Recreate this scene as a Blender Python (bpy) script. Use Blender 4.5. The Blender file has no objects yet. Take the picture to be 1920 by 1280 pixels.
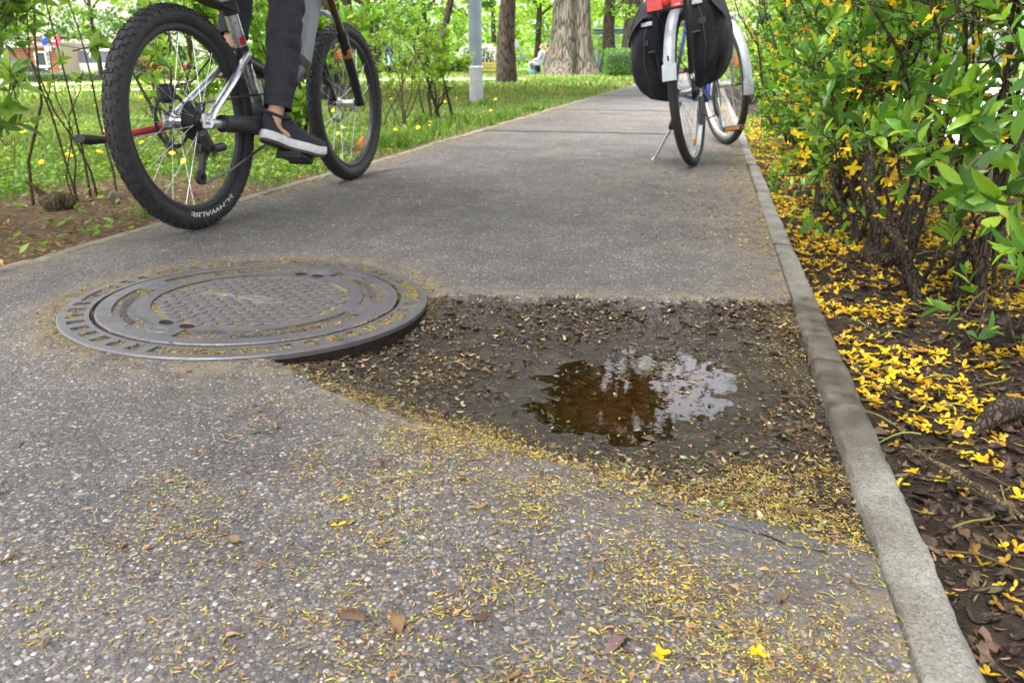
import bpy, math, numpy as np
from math import sin, cos, pi, radians, sqrt, atan2
from mathutils import Vector, Matrix, Euler

S = bpy.context.scene
COL = S.collection
RNG = np.random.default_rng(11)

# ---------------------------------------------------------------- camera, sky, sun, exposure
cam_d = bpy.data.cameras.new('camera'); cam = bpy.data.objects.new('camera', cam_d); COL.objects.link(cam)
cam.location = (0, 0, 0.53)
cam.rotation_euler = (radians(90 - 20.484), 0, radians(14.093))
cam_d.sensor_width = 36; cam_d.lens = 36 * 1400 / 1920
cam_d.clip_start = 0.02; cam_d.clip_end = 2000
cam_d.dof.use_dof = True; cam_d.dof.focus_distance = 1.1; cam_d.dof.aperture_fstop = 11
S.camera = cam

SUN_ELEV, SUN_AZ = 64, -140           # degrees; azimuth measured from +Y towards +X
w = bpy.data.worlds.new('World'); S.world = w; w.use_nodes = True
nt = w.node_tree; nt.nodes.clear()
sky = nt.nodes.new('ShaderNodeTexSky'); sky.sky_type = 'NISHITA'; sky.sun_disc = False
sky.sun_elevation = radians(SUN_ELEV); sky.sun_rotation = radians(SUN_AZ)
sky.air_density = 1.0; sky.dust_density = 4.0; sky.ozone_density = 1.0
hs = nt.nodes.new('ShaderNodeHueSaturation'); hs.inputs['Saturation'].default_value = 0.22
hs.inputs['Value'].default_value = 1.0
bgn = nt.nodes.new('ShaderNodeBackground'); bgn.inputs['Strength'].default_value = 0.15
wo = nt.nodes.new('ShaderNodeOutputWorld')
nt.links.new(sky.outputs[0], hs.inputs['Color']); nt.links.new(hs.outputs[0], bgn.inputs['Color']); nt.links.new(bgn.outputs[0], wo.inputs['Surface'])

sun_d = bpy.data.lights.new('sun', 'SUN'); sun_d.energy = 2.8; sun_d.angle = radians(18); sun_d.color = (1.0, 0.97, 0.93)
sun = bpy.data.objects.new('sun', sun_d); COL.objects.link(sun)
sd = Vector((sin(radians(SUN_AZ)) * cos(radians(SUN_ELEV)), cos(radians(SUN_AZ)) * cos(radians(SUN_ELEV)), sin(radians(SUN_ELEV))))
sun.rotation_euler = (-sd).to_track_quat('-Z', 'Y').to_euler(); sun.location = (0, 0, 30)

vs = S.view_settings
vs.view_transform = 'Standard'; vs.look = 'None'; vs.gamma = 1.0; vs.use_curve_mapping = False
vs.exposure = 2.55
S.render.engine = 'CYCLES'
S.cycles.use_denoising = True
S.cycles.max_bounces = 4; S.cycles.diffuse_bounces = 2; S.cycles.glossy_bounces = 2; S.cycles.transmission_bounces = 3; S.cycles.transparent_max_bounces = 4
S.cycles.use_adaptive_sampling = True; S.cycles.adaptive_threshold = .025
S.cycles.sample_clamp_indirect = 6.0

# ---------------------------------------------------------------- node / material helpers
class NT:
    def __init__(s, name):
        s.m = bpy.data.materials.new(name); s.m.use_nodes = True
        s.t = s.m.node_tree; s.t.nodes.clear()
        s.out = s.t.nodes.new('ShaderNodeOutputMaterial')
    def n(s, kind, **kw):
        nd = s.t.nodes.new('ShaderNode' + kind)
        for k, v in kw.items():
            if k in nd.inputs.keys(): nd.inputs[k].default_value = v
            else: setattr(nd, k, v)
        return nd
    def l(s, a, b): s.t.links.new(a, b)
    def pr(s, col=(.5, .5, .5), rough=.5, metal=0., spec=.5, **kw):
        p = s.n('BsdfPrincipled'); p.inputs['Base Color'].default_value = (*col, 1)
        p.inputs['Roughness'].default_value = rough; p.inputs['Metallic'].default_value = metal
        p.inputs['Specular IOR Level'].default_value = spec
        for k, v in kw.items(): p.inputs[k].default_value = v
        s.l(p.outputs[0], s.out.inputs['Surface']); return p
    def mix(s, f, a, b, mode='MIX'):
        nd = s.n('Mix', data_type='RGBA', blend_type=mode)
        for sock, v in ((nd.inputs[0], f), (nd.inputs[6], a), (nd.inputs[7], b)):
            if hasattr(v, 'is_output'): s.l(v, sock)
            elif isinstance(v, (int, float)): sock.default_value = v
            else: sock.default_value = (*v, 1) if len(v) == 3 else v
        return nd.outputs[2]
    def math(s, op, a, b=0., clamp=False):
        nd = s.n('Math', operation=op, use_clamp=clamp)
        for sock, v in ((nd.inputs[0], a), (nd.inputs[1], b)):
            if hasattr(v, 'is_output'): s.l(v, sock)
            else: sock.default_value = v
        return nd.outputs[0]
    def ramp(s, fac, stops, interp='LINEAR'):
        nd = s.n('ValToRGB'); nd.color_ramp.interpolation = interp
        el = nd.color_ramp.elements
        while len(el) < len(stops): el.new(0.5)
        for e, (p, c) in zip(el, stops):
            e.position = p; e.color = (*c, 1) if len(c) == 3 else c
        s.l(fac, nd.inputs[0]); return nd.outputs[0]
    def coord(s, kind='Object', scale=None):
        tc = s.n('TexCoord'); o = tc.outputs[kind]
        if scale is None: return o
        mp = s.n('Mapping'); mp.inputs['Scale'].default_value = scale if hasattr(scale, '__len__') else (scale,) * 3
        s.l(o, mp.inputs['Vector']); return mp.outputs[0]
    def noise(s, vec, scale, detail=4, rough=.55, dist=0.):
        nd = s.n('TexNoise'); nd.inputs['Scale'].default_value = scale; nd.inputs['Detail'].default_value = detail
        nd.inputs['Roughness'].default_value = rough; nd.inputs['Distortion'].default_value = dist
        s.l(vec, nd.inputs['Vector']); return nd.outputs['Fac']
    def bump(s, p, h, strength=.5, dist=.01):
        b = s.n('Bump'); b.inputs['Strength'].default_value = strength; b.inputs['Distance'].default_value = dist
        s.l(h, b.inputs['Height']); s.l(b.outputs[0], p.inputs['Normal']); return b

M = {}
def simple(name, col, rough=.5, metal=0., spec=.5, nscale=None, namt=.25, bump=0., bdist=.002, coord='Object', **kw):
    t = NT(name); p = t.pr(col, rough, metal, spec, **kw)
    if nscale:
        f = t.noise(t.coord(coord), nscale, 6, .6)
        r = t.ramp(f, [(.3, tuple(c * (1 - namt) for c in col)), (.7, tuple(min(1, c * (1 + namt)) for c in col))])
        t.l(r, p.inputs['Base Color'])
        rr = t.math('MULTIPLY_ADD', f, .3); rr.node.inputs[2].default_value = max(0, rough - .15); t.l(rr, p.inputs['Roughness'])
        if bump: t.bump(p, f, bump, bdist)
    M[name] = t.m; return t.m

def leafy(name, rough=.45, trans=.35, spec=.4, tint=(1.25, 1.35, .55), nscale=60, wet=0.):
    """colour from the mesh attribute 'col' (the leaf's own colour), light shines through"""
    t = NT(name); a = t.n('Attribute', attribute_name='col')
    f = t.noise(t.coord('Object'), nscale, 3)
    v = t.ramp(f, [(.3, (.78, .78, .78)), (.7, (1.15, 1.15, 1.15))])
    c = t.mix(1.0, a.outputs['Color'], v, 'MULTIPLY')
    p = t.pr((.1, .2, .03), rough, 0, spec); t.l(c, p.inputs['Base Color'])
    if wet: p.inputs['Coat Weight'].default_value = wet; p.inputs['Coat Roughness'].default_value = .12
    if trans > 0:
        tr = t.n('BsdfTranslucent'); c2 = t.mix(1.0, c, tint, 'MULTIPLY'); t.l(c2, tr.inputs['Color'])
        ms = t.n('MixShader'); ms.inputs[0].default_value = trans
        t.l(p.outputs[0], ms.inputs[1]); t.l(tr.outputs[0], ms.inputs[2]); t.l(ms.outputs[0], t.out.inputs['Surface'])
    M[name] = t.m; return t.m

leafy('leaf', .38, .4)
leafy('far_leaf', .55, .45, .25, nscale=8)
leafy('canopy_leaf', .6, .12, .25, (1., .95, .9), 8)
leafy('petal', .5, .35, .3, (1.1, 1.0, .5), 80)
leafy('litter', .6, .12, .35, (1, 1, 1), 200)
leafy('wet_litter', .36, 0., .4, nscale=200, wet=.22)
leafy('blade', .5, .4, .3, nscale=15)
leafy('blossom_white', .6, .3, .3, (1, 1, 1), 5)

def bark(name, c1, c2, scale=1., stretch=.18, depth=.02):
    t = NT(name); v = t.coord('Object', (scale, scale, scale * stretch))
    f = t.noise(v, 14, 8, .62, 1.2); g = t.noise(t.coord('Object'), 2.2 * scale, 4)
    vo = t.n('TexVoronoi', feature='DISTANCE_TO_EDGE'); vo.inputs['Scale'].default_value = 16
    t.l(v, vo.inputs['Vector'])
    crack = t.ramp(vo.outputs['Distance'], [(.0, (0, 0, 0)), (.16, (1, 1, 1))])
    h = t.math('MULTIPLY', f, crack)
    p = t.pr(c1, .9, 0, .2)
    base = t.ramp(h, [(.12, tuple(c * .35 for c in c1)), (.4, c1), (.75, c2)])
    lich = t.ramp(g, [(.5, (1, 1, 1)), (.75, (.82, .95, .75))])
    t.l(t.mix(1.0, base, lich, 'MULTIPLY'), p.inputs['Base Color']); t.bump(p, h, .9, depth)
    M[name] = t.m
bark('bark_dark', (.045, .033, .025), (.1, .078, .06))
bark('bark_grey', (.10, .083, .068), (.2, .172, .145), .55, .14, .05)
bark('bark_twig', (.05, .036, .026), (.12, .09, .065), 6, .3, .004)
bark('bark_stem', (.09, .065, .035), (.2, .16, .08), 9, .3, .002)

# asphalt with worn, exposed aggregate; attribute 'mud' = wet silt inside the pothole, 'patch' = smoother filler
def asphalt():
    t = NT('asphalt'); v = t.coord('Object')
    def vor(scale, rnd=1.):
        n = t.n('TexVoronoi'); n.inputs['Scale'].default_value = scale; n.inputs['Randomness'].default_value = rnd
        t.l(v, n.inputs['Vector']); return n
    wv = t.n('TexWhiteNoise')
    a = vor(160); b = vor(300)
    t.l(a.outputs['Color'], wv.inputs[0])
    stone_cols = [(0, (.05, .047, .045)), (.2, (.085, .078, .075)), (.4, (.135, .122, .113)), (.57, (.185, .16, .138)), (.7, (.11, .105, .11)), (.81, (.26, .232, .205)), (.91, (.16, .122, .098)), (.965, (.4, .38, .36)), (1, (.3, .285, .275))]
    sepa = t.n('SeparateColor'); t.l(a.outputs['Color'], sepa.inputs[0])
    sepb = t.n('SeparateColor'); t.l(b.outputs['Color'], sepb.inputs[0])
    ca = t.ramp(sepa.outputs[0], stone_cols, 'CONSTANT'); cb = t.ramp(sepb.outputs[1], stone_cols, 'CONSTANT')
    # stone outline: distance to cell centre against a per-stone radius
    ra = t.math('MULTIPLY_ADD', sepa.outputs[1], .35); ra.node.inputs[2].default_value = .34
    rb = t.math('MULTIPLY_ADD', sepb.outputs[2], .3); rb.node.inputs[2].default_value = .32
    def dome(d, r):
        q = t.math('DIVIDE', d, r); q = t.math('SUBTRACT', 1.0, q); return t.math('MULTIPLY', q, 3.2, True)
    ha = dome(a.outputs['Distance'], ra); hb = dome(b.outputs['Distance'], rb)
    fine = t.noise(v, 800, 1, .7); big = t.noise(v, 1.7, 3, .6); mid = t.noise(v, 9, 2, .6)
    binder = t.ramp(fine, [(.3, (.042, .04, .038)), (.7, (.12, .112, .105))])
    c = t.mix(hb, binder, cb); c = t.mix(ha, c, ca)
    h = t.math('MAXIMUM', ha, t.math('MULTIPLY', hb, .7)); h = t.math('ADD', h, t.math('MULTIPLY', fine, .35))
    c = t.mix(1.0, c, (.99, .99, 1.025), 'MULTIPLY')
    c = t.mix(1.0, c, t.ramp(big, [(.3, (.72, .72, .74)), (.7, (1.22, 1.19, 1.15))]), 'MULTIPLY')
    c = t.mix(1.0, c, t.ramp(mid, [(.3, (.8, .8, .8)), (.7, (1.14, 1.14, 1.12))]), 'MULTIPLY')
    mud = t.n('Attribute', attribute_name='mud').outputs['Fac']; pat = t.n('Attribute', attribute_name='patch').outputs['Fac']
    mudn = t.noise(v, 55, 4, .75); mudf = t.noise(v, 300, 2, .7)
    silt = t.n('Attribute', attribute_name='silt').outputs['Fac']
    mudc = t.ramp(mudn, [(.3, (.01, .0065, .004)), (.55, (.03, .02, .013)), (.75, (.066, .046, .031))])
    mudc = t.mix(silt, mudc, t.ramp(mudn, [(.35, (.03, .015, .007)), (.65, (.1, .055, .026))]))
    dirt = t.ramp(t.noise(v, 26, 5, .65), [(.42, (0, 0, 0)), (.62, (1, 1, 1))])
    patc = t.ramp(fine, [(.3, (.04, .04, .043)), (.7, (.1, .1, .105))])
    edge = t.n('Attribute', attribute_name='dust').outputs['Fac']
    c = t.mix(t.math('MULTIPLY', edge, dirt), c, (.19, .145, .085))
    c = t.mix(t.math('MULTIPLY', pat, .8), c, patc); c = t.mix(mud, c, mudc)
    p = t.pr((.1, .1, .1), .75, 0, .35); t.l(c, p.inputs['Base Color'])
    wetr = t.ramp(mudn, [(.42, (.04,) * 3), (.72, (.22,) * 3)])
    t.l(t.mix(mud, (.72,) * 3, wetr), p.inputs['Roughness']); t.l(t.mix(mud, (.35,) * 3, (.75,) * 3), p.inputs['Specular IOR Level'])
    mh = t.math('ADD', t.math('MULTIPLY', mudn, 4.5), t.math('MULTIPLY', mudf, 1.5))
    hh = t.mix(mud, h, mh)
    t.bump(p, hh, .55, .0035); M['asphalt'] = t.m
asphalt()

def concrete(name, c=(.2, .19, .17), mudc=(.05, .037, .026)):
    t = NT(name); v = t.coord('Object'); p = t.pr(c, .85, 0, .25)
    f = t.noise(v, 320, 4, .75); g = t.noise(v, 7, 5, .65); vo = t.n('TexVoronoi'); vo.inputs['Scale'].default_value = 420; t.l(v, vo.inputs['Vector'])
    sp = t.n('SeparateColor'); t.l(vo.outputs['Color'], sp.inputs[0])
    grain = t.ramp(sp.outputs[0], [(0, tuple(x * .65 for x in c)), (.35, c), (.8, tuple(x * 1.2 for x in c)), (1, tuple(x * 1.5 for x in c))])
    cc = t.mix(1., grain, t.ramp(g, [(.3, (.5, .47, .42)), (.6, (1.1, 1.1, 1.08))]), 'MULTIPLY')
    mud = t.n('Attribute', attribute_name='mud').outputs['Fac']
    mk = t.math('MULTIPLY', mud, t.ramp(t.noise(v, 22, 5, .7), [(.25, (.35,) * 3), (.6, (1,) * 3)]))
    t.l(t.mix(mk, cc, mudc), p.inputs['Base Color']); t.l(t.mix(mk, (.85,) * 3, (.4,) * 3), p.inputs['Roughness'])
    t.bump(p, t.math('ADD', f, t.math('MULTIPLY', sp.outputs[1], .6)), .6, .003); M[name] = t.m
concrete('concrete'); concrete('edging_concrete', (.26, .235, .195))

def soil(name, c1, c2, c3, scale=1.):
    t = NT(name); v = t.coord('Object'); f = t.noise(v, 40 * scale, 8, .7); g = t.noise(v, 3 * scale, 4); k = t.noise(v, 260 * scale, 3, .7)
    p = t.pr(c2, .95, 0, .15); c = t.ramp(f, [(.3, c1), (.52, c2), (.72, c3)])
    t.l(t.mix(1., c, t.ramp(g, [(.3, (.7, .7, .7)), (.7, (1.2, 1.2, 1.2))]), 'MULTIPLY'), p.inputs['Base Color'])
    t.bump(p, t.math('ADD', f, t.math('MULTIPLY', k, .4)), 1., .012); M[name] = t.m
soil('bed_soil', (.014, .01, .008), (.04, .029, .021), (.085, .06, .042))
soil('verge_soil', (.06, .037, .023), (.13, .085, .05), (.24, .165, .1))

def lawn():
    t = NT('lawn'); v = t.coord('Object'); f = t.noise(v, 1.1, 6, .7); g = t.noise(v, 22, 6, .7); k = t.noise(v, .12, 3)
    c = t.ramp(g, [(.28, (.035, .06, .014)), (.5, (.085, .15, .03)), (.72, (.17, .24, .06))])
    dry = t.ramp(f, [(.55, (0, 0, 0)), (.72, (1, 1, 1))])
    c = t.mix(t.math('MULTIPLY', dry, .4), c, (.21, .17, .085))
    c = t.mix(1., c, t.ramp(k, [(.35, (.8, .85, .8)), (.65, (1.15, 1.12, 1.)) ]), 'MULTIPLY')
    bare = t.n('Attribute', attribute_name='bare').outputs['Fac']
    sf = t.noise(v, 38, 8, .7); sc = t.ramp(sf, [(.3, (.07, .045, .027)), (.52, (.17, .112, .066)), (.72, (.3, .215, .135))])
    bm = t.ramp(t.math('ADD', bare, t.math('MULTIPLY', t.math('SUBTRACT', t.noise(v, 5, 6, .7), .5), 1.2)), [(.42, (0, 0, 0)), (.58, (1, 1, 1))])
    c = t.mix(bm, c, sc)
    p = t.pr((.1, .2, .05), .95, 0, .1); t.l(c, p.inputs['Base Color']); t.bump(p, t.math('ADD', g, sf), .9, .02); M['lawn'] = t.m
lawn()

simple('rubber', (.026, .025, .025), .68, 0, .35, 40, .5, .2, .001)
simple('rubber_grey', (.07, .07, .072), .7, 0, .35, 60, .3)
simple('black_paint', (.014, .014, .016), .32, 0, .5, 30, .2)
simple('black_plastic', (.02, .02, .022), .5, 0, .4, 80, .25, .1, .0005)
simple('silver', (.62, .63, .65), .3, .9, .5, 60, .12)
simple('chrome', (.7, .7, .72), .18, 1., .5)
simple('steel_dark', (.1, .1, .105), .38, .85, .5, 60, .3)
simple('bronze', (.1, .068, .035), .3, .7, .5)
simple('battery_grey', (.17, .18, .2), .42, .2, .5, 20, .1)
simple('blue_paint', (.02, .07, .42), .3, 0, .5)
simple('red_paint', (.33, .018, .03), .4, 0, .5, 40, .2)
simple('silver_paint', (.3, .32, .35), .33, .35, .5, 30, .08)
simple('clear_grey', (.32, .34, .36), .35, 0, .5)
simple('white_print', (.68, .68, .68), .6)
simple('white_paint', (.78, .78, .76), .5, 0, .4, 6, .06)
simple('orange_reflector', (.75, .22, .015), .22, 0, .6, 300, .25, .3, .001)
simple('amber_dim', (.5, .2, .03), .3, 0, .5, 200, .2)
simple('red_reflector', (.5, .015, .02), .2, 0, .6, 260, .25, .3, .001)
simple('red_lamp', (.75, .05, .05), .12, 0, .7)
simple('copper', (.5, .2, .08), .3, .6)
simple('denim', (.034, .034, .041), .85, 0, .15, 240, .35, .25, .0012)
simple('canvas_shoe', (.03, .032, .04), .8, 0, .2, 300, .3, .3, .001)
simple('shoe_rubber', (.62, .63, .64), .6, 0, .35, 40, .12)
simple('sole_brown', (.075, .06, .05), .8, 0, .25, 80, .2)
simple('skin', (.55, .31, .22), .55, 0, .35, 30, .08)
simple('skin_shade', (.36, .2, .15), .55, 0, .35, 30, .1)
simple('jacket_dark', (.03, .035, .05), .8, 0, .2, 20, .2)
simple('hair', (.05, .035, .025), .7, 0, .3, 60, .3)
simple('grey_hair', (.6, .58, .55), .7, 0, .3, 60, .2)
simple('cloth_pale', (.5, .52, .56), .85, 0, .2, 6, .12)
simple('cloth_trouser', (.36, .36, .38), .85, 0, .2, 6, .12)
simple('cloth_orange', (.42, .14, .06), .85, 0, .2, 6, .2)
simple('cloth_navy', (.03, .04, .09), .85, 0, .2, 6, .2)
simple('cloth_jeans', (.15, .25, .48), .85, 0, .2, 6, .2)
simple('blue_bag', (.02, .2, .34), .6)
simple('galvanised', (.15, .18, .215), .5, .25, .5, 3.5, .22, .1, .002)
simple('pole_base', (.3, .3, .3), .6, .1, .4, 10, .2)
simple('wood_plank', (.2, .17, .13), .8, 0, .2, 10, .25)
simple('yellow_plank', (.4, .33, .09), .8, 0, .2, 10, .25)
simple('shelter_steel', (.15, .2, .2), .5, .2)
simple('shelter_panel', (.05, .1, .1), .35)
simple('brick_red', (.24, .075, .045), .85, 0, .2, 3, .25)
simple('mortar', (.4, .33, .28), .9)
simple('render_white', (.6, .58, .53), .85, 0, .2, 1, .05)
simple('roof_tan', (.38, .3, .24), .8, 0, .2, 3, .2)
simple('window_glass', (.03, .04, .05), .08, 0, .8)
simple('frame_white', (.7, .7, .7), .5)
simple('sign_pink', (.7, .03, .13), .5)
simple('sign_red', (.66, .02, .1), .5)
simple('sign_blue', (.01, .07, .55), .4)
simple('car_dark', (.02, .025, .04), .22, .2, .6)
simple('car_white', (.75, .76, .77), .25, 0, .6)
simple('car_red', (.5, .02, .02), .25, 0, .6)
simple('pale_gravel', (.55, .5, .43), .95, 0, .1, 30, .15, .4, .01)
simple('pale_paving', (.45, .44, .41), .9, 0, .15, 8, .1)
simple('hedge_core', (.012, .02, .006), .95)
simple('crumb_white', (.7, .7, .68), .7)

def bag_fabric():
    t = NT('bag_fabric'); v = t.coord('Object'); p = t.pr((.022, .022, .027), .88, 0, .12)
    p.inputs['Sheen Weight'].default_value = .1
    wv = t.noise(v, 700, 2); bg = t.noise(v, 5, 4, .6, .6)
    t.l(t.ramp(bg, [(.3, (.01, .01, .013)), (.7, (.022, .022, .027))]), p.inputs['Base Color'])
    t.bump(p, t.math('ADD', t.math('MULTIPLY', wv, .15), bg), .5, .02); M['bag_fabric'] = t.m
bag_fabric()
simple('bag_panel', (.042, .043, .05), .85, 0, .12, 8, .15, .3, .01)

def iron():
    t = NT('cast_iron'); v = t.coord('Object'); p = t.pr((.13, .13, .15), .42, .35, .5)
    g = t.noise(v, 13, 7, .72); k = t.noise(v, 500, 3, .7)
    t.l(t.ramp(g, [(.28, (.075, .07, .074)), (.5, (.125, .12, .132)), (.66, (.115, .098, .088)), (.8, (.1, .066, .045))]), p.inputs['Base Color'])
    t.l(t.ramp(t.math('ADD', t.math('MULTIPLY', g, .7), t.math('MULTIPLY', k, .3)), [(.35, (.3,) * 3), (.65, (.58,) * 3)]), p.inputs['Roughness'])
    t.bump(p, k, .25, .001); M['cast_iron'] = t.m
iron()
simple('iron_floor', (.075, .062, .05), .8, .1, .3, 120, .5, .5, .002)
simple('iron_rust', (.02, .014, .011), .9, .1, .2, 60, .5, .6, .003)

def water():
    t = NT('water'); v = t.coord('Object')
    fr = t.n('Fresnel', IOR=1.6); tr = t.n('BsdfTransparent'); tr.inputs[0].default_value = (.72, .52, .36, 1)
    gl = t.n('BsdfGlossy'); gl.inputs['Roughness'].default_value = .015; gl.inputs['Color'].default_value = (1, 1, 1, 1)
    ms = t.n('MixShader'); t.l(fr.outputs[0], ms.inputs[0]); t.l(tr.outputs[0], ms.inputs[1]); t.l(gl.outputs[0], ms.inputs[2])
    b = t.n('Bump'); b.inputs['Strength'].default_value = .06; b.inputs['Distance'].default_value = .004
    t.l(t.noise(v, 22, 3, .5), b.inputs['Height']); t.l(b.outputs[0], gl.inputs['Normal']); t.l(b.outputs[0], fr.inputs['Normal'])
    t.l(ms.outputs[0], t.out.inputs['Surface']); M['water'] = t.m
water()
# ---------------------------------------------------------------- geometry helpers
def V3(a): return np.asarray(a, float)
def nrm(a):
    a = np.asarray(a, float); return a / np.maximum(np.linalg.norm(a, axis=-1, keepdims=True), 1e-9)

def vnoise(x, y, seed=0):
    """smooth value noise, vectorised, about -1..1"""
    x = np.asarray(x, float); y = np.asarray(y, float)
    xi = np.floor(x).astype(np.int64); yi = np.floor(y).astype(np.int64); fx = x - xi; fy = y - yi
    fx = fx * fx * (3 - 2 * fx); fy = fy * fy * (3 - 2 * fy)
    def h(a, b):
        n = (a * 374761393 + b * 668265263 + seed * 1442695041) & 0x7fffffff
        n = ((n ^ (n >> 13)) * 1274126177) & 0x7fffffff
        return ((n ^ (n >> 16)) & 0xffff) / 32767.5 - 1
    return (h(xi, yi) * (1 - fx) + h(xi + 1, yi) * fx) * (1 - fy) + (h(xi, yi + 1) * (1 - fx) + h(xi + 1, yi + 1) * fx) * fy
def fbm(x, y, seed=0, oct=4):
    r = 0; a = 1; t = 0
    for k in range(oct): r = r + a * vnoise(x * 2 ** k, y * 2 ** k, seed + k); t += a; a *= .5
    return r / t
def sstep(a, b, x): t = np.clip((np.asarray(x, float) - a) / (b - a), 0, 1); return t * t * (3 - 2 * t)

def link(o, parent=None):
    COL.objects.link(o)
    if parent is not None: o.parent = parent
    return o
def tag(o, label=None, cat=None, group=None, kind=None):
    if label: o['label'] = label
    if cat: o['category'] = cat
    if group: o['group'] = group
    if kind: o['kind'] = kind
    return o
def thing(name, label, cat, loc=(0, 0, 0), rot=(0, 0, 0), group=None, scale=1.):
    o = bpy.data.objects.new(name, None); o.location = loc; o.rotation_euler = rot; o.scale = (scale,) * 3
    o.empty_display_size = .1; link(o); return tag(o, label, cat, group)
def holder(name, parent, loc=(0, 0, 0), rot=(0, 0, 0)):
    o = bpy.data.objects.new(name, None); o.location = loc; o.rotation_euler = rot; o.empty_display_size = .05; return link(o, parent)

def np_mesh(name, V, F, mat=None, cols=None, attrs=None, smooth=True, angle=None):
    V = np.ascontiguousarray(V, np.float32); F = np.ascontiguousarray(F, np.int32); k = F.shape[1]
    me = bpy.data.meshes.new(name); me.vertices.add(len(V)); me.vertices.foreach_set('co', V.ravel())
    me.loops.add(F.size); me.loops.foreach_set('vertex_index', F.ravel())
    me.polygons.add(len(F)); me.polygons.foreach_set('loop_start', np.arange(0, F.size, k, dtype=np.int32))
    try: me.polygons.foreach_set('loop_total', np.full(len(F), k, np.int32))
    except Exception: pass
    me.polygons.foreach_set('use_smooth', np.full(len(F), smooth, bool))
    if cols is not None:
        a = me.color_attributes.new('col', 'FLOAT_COLOR', 'POINT')
        c = np.ones((len(V), 4), np.float32); c[:, :3] = cols; a.data.foreach_set('color', c.ravel())
    for an, av in (attrs or {}).items():
        a = me.attributes.new(an, 'FLOAT', 'POINT'); a.data.foreach_set('value', np.ascontiguousarray(av, np.float32))
    me.update(calc_edges=True); me.validate()
    if angle is not None: me.set_sharp_from_angle(angle=radians(angle))
    if mat: me.materials.append(M[mat])
    return me
def np_obj(name, V, F, mat, parent=None, **kw):
    return link(bpy.data.objects.new(name, np_mesh(name, V, F, mat, **kw)), parent)

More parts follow.
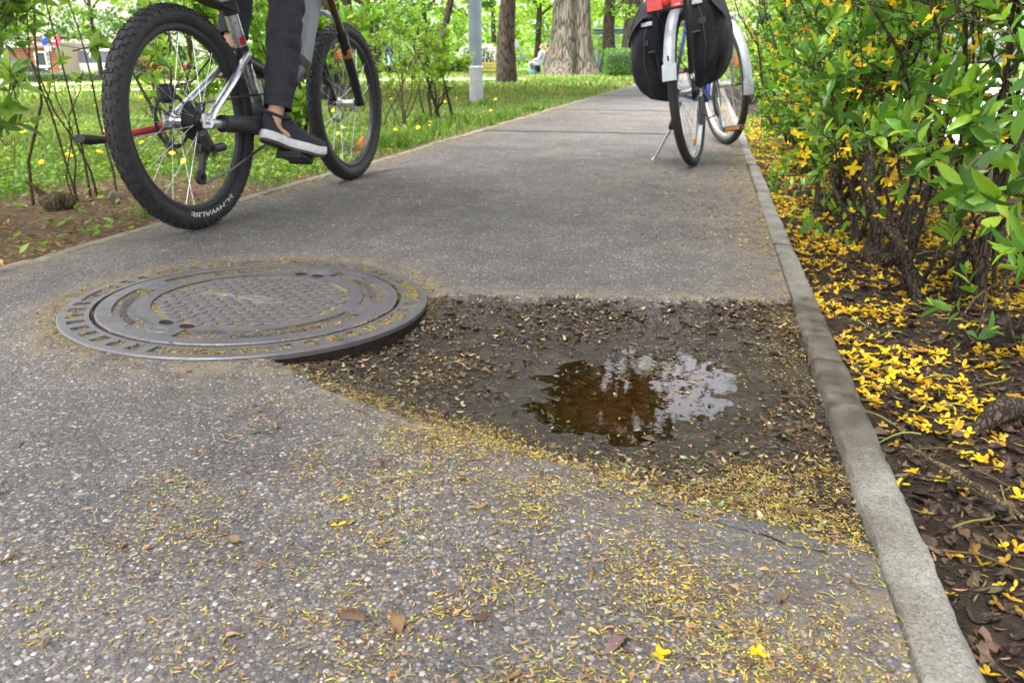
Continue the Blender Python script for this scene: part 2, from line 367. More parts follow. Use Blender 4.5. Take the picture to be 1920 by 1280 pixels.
class MB:
    """collects shapes for one mesh object"""
    def __init__(s): s.v = []; s.f = []
    def add(s, V, F):
        o = len(s.v); s.v.extend([tuple(map(float, p)) for p in V]); s.f.extend([tuple(i + o for i in f) for f in F]); return s
    def box(s, c, size, rot=None, bev=0.):
        x, y, z = [q / 2 for q in size]
        if bev <= 0:
            P = [(a * x, b * y, d * z) for d in (-1, 1) for b in (-1, 1) for a in (-1, 1)]
            F = [(0, 2, 3, 1), (4, 5, 7, 6), (0, 1, 5, 4), (2, 6, 7, 3), (0, 4, 6, 2), (1, 3, 7, 5)]
        else:
            b = min(bev, x * .95, y * .95, z * .95); P = []; F = []
            ring = [(-x + b, -y), (x - b, -y), (x, -y + b), (x, y - b), (x - b, y), (-x + b, y), (-x, y - b), (-x, -y + b)]
            sx, sy = (x - b) / x, (y - b) / y
            for zz, k in ((-z, 0), (-z + b, 1), (z - b, 1), (z, 0)):
                P += [((px if k else px * sx), (py if k else py * sy), zz) for px, py in ring]
            for j in range(3):
                for i in range(8): F.append((j * 8 + i, j * 8 + (i + 1) % 8, j * 8 + 8 + (i + 1) % 8, j * 8 + 8 + i))
            F += [tuple(range(7, -1, -1)), tuple(range(24, 32))]
        R = rot if rot is not None else Matrix.Identity(3)
        return s.add([tuple(R @ Vector(p) + Vector(c)) for p in P], F)
    def tube(s, pts, rad, n=8, caps=True, squash=None):
        P = [Vector(p) for p in pts]; m = len(P); R = rad if hasattr(rad, '__len__') else [rad] * m
        T = [(P[min(i + 1, m - 1)] - P[max(i - 1, 0)]).normalized() for i in range(m)]
        u = T[0].orthogonal().normalized() if abs(T[0].z) > .9 else Vector((0, 0, 1)).cross(T[0]).normalized()
        VV = []
        for i in range(m):
            u = (u - T[i] * u.dot(T[i])); u = u.normalized() if u.length > 1e-6 else T[i].orthogonal().normalized()
            w_ = T[i].cross(u)
            for k in range(n):
                a = 2 * pi * k / n; q = (squash or 1.)
                VV.append(P[i] + (u * cos(a) + w_ * sin(a) * q) * R[i])
        F = [(i * n + k, i * n + (k + 1) % n, (i + 1) * n + (k + 1) % n, (i + 1) * n + k) for i in range(m - 1) for k in range(n)]
        if caps: F += [tuple(range(n - 1, -1, -1)), tuple((m - 1) * n + k for k in range(n))]
        return s.add(VV, F)
    def lathe(s, prof, n=24, mat=None, closed=False):
        VV = []; m = len(prof)
        for r, z in prof:
            for k in range(n):
                a = 2 * pi * k / n; p = Vector((r * cos(a), r * sin(a), z)); VV.append(mat @ p if mat is not None else p)
        F = [(i * n + k, i * n + (k + 1) % n, ((i + 1) % m) * n + (k + 1) % n, ((i + 1) % m) * n + k) for i in range(m if closed else m - 1) for k in range(n)]
        if not closed: F += [tuple(range(n - 1, -1, -1)), tuple((m - 1) * n + k for k in range(n))]
        return s.add(VV, F)
    def torus(s, R, r, n=48, m=10, mat=None, rz=None):
        rz = rz or r
        return s.lathe([(R + r * cos(2 * pi * j / m), rz * sin(2 * pi * j / m)) for j in range(m)], n, mat, True)
    def prism(s, outline, z0, z1, mat=None):
        n = len(outline); P = [Vector((x, y, z0)) for x, y in outline] + [Vector((x, y, z1)) for x, y in outline]
        if mat is not None: P = [mat @ p for p in P]
        F = [tuple(range(n - 1, -1, -1)), tuple(range(n, 2 * n))] + [(i, (i + 1) % n, n + (i + 1) % n, n + i) for i in range(n)]
        return s.add(P, F)
    def ellipsoid(s, c, r, n=12, m=8, rot=None):
        R = rot or Matrix.Identity(3); VV = []
        for j in range(1, m):
            t = pi * j / m
            for k in range(n): VV.append(R @ Vector((r[0] * sin(t) * cos(2 * pi * k / n), r[1] * sin(t) * sin(2 * pi * k / n), r[2] * cos(t))) + Vector(c))
        VV += [R @ Vector((0, 0, r[2])) + Vector(c), R @ Vector((0, 0, -r[2])) + Vector(c)]; a = (m - 1) * n
        F = [(j * n + k, (j + 1) * n + k, (j + 1) * n + (k + 1) % n, j * n + (k + 1) % n) for j in range(m - 2) for k in range(n)]
        F += [(a, k, (k + 1) % n) for k in range(n)] + [(a + 1, (m - 2) * n + (k + 1) % n, (m - 2) * n + k) for k in range(n)]
        return s.add(VV, F)
    def mesh(s, name, mat, smooth=True, angle=38, attrs=None):
        me = bpy.data.meshes.new(name); me.from_pydata(s.v, [], s.f); me.update()
        if smooth: me.polygons.foreach_set('use_smooth', [True] * len(me.polygons)); me.set_sharp_from_angle(angle=radians(angle))
        for an, fn in (attrs or {}).items():
            a = me.attributes.new(an, 'FLOAT', 'POINT'); a.data.foreach_set('value', [float(fn(*p)) for p in s.v])
        me.materials.append(M[mat]); return me
    def build(s, name, mat, parent=None, loc=None, rot=None, **kw):
        o = bpy.data.objects.new(name, s.mesh(name, mat, **kw))
        if loc is not None: o.location = loc
        if rot is not None: o.rotation_euler = rot
        return link(o, parent)

def rotm(axis, deg): return Matrix.Rotation(radians(deg), 3, axis)
def align(d, up=(0, 0, 1)):
    """4x4 with local z along d"""
    return Vector(d).to_track_quat('Z', 'Y').to_matrix().to_4x4()
def frame_at(p, d): return Matrix.Translation(Vector(p)) @ align(d)
def bez(p0, p1, p2, n=8):
    p0, p1, p2 = Vector(p0), Vector(p1), Vector(p2)
    return [p0 * (1 - t) ** 2 + p1 * 2 * t * (1 - t) + p2 * t * t for t in [i / (n - 1) for i in range(n)]]

def text_mesh(txt, size, depth=0.):
    """flat triangles of a line of lettering, centred on x, baseline at 0"""
    cu = bpy.data.curves.new('lettering', 'FONT'); cu.body = txt; cu.size = size; cu.extrude = depth; cu.resolution_u = 3; cu.align_x = 'CENTER'
    ob = bpy.data.objects.new('lettering', cu); COL.objects.link(ob)
    dg = bpy.context.evaluated_depsgraph_get(); dg.update()
    me = bpy.data.meshes.new_from_object(ob.evaluated_get(dg))
    V = np.array([v.co[:] for v in me.vertices]); F = [tuple(p.vertices) for p in me.polygons]
    bpy.data.objects.remove(ob); bpy.data.curves.remove(cu); bpy.data.meshes.remove(me)
    return V, F

# ---- many small pieces as one mesh
def basis(d, up):
    Y = nrm(d); X = nrm(np.cross(Y, up)); Z = np.cross(X, Y); return X, Y, Z
def rand_dirs(n, zmin=-1., zmax=1., rng=RNG):
    z = rng.uniform(zmin, zmax, n); a = rng.uniform(0, 2 * pi, n); r = np.sqrt(1 - z * z); return np.c_[r * np.cos(a), r * np.sin(a), z]
def spread_mesh(tv, tf, pos, X, Y, Z, sc):
    sc = np.asarray(sc, float); sc = sc[:, None] * np.ones(3) if sc.ndim == 1 else sc
    V = pos[:, None, :] + tv[None, :, 0:1] * sc[:, None, 0:1] * X[:, None, :] + tv[None, :, 1:2] * sc[:, None, 1:2] * Y[:, None, :] + tv[None, :, 2:3] * sc[:, None, 2:3] * Z[:, None, :]
    n, m = len(pos), len(tv); F = (tf[None] + (np.arange(n) * m)[:, None, None]).reshape(-1, tf.shape[1])
    return V.reshape(-1, 3), F
def cat_meshes(parts):
    VV, FF, CC, o = [], [], [], 0
    for V, F, C in parts: VV.append(V); FF.append(F + o); CC.append(C); o += len(V)
    return np.concatenate(VV), np.concatenate(FF), np.concatenate(CC)
def tri(F):
    o = []
    for f in F:
        for i in range(1, len(f) - 1): o.append((f[0], f[i], f[i + 1]))
    return np.array(o, np.int32)

def leaf_template(segs=4, width=.36, fold=.12, droop=.18, pinch=.9):
    """lanceolate leaf along +Y, length 1, folded on its midrib"""
    V = [(0, 0, 0)]; F = []
    for i in range(1, segs):
        t = i / segs; wv = width * .5 * (sin(pi * t ** pinch)) ** .85; z = -droop * t * t
        V += [(-wv, t, z + fold * wv * 2), (0, t, z), (wv, t, z + fold * wv * 2)]
    V.append((0, 1, -droop)); e = len(V) - 1
    F += [(0, 2, 1), (0, 3, 2)]
    for i in range(segs - 2):
        a = 1 + 3 * i; b = a + 3; F += [(a, a + 1, b + 1), (a, b + 1, b), (a + 1, a + 2, b + 2), (a + 1, b + 2, b + 1)]
    a = e - 3; F += [(a, a + 1, e), (a + 1, a + 2, e)]
    return np.array(V, float), np.array(F, np.int32)
LEAF = leaf_template(); LEAF_FINE = leaf_template(8, .34, .2, .22, .85)
RHOMB = (np.array([(0, 0, 0), (-.28, .45, .06), (0, 1, -.05), (.28, .45, .06)], float), np.array([(0, 3, 2), (0, 2, 1)], np.int32))
BLADE = (np.array([(-.5, 0, 0), (.5, 0, 0), (-.38, .55, .06), (.38, .55, .06), (0, 1, .3)], float), np.array([(0, 1, 3), (0, 3, 2), (2, 3, 4)], np.int32))
CRUMB = (np.array([(.5, 0, 0), (-.5, 0, 0), (0, .5, 0), (0, -.5, 0), (0, 0, .4), (0, 0, -.3)], float), np.array([(0, 2, 4), (2, 1, 4), (1, 3, 4), (3, 0, 4), (2, 0, 5), (1, 2, 5), (3, 1, 5), (0, 3, 5)], np.int32))
def curl_template(w=.3, curl=.5, segs=5):
    V = []; F = []
    for i in range(segs + 1):
        t = i / segs; ww = w * .5 * max(.05, sin(pi * (t * .92 + .05))); z = .35 * curl * (2 * t - 1) ** 2
        V += [(-ww, t - .5, z + curl * .35 * ww), (0, t - .5, z - .02), (ww, t - .5, z + curl * .6 * ww)]
    for i in range(segs):
        a = 3 * i; b = a + 3; F += [(a, a + 1, b + 1), (a, b + 1, b), (a + 1, a + 2, b + 2), (a + 1, b + 2, b + 1)]
    return np.array(V, float), np.array(F, np.int32)
def crumple_template(seed, w=.5, n=6, m=4):
    """a dead leaf, torn in outline and crumpled"""
    rg = np.random.default_rng(seed); V = []; F = []; ph = rg.uniform(0, 6, 4)
    for i in range(n + 1):
        t = i / n; ww = w * .5 * max(.08, sin(pi * (t * .9 + .06))) * rg.uniform(.75, 1.2)
        for j in range(m + 1):
            u = 2 * j / m - 1; z = .10 * sin(3.2 * t * 2 + ph[0] + u * 2) + .16 * abs(u) ** 1.5 * sin(ph[1] + 2 * t) + .14 * (2 * t - 1) ** 2 * sin(ph[2]) + rg.normal(0, .022)
            V.append((u * ww + .08 * sin(4 * t + ph[3]), t - .5 + rg.normal(0, .015), max(z + .05, -.02)))
    for i in range(n):
        for j in range(m): a = i * (m + 1) + j; b_ = a + m + 1; F += [(a, a + 1, b_ + 1), (a, b_ + 1, b_)]
    return np.array(V, float), np.array(F, np.int32)
CRUMPLED = [crumple_template(s_, w_) for s_, w_ in ((1, .5), (2, .38), (3, .62), (4, .45), (5, .3), (6, .55))]
SCALE_BIT = curl_template(.2, .3, 3); DEAD_LEAF = curl_template(.42, .5, 6); FLAT_BIT = curl_template(.42, .12, 4)
def stem_template():
    V = []; F = []
    for i in range(6):
        t = i / 5; x = .12 * sin(t * 2.6); z = .05 + .05 * sin(t * 5)
        V += [(x - .02, t - .5, z), (x + .02, t - .5, z), (x, t - .5, z + .035)]
    for i in range(5):
        a = 3 * i; b = a + 3
        for p, q in ((0, 1), (1, 2), (2, 0)): F += [(a + p, a + q, b + q), (a + p, b + q, b + p)]
    return np.array(V, float), np.array(F, np.int32)
STEM_BIT = stem_template()
def blossom_template(open_=.35):
    """four-petalled forsythia bell: petals spread from a short tube"""
    VV, FF = [], []
    for k in range(4):
        a = k * pi / 2; c, s_ = cos(a), sin(a)
        pts = [(.05, -.1, .0), (.05, .1, .0), (.4, -.24, .10 + open_ * .25), (.4, .24, .10 + open_ * .25), (.42, 0, .05 + open_ * .25), (.8, -.2, .06 + open_ * .5), (.8, .2, .06 + open_ * .5), (1., 0, .0 + open_ * .4), (.05, 0, -.02), (.8, 0, .02 + open_ * .45)]
        o = len(VV)
        VV += [(x * c - y * s_, x * s_ + y * c, z) for x, y, z in pts]
        for f in [(0, 4, 2), (0, 8, 4), (8, 1, 4), (1, 3, 4), (2, 4, 9), (2, 9, 5), (4, 3, 9), (3, 6, 9), (5, 9, 7), (9, 6, 7)]: FF.append(tuple(i + o for i in f))
    return np.array(VV, float), np.array(FF, np.int32)
BLOSSOM = blossom_template(); BLOSSOM_FLAT = blossom_template(-.1)
def blossom_variant(rng, open_):
    """a wilted blossom: petals of unequal length, curled and twisted, some missing"""
    VV, FF = [], []
    for k in range(4):
        if k and rng.random() < .14: continue
        a = k * pi / 2 + rng.normal(0, .28); c, s_ = cos(a), sin(a); L = rng.uniform(.6, 1.15); W = rng.uniform(.65, 1.25); bend = rng.normal(.1, .28); tw = rng.normal(0, .12); op = open_ + rng.normal(0, .25); o = len(VV)
        for x, y, z in [(.05, -.1, 0), (.05, .1, 0), (.4, -.24, .1), (.4, .24, .1), (.42, 0, .03), (.8, -.2, .08), (.8, .2, .08), (1., .05, 0), (.05, 0, -.02), (.8, 0, .0)]:
            y = y * W + .12 * bend * x * x; z = z + op * .5 * x + bend * x * x * .6 + tw * y * 2.5 * x; x = x * L * (1 - .18 * abs(bend)); VV.append((x * c - y * s_, x * s_ + y * c, max(z, -.1)))
        for f in [(0, 4, 2), (0, 8, 4), (8, 1, 4), (1, 3, 4), (2, 4, 9), (2, 9, 5), (4, 3, 9), (3, 6, 9), (5, 9, 7), (9, 6, 7)]: FF.append(tuple(i + o for i in f))
    return np.array(VV, float), np.array(FF, np.int32)
_rb = np.random.default_rng(404); WILTED = [blossom_variant(_rb, q) for q in (-.1, .2, .5, .0, .35, -.05, .15, .6, .1, .25)]
def jit(base, n, amt=.25, hue=.08, rng=RNG):
    b = np.asarray(base, float); k = rng.uniform(1 - amt, 1 + amt, (n, 1)); return np.clip(b * k * rng.uniform(1 - hue, 1 + hue, (n, 3)), 0, 1)
def pick(cols, n, p=None, rng=RNG):
    cols = np.array(cols, float); return cols[rng.choice(len(cols), n, p=p)]
# ---------------------------------------------------------------- ground, path, kerbs
PX0, PX1 = -1.80, 0.231            # edges of the path
MHC = np.array([-1.0, 1.487]); MHR = .405          # manhole frame
MH_Z = .009; MH_T = (-.02, -.03)  # height and tilt of the iron frame
WATER_Z = -.056
FRONT = np.array([(-.84, 1.19), (-.76, 1.155), (-.68, 1.12), (-.57, 1.07), (-.41, 1.01), (-.30, .965), (-.24, .935), (-.1, .905), (.0, .872), (.1, .845), (.26, .80)])
BACK = np.array([(-.66, 1.66), (-.4, 1.70), (-.1, 1.755), (.1, 1.80), (.26, 1.835)])
PUD = np.array([(-.25, 1.175), (-.235, 1.299), (-.2, 1.39), (-.117, 1.475), (-.041, 1.50), (.047, 1.475), (.076, 1.418), (.057, 1.322), (.02, 1.243), (-.042, 1.17), (-.102, 1.128), (-.19, 1.128)])
def seg_dist(P, L):
    d = np.full(len(P), 1e9)
    for a, b in zip(L[:-1], L[1:]):
        ab = b - a; t = np.clip(((P - a) @ ab) / (ab @ ab), 0, 1); d = np.minimum(d, np.linalg.norm(P - a - t[:, None] * ab, axis=1))
    return d
def inside(P, poly):
    r = np.zeros(len(P), bool); j = len(poly) - 1
    for i in range(len(poly)):
        xi, yi = poly[i]; xj, yj = poly[j]
        c = ((yi > P[:, 1]) != (yj > P[:, 1])) & (P[:, 0] < (xj - xi) * (P[:, 1] - yi) / (yj - yi + 1e-12) + xi); r ^= c; j = i
    return r
POT = np.concatenate([FRONT, BACK[::-1]])
def hole(x, y):
    """depth profile of the pothole: returns z, inside mask (0..1)"""
    P = np.c_[x + .012 * fbm(x * 14, y * 14, 3), y + .016 * fbm(x * 11, y * 11, 5)]
    ins = inside(P, POT)
    de = np.minimum(seg_dist(P, FRONT), seg_dist(P, BACK)); de = np.minimum(de, .05 + np.maximum(0, (PX1 - P[:, 0])) * 1.2)
    P2 = np.c_[x + .03 * fbm(x * 12, y * 12, 8), y + .035 * fbm(x * 10, y * 10, 9)]
    dp = seg_dist(P2, np.concatenate([PUD, PUD[:1]])); ip = inside(P2, PUD)
    bowl = WATER_Z * (de / (dp * .75 + de + 1e-6)) + .003 * fbm(x * 24, y * 30, 12) - .007
    bowl = np.where(ip, WATER_Z - np.minimum(.02, dp * .3) + .002 * fbm(x * 40, y * 40, 15), np.maximum(bowl, WATER_Z + np.minimum(dp * (.022 + .05 * sstep(-.05, .12, x)), .006) + .0046 * fbm(x * 22, y * 30, 17) - .0012))
    z = np.where(ins, np.minimum(bowl, -.004 - .006 * sstep(0, .02, de)), 0)
    # the asphalt sags a little towards the broken front edge
    df = seg_dist(P, FRONT); z = np.where(~ins, -.004 * np.exp(-df / .03), z)
    m = np.where(ins, sstep(.0, .05, de + .02 * fbm(x * 25, y * 25, 21)), 0)
    return z, m, ins, df, de
def mh_plane(x, y): return MH_Z + MH_T[0] * (x - MHC[0]) + MH_T[1] * (y - MHC[1])

def path_near_z(x, y):
    z, m, ins, df, de = hole(x, y)
    r = np.hypot(x - MHC[0], y - MHC[1])
    apron = mh_plane(x, y) - .003
    z = np.where(ins, z, z + (apron * 1.0 - z) * (1 - sstep(MHR, MHR + .16, r)) * .9)
    z = np.where(r < MHR - .012, -.06, z)
    z = z + np.where(ins, 0, .0022 * fbm(x * 2.2, y * 2.2, 40))
    return z, m, ins, df, de, r

simple('joint_tar', (.075, .072, .072), .75, 0, .3, 60, .4)
def build_path():
    ys = np.concatenate([np.arange(.25, 2.1, .0085), np.arange(2.1, 4, .05), np.arange(4, 60, .5)])
    xs = np.arange(PX0, PX1 + .0001, (PX1 - PX0) / 240)
    X, Y = np.meshgrid(xs, ys); x, y = X.ravel(), Y.ravel()
    z, m, ins, df, de, r = path_near_z(x, y)
    k = sstep(2.3, 1.9, y); z = np.where(y > 1.9, z * k, z)
    nx, ny = len(xs), len(ys); i = np.arange(nx * ny).reshape(ny, nx)
    F = np.stack([i[:-1, :-1], i[:-1, 1:], i[1:, 1:], i[1:, :-1]], -1).reshape(-1, 4)
    # smoother filler strip in front of the break and right along the kerb
    pat = np.where(~ins, np.exp(-np.maximum(0, df - .01) / .05) * sstep(-.35, -.05, x), 0) * sstep(2, 1.2, y)
    pat = np.maximum(pat, np.where(~ins, sstep(.3, .0, np.abs(y - .86) ) * sstep(-.05, .1, x) * .9, 0))
    dust = np.maximum.reduce([np.exp(-(x - PX0) / .09), np.exp(-(PX1 - x) / .1), np.exp(-np.abs(r - MHR - .03) / .05), np.where(~ins, np.exp(-df / .06), 0), np.where(~ins, np.exp(-seg_dist(np.c_[x, y], BACK) / .05), 0)])
    o = np_obj('path', np.c_[x, y, z], F, 'asphalt', attrs=dict(mud=m, silt=np.where(ins, sstep(WATER_Z - .001, WATER_Z - .008, z), 0), patch=np.clip(pat, 0, 1), dust=np.clip(dust, 0, 1)))
    tag(o, 'grey asphalt path with worn pebbly surface running into the park', kind='structure')
    for yy, x0, x1, wv in ((6.18, -1.79, .22, .16), (9.2, -1.79, .22, .14), (13.4, -1.79, .22, .16)):      # dark sealed joints across the path
        b = MB(); n = 24
        P = [(x0 + (x1 - x0) * t / n, yy + .06 * t / n + .012 * float(vnoise(t * .7, yy)), .004) for t in range(n + 1)]
        b.add([(p[0], p[1] - wv * (.3 + .2 * float(vnoise(p[0] * 9, 1.5))), .0045) for p in P] + [(p[0], p[1] + wv * (.3 + .2 * float(vnoise(p[0] * 7, 4.5))), .0045) for p in P], [(t, t + 1, n + 2 + t, n + 1 + t) for t in range(n)])
        b.build('joint', 'joint_tar', o)
    rc = np.random.default_rng(19)                                                  # cracks running out from the broken edge
    for pts in ([(-.86, 1.165), (-.74, 1.105), (-.6, 1.045), (-.44, .98), (-.3, .935)], [(-.2, .895), (-.05, .855), (.06, .815), (.16, .79), (.225, .755)]):
        Q = catmull_np(pts, 14); Q = Q + np.c_[.011 * fbm(Q[:, 0] * 26, Q[:, 1] * 26, 3), .012 * fbm(Q[:, 0] * 28, Q[:, 1] * 30, 6)]; wd = np.maximum(.0002, .0008 + .003 * fbm(Q[:, 0] * 16, Q[:, 1] * 16, 9)) * np.sin(np.linspace(.15, pi - .15, len(Q))); zq = path_near_z(Q[:, 0], Q[:, 1])[0] + .0012; n = len(Q); b = MB()
        b.add([(q[0], q[1] - w_, z_) for q, w_, z_ in zip(Q, wd, zq)] + [(q[0], q[1] + w_, z_) for q, w_, z_ in zip(Q, wd, zq)], [(i, i + 1, n + i + 1, n + i) for i in range(n - 1)]); b.build('crack', 'crack_dark', o)
    return o
simple('crack_dark', (.018, .016, .014), .95, 0, .1)
def catmull_np(P, n):
    P = np.array(P, float); out = []
    for i in range(len(P) - 1):
        p0, p1, p2, p3 = P[max(i - 1, 0)], P[i], P[i + 1], P[min(i + 2, len(P) - 1)]
        for j in range(n): t = j / n; out.append(.5 * (2 * p1 + (-p0 + p2) * t + (2 * p0 - 5 * p1 + 4 * p2 - p3) * t * t + (-p0 + 3 * p1 - 3 * p2 + p3) * t ** 3))
    return np.array(out + [P[-1]])
PATH = build_path()

def kerb_row(name, x0, x1, zt, y0, y1, ln, mat, wetf=None, label=None):
    root = bpy.data.objects.new(name, None); link(root); tag(root, label, kind='structure')
    y = y0; k = 0; rg = np.random.default_rng(5)
    while y < y1:
        e = y + ln - .011; b = MB(); w_ = x1 - x0; dz = rg.uniform(-.004, .004); dx = rg.uniform(-.004, .004)
        n = 60 if y < 4 else 6
        prof = [(0, -.12), (0, -.010), (.004, -.002), (.012, 0), (w_ - .014, -.001), (w_ - .005, -.004), (w_, -.014), (w_, -.12)]
        VV = []
        for i in range(n + 1):
            yy = y + (e - y) * i / n; edge = 0.006 * max(0, 1 - min(i, n - i) / 1.5)
            for j, (px, pz) in enumerate(prof):
                rough = .002 if 0 < j < 7 else .001
                c1 = float(vnoise(yy * 70, j * 3.1, 7 + k)) * rough; chip = min(0, float(vnoise(yy * 17, j * 1.7, 31)) + .6) * .018 if j in (2, 5, 6) else 0
                VV.append((x0 + dx + px + (c1 if j in (1, 2, 5, 6) else 0) + (chip if j > 3 else -chip), yy, zt + dz + pz + c1 * .6 + chip * .6 - edge * (j not in (0, 7))))
        m = len(prof)
        FF = [(i * m + j, (i + 1) * m + j, (i + 1) * m + j + 1, i * m + j + 1) for i in range(n) for j in range(m - 1)] + [tuple(range(m)), tuple(n * m + j for j in range(m - 1, -1, -1))]
        b.add(VV, FF); b.build('kerb_stone', mat, root, angle=50, attrs=dict(mud=wetf or (lambda *p: 0)))
        y += ln; k += 1
    return root
def wet_kerb(x, y, z):
    a = float(sstep(.95, 1.2, y) * sstep(2.0, 1.75, y)); return max(a * (1. if z < .02 else .9), .25 * float(sstep(.28, .24, x)))
kerb_row('kerb', .236, .297, .003, -.55, 40, 1., 'concrete', wet_kerb, 'narrow concrete kerb between path and flower bed')
kerb_row('edging', -1.853, -1.803, .006, -.3, 40, 1., 'edging_concrete', lambda x, y, z: .25, 'thin concrete edging between path and lawn')

def ground_z(x, y):
    x = np.asarray(x, float); y = np.asarray(y, float); d = np.hypot(x, y)
    z = -.018 + .025 * fbm(x * .8, y * .8, 60) * sstep(-1.9, -2.6, x)
    z = z + .012 * fbm(x * 6, y * 6, 61, 3) * sstep(-1.86, -2.1, x) * sstep(20, 8, d)
    z = z - .65 * sstep(12, 42, -x) * sstep(10, 30, d) * sstep(80, 40, y)
    return z
def bareness(x, y):
    b = sstep(-3.05, -2.7, x) * sstep(3.7, 2.9, y)                       # trampled soil by the path
    b = np.maximum(b, .75 * np.exp(-np.abs(x + 1.9) / .22))               # strip along the edging
    b = np.maximum(b, .6 * np.exp(-((x + 2.3) ** 2 + (y - 4.6) ** 2) / .5))
    b = np.maximum(b, .55 * np.exp(-((x + 5.4) ** 2 + (y - 20.6) ** 2) / .6)); return b
def build_ground():
    def axis(near, far, step): return near
    xs = np.concatenate([-np.geomspace(500, 12, 40), np.arange(-11.8, -4, .2), np.arange(-4, -1.83, .035), [-1.83]])
    ys = np.concatenate([-np.geomspace(120, 1, 14), np.arange(-.9, 1, .15), np.arange(1, 6.5, .035), np.arange(6.5, 14, .2), np.geomspace(14.2, 700, 60)])
    X, Y = np.meshgrid(xs, ys); x, y = X.ravel(), Y.ravel(); i = np.arange(len(x)).reshape(len(ys), len(xs))
    F = np.stack([i[:-1, :-1], i[:-1, 1:], i[1:, 1:], i[1:, :-1]], -1).reshape(-1, 4)
    z = ground_z(x, y)
    o = np_obj('lawn_ground', np.c_[x, y, z], F, 'lawn', attrs=dict(bare=bareness(x, y))); tag(o, 'park lawn with a strip of bare soil beside the path', kind='structure')
    # far end beyond the path
    o = np_obj('meadow_ground', np.array([(-1.83, 39, -.03), (500, 39, -.03), (500, 700, -.03), (-1.83, 700, -.03)]), np.array([(0, 1, 2, 3)]), 'lawn', attrs=dict(bare=np.zeros(4))); tag(o, kind='structure')
    o = np_obj('subgrade', np.array([(-1.84, -3, -.2), (.3, -3, -.2), (.3, 45, -.2), (-1.84, 45, -.2)]), np.array([(0, 1, 2, 3)]), 'bed_soil'); tag(o, kind='structure')
build_ground()
def bed_z(x, y):
    x = np.asarray(x, float); y = np.asarray(y, float)
    return -.034 + .012 * fbm(x * 9, y * 9, 70) + .03 * fbm(x * 2, y * 2, 71) * sstep(.35, .6, x) + .006 * fbm(x * 40, y * 40, 73, 3) + .02 * sstep(.4, .8, x)
def build_bed():
    xs = np.concatenate([np.arange(.30, 1.2, .012), np.arange(1.2, 1.75, .05)]); ys = np.concatenate([np.arange(-.5, .4, .1), np.arange(.4, 3.5, .013), np.arange(3.5, 8, .07), np.arange(8, 41, .6)])
    X, Y = np.meshgrid(xs, ys); x, y = X.ravel(), Y.ravel(); i = np.arange(len(x)).reshape(len(ys), len(xs))
    F = np.stack([i[:-1, :-1], i[:-1, 1:], i[1:, 1:], i[1:, :-1]], -1).reshape(-1, 4)
    tag(np_obj('bed_soil', np.c_[x, y, bed_z(x, y)], F, 'bed_soil'), 'dark soil of the planting bed under the hedge', kind='structure')
    b = MB(); b.add([(1.7, -4, -.01), (60, -4, -.01), (60, 39, -.01), (1.7, 39, -.01)], [(0, 1, 2, 3)]); tag(b.build('pavement', 'pale_paving'), 'pale paving seen through the hedge', kind='structure')
build_bed()

# puddle: a level sheet; the bowl of the pothole cuts its outline
pw = MB(); pw.add([(-.55, 1.0, WATER_Z), (.22, 1.0, WATER_Z), (.22, 1.74, WATER_Z), (-.55, 1.74, WATER_Z)], [(0, 1, 2, 3)])
tag(pw.build('puddle_water', 'water'), 'brown puddle mirroring trees and white sky in the pothole', kind='structure')

# pale paths across the lawn further off
def strip(name, pts, width, mat, label, dz=.006):
    b = MB(); L, R = [], []
    for i, p in enumerate(pts):
        a = V3(pts[max(i - 1, 0)]); c = V3(pts[min(i + 1, len(pts) - 1)]); d = nrm(c - a); nvec = np.array([-d[1], d[0]])
        for lst, s_ in ((L, 1), (R, -1)):
            q = V3(p) + nvec * s_ * width / 2; lst.append((q[0], q[1], float(ground_z(q[0], q[1])) + dz + .03))
    n = len(pts); b.add(L + R, [(i, i + 1, n + i + 1, n + i) for i in range(n - 1)]); return tag(b.build(name, mat), label, kind='structure')
def lerp_pts(a, b, n): return [tuple(V3(a) + (V3(b) - V3(a)) * i / (n - 1)) for i in range(n)]
strip('gravel_path', lerp_pts((-26, 10.5), (-6.2, 25.5), 24), 2.4, 'pale_gravel', 'pale gravel path crossing the lawn behind the mountain bike')
strip('garden_path', lerp_pts((-22, 4.2), (-9.6, 15.2), 20), .5, 'pale_gravel', 'narrow pale edging strip on the lawn nearer than the gravel path', .004)
strip('far_road', lerp_pts((-70, 24), (-24, 52), 20), 7, 'pale_paving', 'pale road in front of the parked cars')
# ---------------------------------------------------------------- manhole frame and lid
def arc_pts(r, a0, a1, z, n): return [(r * cos(radians(a0 + (a1 - a0) * i / n)), r * sin(radians(a0 + (a1 - a0) * i / n)), z) for i in range(n + 1)]
def sector(b, r0, r1, a0, a1, z, n=None):
    n = n or max(1, int(abs(a1 - a0) / 3)); A = arc_pts(r0, a0, a1, z, n); B = arc_pts(r1, a0, a1, z, n)
    b.add(A + B, [(i, n + 1 + i, n + 2 + i, i + 1) for i in range(n)])
def rwall(b, r, a0, a1, z0, z1, n=None):
    n = n or max(1, int(abs(a1 - a0) / 3)); A = arc_pts(r, a0, a1, z0, n); B = arc_pts(r, a0, a1, z1, n); b.add(A + B, [(i, i + 1, n + 2 + i, n + 1 + i) for i in range(n)])
def awall(b, a, r0, r1, z0, z1):
    c, s_ = cos(radians(a)), sin(radians(a)); b.add([(r0 * c, r0 * s_, z0), (r1 * c, r1 * s_, z0), (r1 * c, r1 * s_, z1), (r0 * c, r0 * s_, z1)], [(0, 1, 2, 3)])
def recess(b, r0, r1, a0, a1, d, n=None):
    sector(b, r0, r1, a0, a1, -d, n); rwall(b, r0, a0, a1, -d, 0, n); rwall(b, r1, a0, a1, -d, 0, n); awall(b, a0, r0, r1, -d, 0); awall(b, a1, r0, r1, -d, 0)
